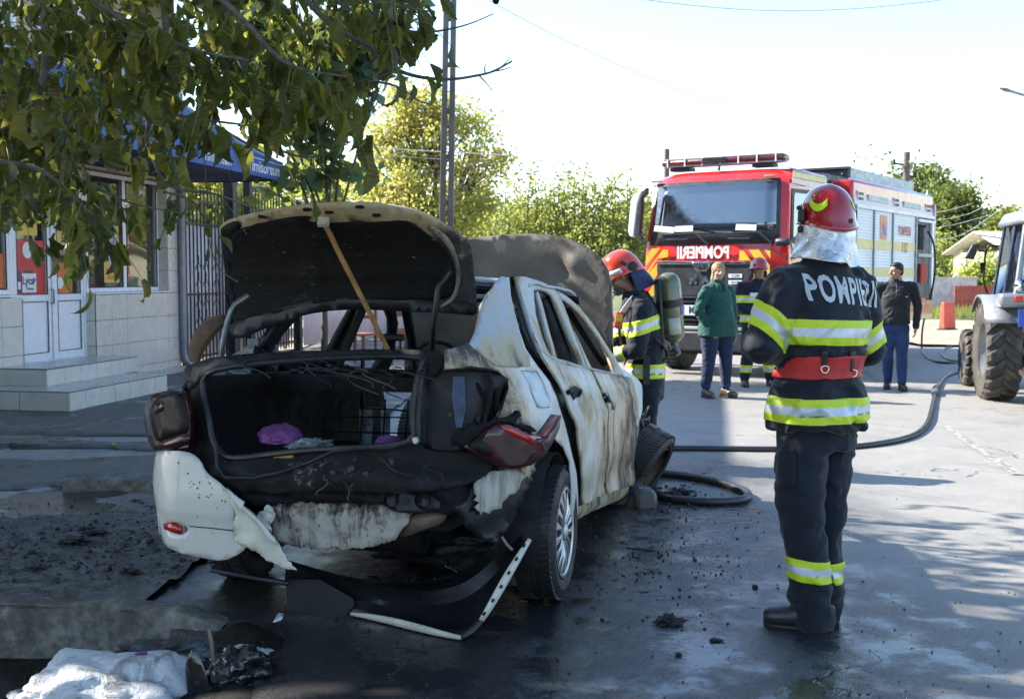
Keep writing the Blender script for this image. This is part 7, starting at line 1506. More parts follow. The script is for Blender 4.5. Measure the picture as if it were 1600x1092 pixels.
M_HELM = mat('dark_red_helmet', (.30, .006, .012), .16, var=.1, vs=3, bump=.03, coat=.9); M_HELMR = mat('orange_red_helmet', (.62, .05, .02), .2, var=.06, bump=.03, coat=.8)
M_FOIL = None
def foil():
    N = NT('aluminised_cloth'); N.set('Base Color', N.mix(N.ramp(N.noise(9), .4, .6), (.50, .52, .56), (.66, .68, .72))).set('Metallic', .85).set('Roughness', N.ramp(N.noise(25), .3, .7, .24, .42)); b1 = N.bump(N.noise(16, 6, .6, dist=1.2), .6, .02); N.bump(N.noise(120, 3), .3, .002, prev=b1); return N.mat
M_FOIL = foil()
M_BLK = mat('matt_black_rubber', (.015, .015, .016), .55, var=.2, bump=.1)
M_BOOT = mat('black_boot_leather', (.016, .017, .020), .42, var=.25, vs=14, bump=.25, coat=.1)
M_JEAN = cloth('dark_blue_denim', (.011, .020, .050), .9, .2); M_JEAN2 = cloth('blue_denim', (.020, .045, .12), .9, .2); M_GREEN = cloth('dark_green_shirt', (.004, .055, .045), .75, .12); M_BLKJ = cloth('black_jacket_cloth', (.012, .013, .016), .7, .15)
M_HAIRB = mat('blonde_hair', (.30, .17, .075), .5, var=.25, vs=40, bump=.6, bs=200, aniso=(3, 3, .3)); M_HAIRD = mat('dark_hair', (.012, .010, .009), .45, var=.3, vs=40, bump=.6, bs=200)
UP = Vector((0, 0, 1))
class Fig:
    def __init__(s, name, label, base, ang, group=None):
        s.o = empty(name, base); tag(s.o, label, 'person', group); s.base = Vector(base)
        s.f = Vector((-math.sin(ang), math.cos(ang), 0)); s.r = Vector((math.cos(ang), math.sin(ang), 0))
    def P(s, x, y, z): return s.r * x + s.f * y + UP * z
    def W(s, px, py, Y): return at(px, py, Y) - s.base
def ellloft(b, secs, n=24, pw=2.3):
    """secs: (centre, half x, half y, x axis, y axis)"""
    vs = []
    for c, rx, ry, ax, ay in secs:
        for j in range(n):
            t = 2 * math.pi * j / n; cx_, sy = math.cos(t), math.sin(t); e = 2 / pw
            vs.append(Vector(c) + ax * rx * math.copysign(abs(cx_) ** e, cx_) + ay * ry * math.copysign(abs(sy) ** e, sy))
    k = len(secs); fs = [(i * n + j, i * n + (j + 1) % n, (i + 1) * n + (j + 1) % n, (i + 1) * n + j) for i in range(k - 1) for j in range(n)]
    fs += [tuple(range(n))[::-1], tuple((k - 1) * n + j for j in range(n))]; b.add(vs, fs)
def ball(b, c, r, s=(1, 1, 1), ax=None, n=14):
    prof = [(max(1e-4, math.sin(t)), -math.cos(t)) for t in np.linspace(0.02, math.pi - .02, n // 2 + 3)]
    M4 = Matrix.Translation(c) @ (ax.to_4x4() if ax is not None else Matrix.Identity(4)) @ Matrix.Diagonal((r * s[0], r * s[1], r * s[2], 1))
    k0 = len(b.v); b.lathe(prof, n, M=M4); m = len(prof); b.add([], []); b.f += [tuple(k0 + j for j in range(n))[::-1], tuple(k0 + (m - 1) * n + j for j in range(n))]; b.m += [0, 0]
def limbp(b, pts, rs, n=14):
    """rounded tapering limb through joints"""
    P = []; Rr = []
    for i in range(len(pts) - 1):
        for t in np.linspace(0, 1, 7)[:-1]: P.append(pts[i].lerp(pts[i + 1], t)); Rr.append(rs[i] + (rs[i + 1] - rs[i]) * t)
    P.append(pts[-1]); Rr.append(rs[-1]); b.tube(P, Rr, n)
    for p, r in zip(pts, rs): ball(b, p, r * .99)
def solid(name, b, m, parent, vox=.014, it=6, fold=0.0, ff=9.0, seed=0, mask=None, foldf=None):
    me = bpy.data.meshes.new(name); me.from_pydata([tuple(v) for v in b.v], [], b.f); fix_normals(me)
    t = bpy.data.objects.new('tmp', me); COL.objects.link(t); md = t.modifiers.new('r', 'REMESH'); md.mode = 'VOXEL'; md.voxel_size = vox; md.use_smooth_shade = True
    sm_ = t.modifiers.new('s', 'SMOOTH'); sm_.iterations = it; sm_.factor = .5
    bpy.context.view_layer.update(); out = baked(t); bpy.data.objects.remove(t); out.name = name
    if fold or foldf:
        n = len(out.vertices); co = np.empty(n * 3); out.vertices.foreach_get('co', co); no = np.empty(n * 3); out.vertices.foreach_get('normal', no); co = co.reshape(-1, 3); no = no.reshape(-1, 3)
        for i in range(n):
            p = Vector(co[i]); q = Vector((p.x * ff, p.y * ff, p.z * ff * 1.5)) + Vector((seed * 5.1, 0, 0)); w_ = nz(q + Vector((nz(q * .5) * 1.4, 0, nz(q * .5 + Vector((9, 0, 0))) * 1.4)), 1.0, 2); d = fold * (1 - 2 * abs(w_) * 1.6)
            if foldf: d += foldf(p)
            if mask: d *= mask(p)
            co[i] += no[i] * d
        out.vertices.foreach_set('co', co.ravel()); out.update()
    o = link_mesh(name, out, parent, m); shade(out, 75); return o
def band(name, src, parent, p, n, offs, mats_, pred, lift=.003):
    """reflective tape cut from the garment's own surface between planes along n"""
    bm = bmesh.new(); bm.from_mesh(src.data); n = n.normalized()
    bmesh.ops.delete(bm, geom=[f for f in bm.faces if not (offs[0] - .04 < (f.calc_center_median() - p).dot(n) < offs[-1] + .04) or not pred(f.calc_center_median())], context='FACES')
    for o_ in offs: bmesh.ops.bisect_plane(bm, geom=list(bm.verts) + list(bm.edges) + list(bm.faces), plane_co=p + n * o_, plane_no=n)
    bmesh.ops.delete(bm, geom=[f for f in bm.faces if not (offs[0] < (f.calc_center_median() - p).dot(n) < offs[-1])], context='FACES')
    if not bm.faces: bm.free(); return None
    # keep the largest piece only
    seen = set(); best = []
    for f in bm.faces:
        if f in seen: continue
        st = [f]; comp = []; seen.add(f)
        while st:
            g_ = st.pop(); comp.append(g_)
            for e in g_.edges:
                for h in e.link_faces:
                    if h not in seen: seen.add(h); st.append(h)
        if len(comp) > len(best): best = comp
    bs_ = set(best); bmesh.ops.delete(bm, geom=[f for f in bm.faces if f not in bs_], context='FACES')
    for f in bm.faces:
        d = (f.calc_center_median() - p).dot(n); k = sum(d > o_ for o_ in offs[1:-1]); f.material_index = [0, 1, 0][k] if len(offs) == 4 else 0; f.smooth = True
    for v in bm.verts: v.co += v.normal * lift
    me = bpy.data.meshes.new(name); bm.to_mesh(me); bm.free(); o = link_mesh(name, me, parent, mats_); md = o.modifiers.new('s', 'SOLIDIFY'); md.thickness = .003; md.offset = 0; return o
def segd(p, a, c): d = c - a; t = max(0, min(1, (p - a).dot(d) / d.length_squared)); return (p - a - d * t).length
def hand(fig, wrist, d, palm_n, m, s=1.0, curl=.5, name='hand', left=False, vox=.0045):
    """palm, four unequal bent fingers and a thumb that leaves the side of the palm"""
    b = MB(); d = d.normalized(); n = (palm_n - d * palm_n.dot(d)).normalized(); sd = d.cross(n) * (-1 if left else 1); L = .085 * s
    ellloft(b, [(wrist, .026 * s, .019 * s, sd, n), (wrist + d * L * .4, .036 * s, .017 * s, sd, n), (wrist + d * L * .8, .041 * s, .014 * s, sd, n), (wrist + d * L, .038 * s, .012 * s, sd, n)], 14)
    for k, (o_, ln) in enumerate(((-.031, .062), (-.011, .076), (.010, .080), (.030, .072))):
        p = wrist + d * L * .93 + sd * o_ * s; dd = d.copy(); pts = [p]
        for q in range(3): dd = (dd + n * curl * (.6 + .25 * q)).normalized(); pts.append(pts[-1] + dd * ln * s * (.45, .32, .23)[q])
        limbp(b, pts, [.0098 * s, .0092 * s, .0085 * s, .0075 * s], 8)
    p = wrist + d * L * .35 + sd * .030 * s; q = p + (d * .6 + sd * .65 + n * .35).normalized() * .038 * s; limbp(b, [p, q, q + (d * .9 + n * .35).normalized() * .032 * s], [.013 * s, .011 * s, .009 * s], 8)
    return solid(name, b, m, fig.o, vox * s, 2)
def head(fig, c, f, m, s=1.0, up=UP, hair=None, hairstyle=None, vox=.0055):
    r = f.cross(up).normalized(); u = r.cross(f).normalized(); ax = Matrix((r, f, u)).transposed(); L = lambda x, y, z: c + (r * x + f * y + u * z) * s; b = MB()
    ball(b, L(0, -.012, .035), .083 * s, (.93, 1.12, 1.02), ax, 20); ball(b, L(0, .022, -.025), .066 * s, (.92, .98, 1.15), ax, 18); ball(b, L(0, .040, -.078), .034 * s, (1.15, .95, .8), ax)
    limbp(b, [L(0, .088, .018), L(0, .110, -.020)], [.010 * s, .0155 * s], 8); ball(b, L(.013, .092, -.026), .010 * s); ball(b, L(-.013, .092, -.026), .010 * s)
    ball(b, L(0, .086, -.060), .014 * s, (1.7, .7, .55), ax); ball(b, L(0, .084, -.070), .013 * s, (1.4, .7, .55), ax); limbp(b, [L(-.036, .074, .030), L(0, .086, .032), L(.036, .074, .030)], [.011 * s] * 3, 8)
    for e in (-1, 1): ball(b, L(e * .036, .062, -.022), .024 * s, (1, .8, .8), ax); ball(b, L(e * .079, -.008, -.004), .016 * s, (.5, 1.0, 1.7), ax)
    limbp(b, [L(0, -.02, -.06), L(0, -.045, -.15)], [.052 * s, .060 * s]); h = solid('head', b, m, fig.o, vox * s, 2)
    for e in (-1, 1):
        q = MB(); ball(q, L(e * .031, .0745, .012), .0115 * s, (1.25, .6, .75), ax, 10); q.build('eye', mat('eye_white', (.5, .47, .44), .3, bump=0), fig.o); q = MB(); ball(q, L(e * .031, .0805, .012), .0056 * s, (1, .6, 1), ax, 8); q.build('iris', mat('dark_iris', (.03, .02, .015), .2, bump=0), fig.o)
        q = MB(); q.tube([L(e * .016, .090, .032), L(e * .032, .085, .037), L(e * .048, .072, .033)], [.003 * s, .004 * s, .002 * s], 6); q.build('eyebrow', hair or M_HAIRD, fig.o)
    q = MB(); q.tube([L(-.022, .088, -.064), L(-.01, .0955, -.0625), L(.01, .0955, -.0625), L(.022, .088, -.064)], [.0012 * s, .0035 * s, .0035 * s, .0012 * s], 6); q.build('mouth', mat('lips', (.28, .08, .07), .45, bump=0), fig.o)
    if hairstyle:
        b = MB()
        if hairstyle == 'short': ball(b, L(0, -.022, .055), .087 * s, (.96, 1.08, .96), ax, 20); ball(b, L(0, .03, .098), .040 * s, (1.5, 1.1, .6), ax); ball(b, L(0, -.06, .0), .060 * s, (1.15, .8, 1.1), ax)
        else:
            ball(b, L(0, -.020, .045), .090 * s, (.98, 1.12, 1.0), ax, 20); ball(b, L(0, .030, .098), .038 * s, (1.5, .8, .5), ax); ball(b, L(.064, -.015, .03), .032 * s, (.55, 1, 1.1), ax); ball(b, L(-.064, -.015, .03), .032 * s, (.55, 1, 1.1), ax)
            ball(b, L(0, -.105, .02), .045 * s, (1.0, 1, 1.1), ax); limbp(b, [L(.02, -.115, .01), L(.05, -.10, -.10), L(.055, -.07, -.16)], [.035 * s, .028 * s, .012 * s])
        solid('hair', b, hair, fig.o, .006 * s, 2, fold=.002, ff=40)
    return L
def boot(fig, ankle, toe_dir, m, h=.10, s=1.0, z0=0.0, name='boot', low=False):
    d = Vector((toe_dir.x, toe_dir.y, 0)).normalized(); sd = Vector((-d.y, d.x, 0)); g_ = Vector((ankle.x, ankle.y, z0)); b = MB()
    heel = g_ - d * .075 * s
    ellloft(b, [(heel - d * .005 + UP * .045, .030 * s, .040, sd, UP), (heel + d * .03 * s + UP * .066, .042 * s, .064, sd, UP), (heel + d * .10 * s + UP * .062, .046 * s, .060, sd, UP), (heel + d * .15 * s + UP * .051, .048 * s, .049, sd, UP), (heel + d * .20 * s + UP * .046, .048 * s, .044, sd, UP), (heel + d * .245 * s + UP * .042, .040 * s, .040, sd, UP), (heel + d * .272 * s + UP * .036, .024 * s, .028, sd, UP)], 18, 2.05)
    if not low: limbp(b, [g_ + UP * .06, g_ + UP * (.06 + h)], [.050 * s, .056 * s])
    o = solid(name, b, m, fig.o, .007, 2)
    b = MB(); pts = [(-.085, -.03), (-.06, -.043), (.05, -.043), (.10, -.047), (.15, -.042), (.185, -.026), (.197, -.008), (.197, .008), (.185, .026), (.15, .042), (.10, .047), (.05, .043), (-.06, .043), (-.085, .03)]
    b.prism([g_ + d * x * s + sd * y * s + UP * .001 for x, y in pts], (0, 0, .016)); b.build('sole', M_BLK, o, bevel=.004); return o
def helmet_shell(fig, c, f, m, s=1.0, up=UP, w_=.122, l=.150, hgt=.155, patches=None, tag_='helmet'):
    r = f.cross(up).normalized(); u = r.cross(f).normalized(); b = MB(); rows = []; n = 40
    L = lambda x, y, z: c + (r * x + f * y + u * z) * s
    def prof(t, a):                                # t: 0 brim to 1 crown, a: angle round, 0 = right, 90 = front
        fr = max(0, math.sin(a)); bk = max(0, -math.sin(a)); k = math.cos(t * math.pi / 2) ** .66; z = hgt * math.sin(t * math.pi / 2) ** 1.0
        x = w_ * k * math.cos(a); y = l * k * math.sin(a) * (1.03 if math.sin(a) > 0 else .98)
        drop = -.032 * (bk ** 1.5) * (1 - t) - .02 * (1 - t) + (.012 * fr * (1 - t)); flare = 1 + .06 * max(0, 1 - t * 9) ; 
        ridge = .005 * math.exp(-(x / .020) ** 2) * math.sin(min(1, t * 1.3) * math.pi / 2) * t
        return L(x * flare, y * flare, z + drop + ridge)
    for t in list(np.linspace(0, .1, 4)) + list(np.linspace(.16, .96, 15)): rows.append([prof(t, 2 * math.pi * j / n) for j in range(n)])
    b.grid(rows, closed=True); k0 = len(b.v); b.add([prof(1.0, 0)], []); last = k0 - n
    b.f += [(last + j, last + (j + 1) % n, k0) for j in range(n)]; b.m += [0] * n
    o = b.build(tag_, m, fig.o, smooth=50, solid=.005)
    b = MB(); b.tube([prof(0, 2 * math.pi * j / n) for j in range(n + 1)], .0055 * s, 6); b.build('helmet_rim', m, o)
    return o, prof, L
def flatpatch(prof, ts, angs, m, parent, name, lift=1.03, c=None):
    b = MB(); rows = [[c + (prof(t, a) - c) * lift for a in angs] for t in ts]; b.grid(rows); return b.build(name, m, parent, solid=.003)
def proj_text(name, body, size, jacket, fig, org, right, upv, dirv, m, sx=1.0, bold=.004, lift=.0035, spacing=1.0):
    tmp = text(name, body, size, Matrix.Identity(4), m, fig.o, extr=0, bold=bold, sx=sx, spacing=spacing); bm = bmesh.new(); bm.from_mesh(tmp.data); bmesh.ops.triangulate(bm, faces=bm.faces)
    for _ in range(5):
        es = [e for e in bm.edges if e.calc_length() > .014]
        if not es: break
        bmesh.ops.subdivide_edges(bm, edges=es, cuts=1); bmesh.ops.triangulate(bm, faces=[f for f in bm.faces if len(f.verts) > 3])
    jb = bmesh.new(); jb.from_mesh(jacket.data); bv = BVHTree.FromBMesh(jb)
    for v in bm.verts:
        o_ = org + right * v.co.x + upv * v.co.y - dirv * .4; h = bv.ray_cast(o_, dirv, 1.0)
        if h[0] is None: h = bv.find_nearest(o_ + dirv * .4)
        v.co = h[0] + (h[1] if h[1].dot(dirv) < 0 else -h[1]) * lift
    bmesh.ops.recalc_face_normals(bm, faces=bm.faces); bm.to_mesh(tmp.data); bm.free(); jb.free(); return tmp
# ---------------------------------------------------------------- the firefighter in the foreground, seen from behind
A1 = R(30); b0 = gp(1272, 975); F1 = Fig('person', 'firefighter in navy kit seen from behind, POMPIERII on his back above a red belt', b0, A1)
W1 = lambda px, py, Y=None: F1.W(px, py, Y if Y else b0.y)
Yc = b0.y; ax, ay = F1.r, F1.f; cz = lambda py: W1(800, py).z
def cen(px, py, dy=0): return W1(px, py, Yc + dy)
shL, elL, wrL = cen(1228, 450, -.08), cen(1189, 542, -.13), cen(1262, 552, .16)
shR, elR, wrR = cen(1338, 452, .10), cen(1358, 548, .12), cen(1300, 560, .34)
b = MB(); secs = []
for px, py, rx, ry, dy in ((1276, 668, .216, .180, .02), (1276, 630, .210, .176, .02), (1277, 600, .188, .155, .01), (1278, 578, .178, .145, 0), (1279, 556, .190, .152, 0), (1280, 535, .212, .165, 0), (1281, 500, .214, .163, 0), (1281, 470, .212, .155, 0), (1281, 447, .190, .140, 0), (1282, 430, .150, .12, 0), (1285, 414, .105, .10, -.01), (1288, 398, .080, .085, -.02)):
    secs.append((cen(px, py, dy), rx, ry, ax, ay))
ellloft(b, secs, 32, 2.4)
limbp(b, [cen(1262, 438, -.03), shL, shL.lerp(elL, .5) + Vector((-.005, 0, 0)), elL, elL.lerp(wrL, .5), wrL], [.080, .088, .090, .074, .066, .052]); limbp(b, [cen(1305, 436, .03), shR, shR.lerp(elR, .55), elR, elR.lerp(wrR, .5), wrR], [.085, .088, .076, .070, .062, .050])
def jf(p):
    z = p.z; d = .010 * math.sin(z * 55 + 3 * nz(p, 5)) * math.exp(-((z - cz(545)) / .05) ** 2) + .006 * math.sin(p.x * 40 + p.z * 20) * math.exp(-((z - cz(610)) / .06) ** 2)
    e = min((p - elL).length, (p - elR).length); return d + .010 * math.sin((p.z * 60 + p.x * 30)) * math.exp(-(e / .08) ** 2) - .008 * math.exp(-((z - cz(575)) / .02) ** 2)
jk = solid('jacket', b, M_NAVY, F1.o, .0105, 5, fold=.011, ff=5.2, seed=1, foldf=jf, mask=lambda p: (1 - .8 * math.exp(-((p - cen(1313, 455, -.15)).length / .17) ** 4)) * (1 - .9 * math.exp(-((p.z - cz(571)) / .06) ** 4)))
inarm = lambda p, r=.105: min(segd(p, shL, elL), segd(p, elL, wrL)) < r and (p - cen(1281, 480)).dot(-F1.r) > .10
inarmR = lambda p, r=.095: min(segd(p, shR, elR), segd(p, elR, wrR)) < r and (p - cen(1281, 480)).dot(F1.r) > .15
tor = lambda p: not (segd(p, shL, elL) < .088 or segd(p, elL, wrL) < .08 or segd(p, shR, elR) < .082)
HS = [M_HIVIS, M_SILV]; Bw = [-.052, -.018, .018, .052]
nb = (UP + F1.r * .03).normalized()
band('reflective_band', jk, jk, cen(1285, 518), nb, Bw, HS, tor)
band('reflective_band', jk, jk, cen(1276, 637), UP, Bw, HS, lambda p: True)
da = (elL - shL).normalized(); band('reflective_band', jk, jk, shL.lerp(elL, .66), (da + Vector((-.45, 0, -.1))).normalized(), [-.05, -.018, .018, .05], HS, lambda p: segd(p, shL, elL) < .10 or segd(p, elL, wrL) < .06)
da = (elR - shR).normalized(); band('reflective_band', jk, jk, shR.lerp(elR, .80), (da + Vector((.35, 0, 0))).normalized(), [-.045, -.015, .015, .045], HS, lambda p: segd(p, shR, elR) < .088)
proj_text('lettering', 'POMPIERII', .150, jk, F1, cen(1303, 457, -.02), Vector((math.cos(A1 * .75), math.sin(A1 * .75), -.085)).normalized(), Vector((0.0, 0, 1)), F1.f, mat('grey_reflective_lettering', (.42, .45, .48), .45, metal=.2, var=.08, bump=.2, bs=300), sx=.57, bold=.0042, spacing=1.12)
# belt
bt = band('belt', jk, F1.o, cen(1278, 570), UP, [-.048, .048], [mat('red_webbing', (.42, .015, .015), .6, var=.12, vs=8, bump=.4, bs=200)], lambda p: segd(p, elL, wrL) > .085 and segd(p, elR, wrR) > .08 and abs((p - cen(1278, 570)).dot(F1.r)) < .186, lift=.010)
bt2 = MB()
jb_ = bmesh.new(); jb_.from_mesh(jk.data); BVJ = BVHTree.FromBMesh(jb_)
def onj(px, py, lift=.02, bv=None, fig=None):
    d = ray(px, py).normalized(); h = (bv or BVJ).ray_cast(CP - (fig or F1).base, d, 30); return h[0] - d * lift if h[0] else (fig or F1).W(px, py, Yc)
for px, tp_, wd in ((1288, 0, .011), (1332, 1, .014)):
    q = MB(); rows = [[onj(px + e, y, .016) for e in (-4, -1, 2, 5)] for y in np.linspace(548, 572 + 8 * tp_, 6)]; q.grid(rows); q.build('belt_loop', M_BLK, bt, solid=.006)
    c = onj(px + 1, 575 + 6 * tp_, .022); q = MB(); q.tube([c + Vector((math.cos(t) * .016 + 0, 0, math.sin(t) * .020 * (1 if math.sin(t) < 0 else .45))) for t in np.linspace(0, 2 * math.pi, 20)], .0028, 6); q.build('d_ring', M_CHRM, bt)
# trousers
b = MB(); hipL, kneeL, ankL = cen(1253, 660, -.02), cen(1250, 790, -.08), cen(1271, 945, -.06); hipR, kneeR, ankR = cen(1302, 650, .08), cen(1290, 795, .07), cen(1284, 945, .08)
ellloft(b, [(cen(1275, 700, .02), .168, .135, ax, ay), (cen(1275, 660, .02), .168, .135, ax, ay), (cen(1277, 600, .01), .16, .13, ax, ay)], 24)
limbp(b, [hipL, hipL.lerp(kneeL, .5), kneeL, kneeL.lerp(ankL, .5), ankL + UP * -.045], [.088, .108, .096, .086, .092]); limbp(b, [hipR, hipR.lerp(kneeR, .5), kneeR, kneeR.lerp(ankR, .5), ankR + UP * -.045], [.104, .100, .082, .080, .084])
def tf_(p): return .010 * math.sin(p.z * 38 + p.x * 25 + 4 * nz(p, 3)) * math.exp(-((p.z - .12) / .10) ** 2) + .007 * math.sin(p.z * 26 - p.x * 30) * math.exp(-((p.z - .50) / .12) ** 2)
trs = solid('trousers', b, M_NAVYT, F1.o, .011, 5, fold=.009, ff=3.8, seed=2, foldf=tf_)
band('reflective_band', trs, trs, cen(1268, 887, -.06), (UP + Vector((.12, 0, 0))).normalized(), [-.045, -.015, .017, .047], HS, lambda p: segd(p, kneeL, ankL) < segd(p, kneeR, ankR) + .004)
band('reflective_band', trs, trs, cen(1284, 890, .08), UP, [-.045, -.015, .015, .045], HS, lambda p: segd(p, kneeL, ankL) > segd(p, kneeR, ankR) + .03)
q = MB(); bvt = bmesh.new(); bvt.from_mesh(trs.data); BVT = BVHTree.FromBMesh(bvt); rows = [[onj(x, y, .008, BVT) for x in np.linspace(1212, 1243, 6)] for y in np.linspace(700, 760, 7)]; q.grid(rows); q.build('thigh_pocket', M_NAVYT, trs, solid=.003)
dL = (gp(1205, 965) - gp(1290, 972)); dL.z = 0; boot(F1, Vector((ankL.x, ankL.y, 0)) + Vector((-.01, 0, 0)), dL, M_BOOT, .12, 1.0); boot(F1, Vector((ankR.x, ankR.y, 0)), Vector((-.15, .95, 0)), M_BOOT, .12, 1.0)
hand(F1, wrL, F1.f * .6 + F1.r * .6, -UP, M_BLK, 1.1, .5, 'glove', True); hand(F1, wrR, F1.f * .7 - F1.r * .6, -UP, M_BLK, 1.1, .5, 'glove')
# head, aluminised neck cape and helmet
hc = cen(1292, 352, -.01); fh = Vector((-math.sin(R(14)), math.cos(R(14)), 0)); head(F1, hc + UP * -.01, fh, M_SKIN, .95)
b = MB(); secs = []
rr = fh.cross(UP).normalized()
n = 40; rows = []
for k, (py, sx_, sy_, ox) in enumerate(((346, .108, .122, 0), (356, .112, .126, 0), (366, .116, .128, -.002), (378, .120, .128, -.006), (390, .128, .132, -.012), (400, .138, .140, -.018), (408, .140, .146, -.018))):
    c = cen(1292, py, -.01); r_ = []
    for j in range(n):
        a = -math.pi * 1.22 + math.pi * 1.44 * j / (n - 1); lo = max(0, -math.sin(a)); fl_ = k / 6
        p = c + rr * ((sx_ + ox * 0) * math.cos(a)) + fh * (sy_ * math.sin(a)) + rr * ox * fl_; w_ = .012 * math.sin(a * 5 + k * .7) * fl_ + .010 * nz((a * 2, k * .5, 3), 1.3); p += (p - c).normalized() * w_; p.z -= .018 * fl_ * math.cos(a * 2 - .4) * -1 * .6 + (0.02 * fl_ if math.cos(a) > .3 else 0); r_.append(p)
    rows.append(r_)
b.grid(rows); b.build('neck_cape', M_FOIL, F1.o, smooth=70, solid=.004, sub=2)
hm, prof, HL = helmet_shell(F1, cen(1293, 343, -.01), fh, M_HELM, 1.0, w_=.108, l=.136, hgt=.142)
hcn = cen(1293, 340, -.01)
M_LIME = mat('lime_reflective_sticker', (.45, .70, .01), .4, var=.05, bump=0)
for s_ in (-1, 1):
    angs = [-math.pi / 2 + s_ * t for t in np.linspace(.62, 1.40, 9)]
    b = MB(); rows = [[hcn + (prof(.30 + dt + .13 * ((i - 4) / 4.0) ** 2, a) - hcn) * 1.035 for i, a in enumerate(angs)] for dt in np.linspace(-.06, .07, 5)]; b.grid(rows); b.build('reflective_sticker', M_LIME, hm, solid=.0015, smooth=60)
    b = MB(); c = hcn + rr * .121 * s_ + UP * .005; b.box(c, (.022, .05, .055)); b.box(c + UP * -.055 + fh * .01, (.018, .03, .03)); b.box(c + UP * .035 + fh * .02, (.02, .03, .02)); b.build('visor_hinge', M_BLK, hm, bevel=.008)
q = MB(); angs = np.linspace(0, 2 * math.pi, 17)[:-1]; c0_ = prof(.14, -math.pi / 2 + .32); nn = (c0_ - hcn).normalized(); tx_ = nn.cross(UP).normalized(); ty_ = tx_.cross(nn); q.prism([hcn + (c0_ - hcn) * 1.03 + tx_ * .011 * math.cos(t) + ty_ * .011 * math.sin(t) for t in angs], nn * .003); q.build('round_badge', M_BLK, hm)
b = MB(); rows = [[hcn + (prof(t, math.pi / 2 + a) - hcn) * 1.03 for a in np.linspace(-1.1, 1.1, 12)] for t in (.05, .2, .35)]; b.grid(rows); b.build('visor', mat('smoked_visor', (.02, .02, .02), .08, coat=.5, bump=0), hm, solid=.003)
q = MB(); rows = [[onj(x, 420 + 1.0 * (1205 - x) * -.55 + dy, .012) for x in np.linspace(1188, 1232, 6)] for dy in (-10, 0, 8)]
ep = [F1.W(x, y, Yc - .06) for x, y in ((1203, 437), (1214, 426), (1236, 416))]; q = MB(); q.tube([p + UP * .0 for p in ep], .018, 6, flat=.5); q.build('shoulder_strap', mat('grey_shoulder_patch', (.12, .14, .17), .7, var=.8, vs=60, bump=.3), jk)
# ---------------------------------------------------------------- the firefighter with the air cylinder at the car's nose
A2 = R(84); Y2 = 9.05; b0 = at(1012, 700, Y2); b0.z = 0; F2 = Fig('person', 'firefighter in orange-red helmet carrying an air cylinder, bending over beside the raised bonnet', b0, A2)
c2 = lambda px, py, dy=0: F2.W(px, py, Y2 + dy)
sh1, el1, wr1 = c2(1002, 484, -.16), c2(995, 548, -.22), c2(955, 556, -.12); sh2, el2, wr2 = c2(985, 486, .20), c2(965, 545, .24), c2(930, 560, .15)
fw = F2.f; lean = Vector((0, 0, 1))
b = MB(); ellloft(b, [(c2(1008, 598), .20, .150, F2.r, fw), (c2(1010, 575), .19, .145, F2.r, fw), (c2(1010, 550), .175, .135, F2.r, fw), (c2(1007, 520), .195, .150, F2.r, fw), (c2(1001, 490), .20, .150, F2.r, fw), (c2(997, 470), .17, .125, F2.r, fw), (c2(993, 455), .10, .09, F2.r, fw)], 28)
limbp(b, [c2(998, 470, -.08), sh1, sh1.lerp(el1, .5), el1, wr1], [.08, .088, .078, .070, .052]); limbp(b, [c2(990, 470, .1), sh2, el2, wr2], [.08, .085, .070, .052])
jk2 = solid('jacket', b, M_NAVY, F2.o, .014, 4, fold=.008, ff=7, seed=5)
band('reflective_band', jk2, jk2, c2(1000, 570 + 8), UP, [-.055, -.02, .02, .055], HS, lambda p: segd(p, el1, wr1) > .08 and segd(p, el2, wr2) > .08)
band('reflective_band', jk2, jk2, c2(1005, 507), (UP + Vector((-.28, 0, 0))).normalized(), [-.055, -.02, .02, .055], HS, lambda p: segd(p, el1, wr1) > .07)
band('reflective_band', jk2, jk2, el1.lerp(wr1, .62), (wr1 - el1).normalized(), [-.045, -.016, .016, .045], HS, lambda p: segd(p, el1, wr1) < .09)
b = MB(); k1, a1_ = c2(1010, 650, -.08), c2(1008, 700, -.08); ellloft(b, [(c2(1010, 625), .16, .13, F2.r, fw), (c2(1010, 590), .17, .14, F2.r, fw), (c2(1010, 570), .15, .12, F2.r, fw)], 20)
for dy in (-.09, .10): limbp(b, [c2(1012, 615, dy), c2(1008, 655, dy), F2.P(-dy * 1.1, -.02, .10)], [.105, .085, .082])
solid('trousers', b, M_NAVYT, F2.o, .016, 4, fold=.008, ff=6, seed=6)
for dy in (-.1, .1): boot(F2, F2.P(dy, 0, .1), fw, M_BOOT, .1, 1.1)
hand(F2, wr1, Vector((-.9, .1, -.4)), -UP, M_BLK, 1.1, .5, 'glove'); hand(F2, wr2, Vector((-.9, .1, -.4)), -UP, M_BLK, 1.1, .5, 'glove')
hf = Vector((-.88, -.10, -.42)).normalized(); hu = Vector((-.42, 0, .9)).normalized(); hc = c2(969, 434); head(F2, hc, hf, M_SKINT, .95, up=hu)
hm2, prof2, HL2 = helmet_shell(F2, c2(974, 424), hf, M_HELMR, 1.0, up=hu, w_=.128, l=.158, hgt=.168); hc2 = c2(974, 418)
b = MB(); q_ = hf.cross(hu).normalized()
side = -q_ if (-q_).y < 0 else q_
b.lathe([(0, 0), (.035, 0), (.040, .012), (.02, .018), (0, .018)], 16, M=Matrix.Translation(hc2 + side * .122 + hf * -.045 + hu * -.02) @ frame(side).to_4x4()); b.box(hc2 + side * .125 + hf * .01 + hu * .035, (.05, .02, .025), rot=(0, .5, 0)); b.build('visor_hinge', M_BLK, hm2)
angs = [(-1 if side.dot(q_) < 0 else 1)] ; a_s = math.pi if side.dot(q_) < 0 else 0
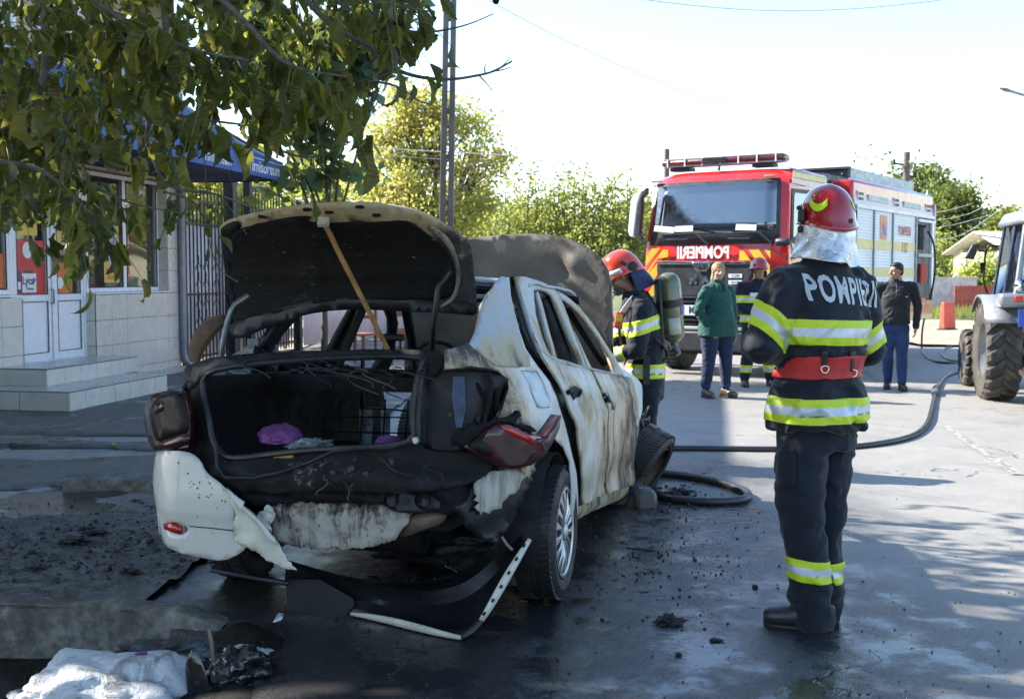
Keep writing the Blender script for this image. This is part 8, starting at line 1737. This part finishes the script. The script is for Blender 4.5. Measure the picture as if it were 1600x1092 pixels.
b = MB(); rows = [[hc2 + (prof2(t, a_s + da_) - hc2) * 1.02 for da_ in np.linspace(-.9, -.2, 7) * (1 if a_s else -1)] for t in (.06, .13, .2)]; b.grid(rows); b.build('silver_stripe', M_SILV, hm2, solid=.002)
b = MB(); rows = []
for k, (bk, dn, sp_) in enumerate(((.10, -.01, .115), (.155, -.05, .12), (.20, -.11, .125), (.215, -.17, .12))):
    rows.append([hc2 - hf * (bk * math.cos(t) * .95 + .0) + q_ * sp_ * math.sin(t) * 1.0 + hu * dn + UP * -.02 * k for t in np.linspace(-1.5, 1.5, 12)])
b.grid(rows); b.build('neck_cape', cloth('blue_neck_cape', (.02, .035, .10), .7), F2.o, smooth=70, solid=.005, sub=1)
b = MB(); b.tube([hc + hf * .06 + q_ * .05 * s + hu * -.09 for s in (-1, -.4, .4, 1)], .035, 8); b.build('balaclava', M_BLK, F2.o)
# cylinder and harness
cy0, cy1 = c2(1044, 437, -.02), c2(1052, 522, .02); M_OLV = mat('olive_cylinder', (.115, .12, .055), .28, var=.12, vs=5, bump=.05, coat=.5, dirt=.15, dirtcol=(.05, .05, .03))
ax_ = (cy1 - cy0).normalized(); Lc = (cy1 - cy0).length; rc = .092
bt_ = empty('breathing_cylinder', (0, 0, 0), parent=F2.o)
b = MB(); b.lathe([(.001, -.055), (.04, -.05), (.07, -.03), (rc, .01), (rc, Lc - .03), (rc * .9, Lc + .02), (.05, Lc + .055), (.03, Lc + .065), (.03, Lc + .10), (0, Lc + .10)], 32, M=Matrix.Translation(cy0) @ frame(ax_).to_4x4()); cyl = b.build('cylinder', M_OLV, bt_)
for t, hh, m_, nm in ((.42, .030, M_BLK, 'cylinder_strap'),): b = MB(); b.lathe([(rc + .002, Lc * t - hh), (rc + .007, Lc * t - hh), (rc + .007, Lc * t + hh), (rc + .002, Lc * t + hh)], 32, M=Matrix.Translation(cy0) @ frame(ax_).to_4x4(), closed=True); b.build(nm, m_, bt_)
fm = frame(ax_)
def cyl_label(t0, t1, a0, a1, m_, nm):
    b = MB(); xa = Vector((0, -1, 0)); xa = (xa - ax_ * xa.dot(ax_)).normalized(); ya = ax_.cross(xa)
    b.grid([[cy0 + ax_ * Lc * t + (xa * math.cos(a) + ya * math.sin(a)) * (rc + .002) for a in np.linspace(a0, a1, 8)] for t in (t0, t1)]); b.build(nm, m_, cyl, solid=.001, smooth=60)
cyl_label(.68, .98, -.6, .5, mat('worn_white_label', (.50, .50, .44), .6, var=.15, bump=0), 'label'); cyl_label(.12, .36, -1.3, -.8, mat('worn_white_label', (.5, .5, .44)), 'label'); cyl_label(.50, .64, -1.25, -.75, mat('violet_label', (.12, .10, .35), .5, bump=0), 'label')
b = MB(); v0 = cy1 + ax_ * .09; b.tube([v0, v0 + ax_ * .05 + Vector((.01, 0, 0))], .022, 10); b.tube([v0 + ax_ * .02, v0 + Vector((.03, -.03, -.07))], .026, 10); b.tube([v0 + ax_ * .015 + Vector((-.05, -.02, 0)), v0 + ax_ * .015 + Vector((.03, 0, 0))], .015, 8); b.build('valve', M_STEEL, bt_)
b = MB(); b.box(c2(1030, 490), (.03, .26, .55), rot=(0, R(-4), 0)); b.build('back_plate', M_BLK, bt_, bevel=.01)
q = MB(); q.tube(smoothloop([c2(1030, 545, -.1), c2(1010, 540, -.19), c2(985, 553, -.22), c2(975, 570, -.18)], 2, closed=False), .016, 6, flat=.4); q.build('waist_strap', M_BLK, bt_)
q = MB(); q.tube(smoothloop([c2(1030, 540, -.12), c2(1020, 528, -.2), c2(1038, 540, -.16), c2(1045, 555, -.1), c2(1035, 565, -.1)], 2, closed=False), .010, 6); q.build('air_hose', M_BLK, bt_)
q = MB(); q.tube(smoothloop([c2(1008, 455, -.1), c2(992, 470, -.16), c2(975, 490, -.18), c2(966, 515, -.15), c2(972, 540, -.14)], 2, closed=False), .012, 6); q.build('shoulder_strap', M_BLK, bt_)
q = MB(); q.tube(smoothloop([c2(988, 462, -.15), c2(972, 482, -.2), c2(962, 500, -.17)], 2, closed=False), .006, 6); q.build('silver_cord', M_SILV, bt_)
b = MB(); b.box(c2(967, 500, -.17), (.065, .05, .13), rot=(0, .1, 0)); rd_ = b.build('radio', mat('orange_radio', (.60, .07, .03), .4), F2.o, bevel=.01); b = MB(); b.box(c2(967, 497, -.205), (.05, .01, .05)); b.build('radio_face', M_TYEL, rd_)
b = MB(); ball(b, wr1.lerp(el1, .1) + Vector((0, -.02, .02)), .03); b.build('red_glove_cuff', M_TRED, F2.o)
q = MB(); p_ = c2(1010, 578, -.20); q.box(p_, (.05, .03, .22)); q.build('hanging_strap', M_BLK, bt_)
# ---------------------------------------------------------------- generic standing figure
def standing(F, H, trm, topm, skin, hairm, hairst, sw, hipw, hem, belly=0.0, shoe=M_BOOT, feet=None, lookd=None, armL=None, armR=None, top_name='jacket', vox=.013, seed=0, low=True, legr=1.0, ank_gap=0.0, loose=1.0):
    k = H / 1.75; P = F.P; fL, fR = feet or ((-.10, 0), (.10, 0))
    b = MB(); hz = .90 * k; ellloft(b, [(P(0, -.0, hz - .09), hipw * .95, .11 * legr, F.r, F.f), (P(0, 0, hz), hipw, .125 * legr, F.r, F.f), (P(0, .0, hz + .14), hipw * .9, .115 * legr, F.r, F.f)], 22)
    for s, ft in ((-1, fL), (1, fR)):
        hp = P(s * hipw * .52, 0, hz - .04); an = P(ft[0], ft[1], .10 + ank_gap); kn = hp.lerp(an, .48) + F.f * .02
        limbp(b, [hp, hp.lerp(kn, .5), kn, kn.lerp(an, .45), an], [.092 * legr, .088 * legr, .066 * legr, .064 * legr, .050 * legr])
    t = solid('trousers', b, trm, F.o, vox, 3, fold=.005, ff=8, seed=seed)
    b = MB(); sz = 1.44 * k
    ellloft(b, [(P(0, .01, hem), hipw * 1.10 * loose, .135 * loose + belly * .6, F.r, F.f), (P(0, .01, hem + .12), hipw * 1.04 * loose, .130 * loose + belly, F.r, F.f), (P(0, belly * .4, 1.12 * k), sw * .86 * loose, .120 * loose + belly, F.r, F.f), (P(0, .01, 1.28 * k), sw * .92, .13 + belly * .7, F.r, F.f), (P(0, -.01, sz - .03), sw * .86, .10, F.r, F.f), (P(0, -.02, sz + .04), sw * .5, .075, F.r, F.f), (P(0, -.01, sz + .09), .062, .065, F.r, F.f)], 24)
    aL = armL or [(-sw - .01, 0, sz - .02), (-sw - .06, -.01, 1.14 * k), (-sw - .03, .08, .90 * k)]; aR = armR or [(sw + .01, 0, sz - .02), (sw + .06, -.01, 1.14 * k), (sw + .03, .08, .90 * k)]
    aL = [P(*q) for q in aL]; aR = [P(*q) for q in aR]
    for a in (aL, aR): limbp(b, [P(0, -.01, sz - .01).lerp(a[0], .5), a[0], a[0].lerp(a[1], .5), a[1], a[2]], [.065, .066 * loose, .060 * loose, .052 * loose, .040 * loose])
    j = solid(top_name, b, topm, F.o, vox, 3, fold=.006, ff=8, seed=seed + 1)
    for a, lf in ((aL, True), (aR, False)): hand(F, a[2] + (a[2] - a[1]).normalized() * .01, (a[2] - a[1]) + UP * -.02, F.r * (1 if lf else -1), skin, .95, .35, 'hand', lf, .0055)
    hd_ = P(0, .02, H - .125 * k); head(F, hd_, lookd or F.f, skin, .98 * k, hair=hairm, hairstyle=hairst)
    for ft, s in ((fL, -1), (fR, 1)): boot(F, P(ft[0], ft[1], 0), (F.f + F.r * .15 * s), shoe, .06, 1.0 * k, name='shoe' if low else 'boot', low=low)
    return t, j, aL, aR, hd_
# woman in green
g = gp(1119, 621); F3 = Fig('person', 'fair-haired woman in dark green shirt and jeans standing before the fire engine', g, R(180 + 28))
t3, j3, aL3, aR3, h3 = standing(F3, 1.655, M_JEAN, M_GREEN, M_SKIN, M_HAIRB, 'tied', .180, .205, .76, belly=.05, shoe=mat('bronze_brown_shoe', (.10, .07, .06), .3, metal=.2), feet=((-.13, .02), (.12, -.05)), lookd=Vector((.12, -1, 0)).normalized(), legr=1.22, loose=1.12, ank_gap=.05, seed=20,
    armR=[(.175, 0, 1.31), (.27, -.03, 1.07), (.18, .07, .86)], armL=[(-.175, 0, 1.31), (-.27, -.03, 1.05), (-.25, .02, .82)])
b = MB(); 
for s in (-1, 1): b.add([F3.P(s * .02, .085, 1.385), F3.P(s * .09, .06, 1.41), F3.P(s * .075, .10, 1.32), F3.P(s * .012, .125, 1.29)], [(0, 1, 2, 3)])
b.build('collar', M_GREEN, j3, solid=.008)
for ft in ((-.13, .02), (.12, -.05)):
    q = MB(); q.lathe([(.060, .135), (.064, .135), (.064, .165), (.060, .165)], 18, M=Matrix.Translation(F3.P(ft[0], ft[1], 0)), closed=True); q.build('turned_cuff', M_JEAN2, t3); q = MB(); limbp(q, [F3.P(ft[0], ft[1], .06), F3.P(ft[0], ft[1], .14)], [.038, .042]); q.build('ankle', M_SKIN, F3.o)
# man in black jacket
g = gp(1396, 608); F4 = Fig('person', 'dark-haired man in black jacket and blue jeans walking past the lockers of the fire engine', g, R(180 - 14))
t4, j4, aL4, aR4, h4 = standing(F4, 1.66, M_JEAN2, M_BLKJ, M_SKINT, M_HAIRD, 'short', .205, .165, .86, belly=.01, feet=((-.09, .16), (.07, -.06)), lookd=Vector((-.92, -.38, -.05)).normalized(), loose=1.06, seed=30, legr=1.08,
    armL=[(-.21, 0, 1.35), (-.285, -.04, 1.10), (-.26, .04, .83)], armR=[(.21, 0, 1.35), (.28, -.06, 1.10), (.24, -.02, .86)])
b = MB(); ball(b, F4.P(0, -.04, 1.42), .085, (1.15, 1.0, .5)); b.build('hood_collar', M_BLKJ, j4); b = MB(); b.box(F4.P(.0, .125, 1.15), (.006, .006, .5)); b.build('zip', M_ZINC, j4)
b = MB(); b.box(F4.P(-.11, .12, 1.22), (.07, .004, .010)); b.build('chest_print', M_SILV, j4)
# firefighter facing the camera
g = gp(1186, 605); g.y += .15; F5 = Fig('person', 'firefighter in red helmet facing the camera, half hidden behind the foreground firefighter', g, R(180 + 6))
t5, j5, aL5, aR5, h5 = standing(F5, 1.66, M_NAVYT, M_NAVY, M_SKINT, M_HAIRD, None, .215, .18, .80, belly=.02, feet=((-.19, 0), (.17, 0)), loose=1.25, legr=1.30, seed=40, low=False,
    armR=[(.22, 0, 1.34), (.29, -.02, 1.08), (.06, .20, 1.00)], armL=[(-.22, 0, 1.34), (-.29, -.02, 1.08), (-.06, .20, .98)])
band('reflective_band', j5, j5, F5.P(0, 0, 1.18), UP, [-.05, -.018, .018, .05], HS, lambda p: True); band('reflective_band', j5, j5, F5.P(0, 0, .92), UP, [-.05, -.018, .018, .05], HS, lambda p: True)
for s, sx_ in ((-1, -.19), (1, .17)): band('reflective_band', t5, t5, F5.P(sx_, 0, .24), UP, [-.05, -.018, .018, .05], HS, lambda p, s=s: (p.dot(F5.r)) * s > 0)
b = MB(); b.box(F5.P(.09, .17, 1.24), (.14, .01, .05)); b.build('name_patch', M_SILV, j5)
hm5, _, _ = helmet_shell(F5, h5 + UP * .062, F5.f, M_HELM, 1.0, w_=.118, l=.145, hgt=.13)
for s in (-1, 1): b = MB(); ball(b, h5 + F5.r * .095 * s + UP * -.03, .045, (.5, 1, 1.3)); b.build('chin_guard', M_BLK, hm5)
# ================================================================ HOSES
M_HOSE = mat('black_rubber_hose', (.018, .019, .022), .38, var=.25, vs=6, bump=.2, bs=120, dirt=.25, dirtcol=(.08, .075, .065), ds=3)
def gpz(x, y, z): p = gp(x, y, z); p.z = max(z, h_road(p.x, p.y) + z); return p
def hose(name, pts, r, label, m=M_HOSE, lift=None):
    P = smoothloop([gpz(x, y, r * .8) + Vector((0, 0, (dz[0] if dz else 0))) for x, y, *dz in pts], 3, closed=False); e = empty(name, (0, 0, 0)); tag(e, label, 'hose', 'fire hoses on the road'); b = MB(); b.tube(P, r, 10); b.build('hose_body', m, e, smooth=60); return e, P
e, P = hose('fire_hose', [(985, 702), (1050, 700), (1120, 701), (1200, 702), (1280, 701), (1340, 698), (1395, 691), (1432, 680), (1450, 663), (1456, 640), (1461, 617), (1468, 598), (1478, 586), (1496, 581), (1520, 580)], .026, 'long black fire hose running from the tractor behind the foreground firefighter to the car')
b = MB(); p, q = gpz(1461, 616, .03), gpz(1463, 606, .03); b.tube([p, p.lerp(q, .5), q], [.045, .05, .045], 10); b.build('coupling', M_STEEL, e)
e, P = hose('fire_hose', [(990, 735), (1030, 739), (1075, 743), (1115, 750), (1150, 761), (1172, 771), (1166, 780), (1130, 784), (1085, 783), (1045, 778), (1012, 768), (985, 756)], .028, 'loop of wet black hose lying beside the front wheel of the burnt car')
e, P = hose('fire_hose', [(1436, 400, 0), (1440, 470, 0), (1444, 530, 0)][:0] + [(1440, 545), (1446, 556), (1460, 565), (1480, 568), (1500, 566), (1515, 562)], .022, 'thin hose dropping out of the open rear locker to the ground')
b = MB(); p1 = P[0]; p0 = TRW = Matrix.Translation(TO) @ Matrix.Rotation(-TH, 4, 'Z') @ Vector((bx + .06, 7.2, 2.35)); b.tube(smoothloop([p0, p0 + Vector((.10, -.12, -.25)), (p0 + p1) / 2 + Vector((.15, -.15, .2)), p1 + Vector((0, 0, .5)), p1], 2, closed=False), .02, 8); b.build('hanging_hose', M_HOSE, e, smooth=60)
hose('fire_hose', [(1515, 566), (1492, 565), (1475, 559), (1470, 550), (1480, 542), (1500, 540), (1515, 545)], .020, 'small curl of hose on the road just left of the tractor front wheel')
# ================================================================ DEBRIS
rd = random.Random(99)
M_CHAR = mat('charcoal_crumbs', (.006, .006, .007), .6, var=.5, vs=40, bump=.8, bs=120)
M_CRUM = mat('pale_glass_crumbs', (.30, .36, .34), .15, var=.3, bump=0)
def scatter(name, n, region, zf, smin, smax, m, flat=.5, shape=0, pw=1.0):
    b = MB()
    k = 0
    while k < n:
        x, y = region(rd)
        if x is None: continue
        g_ = gp(x, y); s = smin + (smax - smin) * rd.random() ** 4.5; z = zf(g_.x, g_.y); a = rd.uniform(0, 3.14)
        if shape == 0:
            vs = [Vector((rd.uniform(.6, 1.2) * math.cos(t + a), rd.uniform(.5, 1.1) * math.sin(t + a), 0)) * s for t in (0, 1.2, 2.4, 3.7, 5.0)]; top = Vector((rd.uniform(-.3, .3) * s, rd.uniform(-.3, .3) * s, s * rd.uniform(.3, 1.1) * flat * 2)); o_ = Vector((g_.x, g_.y, z))
            b.add([o_ + v for v in vs] + [o_ + v * rd.uniform(.35, .8) + Vector((top.x * .5, top.y * .5, top.z * rd.uniform(.5, 1.1))) for v in vs], [(i, (i + 1) % 5, 5 + (i + 1) % 5, 5 + i) for i in range(5)] + [(5, 6, 7, 8, 9)])
        else:
            o_ = Vector((g_.x, g_.y, z + s * .1)); b.box(o_, (s * 3, s * .35, s * .25), rot=(rd.uniform(-.2, .2), rd.uniform(-.2, .2), a))
        k += 1
    return tag(b.build(name, m, smooth=0), kind='stuff')
def near_car(r):
    x, y = r.gauss(1000, 110), r.gauss(850, 55)
    return (x, y) if 890 < x < 1320 and 772 < y < 1060 else (None, None)
def near_front(r):
    x, y = r.gauss(1040, 45), r.gauss(775, 16)
    return (x, y) if 1000 < x < 1160 and 735 < y < 830 else (None, None)
def road_all(r):
    x, y = r.uniform(880, 1600), 660 + 430 * r.random() ** .7; return x, y
def pud(r):
    x, y = r.uniform(-10, 300), r.gauss(855, 35); return (x, y) if 775 < y < 922 else (None, None)
def under(r):
    x, y = r.uniform(420, 900), r.uniform(930, 1085); return x, y
zr = lambda x, y: h_road(x, y) + .001; zp = lambda x, y: h_pave(x, y) + .001
scatter('charred_crumbs', 900, near_car, zr, .002, .012, M_CHAR); scatter('charred_crumbs', 420, near_front, zr, .003, .02, M_CHAR); scatter('charred_crumbs', 500, road_all, zr, .0015, .008, M_CHAR)
scatter('charred_crumbs', 520, pud, zp, .002, .024, M_CHAR, .4); scatter('charred_crumbs', 1300, pud, zp, .0015, .012, M_CHAR, .5); scatter('charred_crumbs', 300, under, zr, .002, .010, M_CHAR)
scatter('charred_splinters', 90, near_car, zr, .005, .016, M_CHAR, shape=1); scatter('glass_crumbs', 260, near_car, zr, .001, .004, M_CRUM); scatter('glass_crumbs', 120, road_all, zr, .001, .003, M_CRUM)
# larger pieces one can point to
def lump(px, py, s, label, seed, m=M_CHAR, cat='debris', zf=zr, amp=1.2, stretch=(1, 1, .7), name='charred_lump'):
    g_ = gp(px, py); o = crumpled(name, (g_.x, g_.y, zf(g_.x, g_.y) + s * .25), (s * stretch[0], s * stretch[1], s * stretch[2]), m, seed, sub=3, amp=amp, fr=2.2); tag(o, label, cat); return o
lump(1043, 976, .034, 'largest black charred lump on the wet road left of the foreground boot', 1, stretch=(1.7, 1, .9)); lump(1180, 918, .015, 'round black cinder on the road just left of the striped trouser leg', 2, amp=.4)
lump(1086, 877, .012, 'small black cinder halfway between the hubcap and the foreground firefighter', 3, amp=.4); lump(1119, 1004, .016, 'flat black cinder on the road below the largest charred lump', 4, stretch=(1.8, 1, .4)); lump(1060, 1025, .013, 'small black flake near the bottom middle of the road', 5)
lump(1010, 778, .06, 'heap of melted black plastic beside the hose loop', 7, amp=1.5, stretch=(1.6, 1, .5)); lump(1062, 772, .05, 'burnt rag-like scraps lying inside the hose loop', 8, amp=1.8, stretch=(1.8, .9, .5))
for i, (x, y, s) in enumerate(((115, 858, .05), (150, 845, .04), (135, 838, .028), (205, 905, .035), (60, 900, .03))): lump(x, y, s, ['widest black ash clump in the puddle left of the white bumper', 'upper black ash clump in the puddle', 'small ash clump at the puddle edge', 'ash clump just above the broken kerb', 'ash clump nearest the left edge above the kerb'][i], 20 + i, zf=zp, stretch=(1.6, 1, .45))
b = MB(); g_ = gp(1000, 860); b.box((g_.x, g_.y, .008), (.16, .008, .006), rot=(0, 0, -.5)); tag(b.build('charred_stick', M_CHAR), 'thin charred stick on the wet road beside the rear wheel', 'stick')
b = MB(); v_, f_ = leaf_geo(.09, .05, .5, .3, .3, 3); g_ = gp(168, 702); b.add([Vector(q) + Vector((g_.x, g_.y, zp(g_.x, g_.y) + .02)) for q in v_], f_); tag(b.build('fallen_leaf', mat('yellow_fallen_leaf', (.45, .28, .04), .6)), 'single yellow fallen leaf on the grey pavement beside the pothole', 'leaf')
b = MB(); g_ = at(432, 985, 4.85); g_.z = h_road(g_.x, g_.y) + .02; b.prism([g_ + Vector(q) for q in ((-.015, 0, 0), (.02, .01, .01), (.03, .02, .03), (.005, .02, .035))], (0, .004, .002)); tag(b.build('foil_scrap', M_FOIL), 'small shiny foil scrap on the dark ground under the fallen bumper', 'scrap')
# ---------------------------------------------------------------- the heap at the bottom left
M_BAG = NT('sooty_white_sacking'); _n = M_BAG.noise(7, 7, .65, dist=.6); _c = M_BAG.mix(M_BAG.ramp(_n, .50, .66, 0, .75), (.50, .51, .53), (.08, .08, .085)); M_BAG.set('Base Color', _c).set('Roughness', .45); M_BAG.bump(M_BAG.noise(14, 6, .65, dist=1.0), .8, .02); M_BAG = M_BAG.mat
def heap(name, px, py, Y, s, m, seed, label, cat, rot=(0, 0, 0), amp=.5, fr=1.6):
    o = crumpled(name, at(px, py, Y), s, m, seed, sub=5, amp=amp, fr=fr, rot=rot, flat=.5, hf=.03); tag(o, label, cat); return o
heap('white_sack', 175, 1078, 4.30, (.34, .24, .14), M_BAG, 4, 'crumpled sooty white sack at the bottom left corner, partly sunlit', 'sack', rot=(0, .05, .2), amp=.45, fr=.9)
heap('white_sack', 85, 1105, 4.2, (.2, .18, .07), M_BAG, 11, 'low outer fold of white sacking at the very bottom left', 'sack', amp=.5)
heap('black_bin_bag', 375, 1050, 4.35, (.13, .14, .10), mat('charred_black_film', (.008, .008, .010), .28, var=.5, vs=12, bump=.5, bs=25, coat=.3, dirt=.15, dirtcol=(.06, .07, .09), ds=5), 14, 'charred black bundle with a pale torn top right of the white sack', 'bundle', amp=.5, fr=1.2)
heap('burnt_cloth', 268, 1020, 4.5, (.22, .12, .05), mat('burnt_grey_cloth', (.03, .03, .035), .7, var=.8, vs=9, bump=1, dirt=.35, dirtcol=(.25, .28, .32), ds=6), 15, 'burnt grey cloth lying behind the white sack', 'cloth', amp=.6, fr=1.5)
heap('pale_cloth', 385, 1018, 4.42, (.09, .05, .022), mat('pale_blue_cloth', (.35, .38, .43), .6, var=.3, vs=10, bump=.8, dirt=.3), 16, 'pale bluish rag on top of the charred bundle', 'rag', amp=.5, fr=1.3)
heap('pale_cloth', 375, 1092, 4.2, (.08, .06, .03), mat('pale_blue_cloth', (.35, .38, .43)), 17, 'pale rag at the bottom edge below the charred bundle', 'rag', amp=.5, fr=1.3)
b = MB(); b.grid([[at(x, y, 4.22 + .03 * nz((x * .1, y * .1, 0))) for x, y in r] for r in (((287, 1040), (298, 1010), (310, 1012)), ((290, 1060), (300, 1035), (318, 1035)), ((292, 1085), (308, 1060), (330, 1075)), ((294, 1110), (318, 1090), (340, 1110)))]); tag(b.build('bent_panel', mat('charred_glossy_panel', (.012, .012, .014), .15, var=.5, coat=.6, dirt=.3, dirtcol=(.3, .28, .25), ds=14), solid=.008, sub=1), 'upright bent glossy black panel scrap between the sack and the bundle', 'scrap')
b = MB(); b.tube([at(x, y, 4.3) for x, y in ((326, 982), (330, 1000), (332, 1020), (335, 1032), (328, 1044))], [.006, .008, .006, .008, .005], 6); tag(b.build('twig', mat('yellowed_stalk', (.16, .13, .07), .7)), 'dry upright stalk poking out of the heap', 'twig')
b = MB(); b.prism([at(x, y, 4.3) for x, y in ((210, 1022), (228, 1018), (226, 1028), (214, 1026))], (0, .02, 0)); tag(b.build('purple_scrap', M_PURP), 'small purple scrap among the burnt cloth', 'scrap')
b = MB(); b.prism([at(x, y, 4.2) for x, y in ((455, 1092), (466, 1082), (469, 1086), (462, 1098))], (0, .01, 0)); tag(b.build('blue_scrap', mat('pale_blue_plastic', (.3, .4, .6), .4)), 'small pale blue scrap at the bottom edge of the ground', 'scrap')
# grass blades at the drain
rng = np.random.default_rng(3); b = MB()
for k in range(60):
    p = at(rng.uniform(20, 330), rng.uniform(985, 1060), 4.85 + rng.normal() * .1); p.z = h_road(p.x, p.y) + .01; q = p + Vector((rng.normal() * .03, rng.normal() * .02, rng.uniform(.03, .09))); b.add([p - Vector((.002, 0, 0)), p + Vector((.002, 0, 0)), q], [(0, 1, 2)])
tag(b.build('drain_weeds', leafmat('grass_blade', [(.08, .13, .03), (.15, .19, .05)])), kind='stuff')
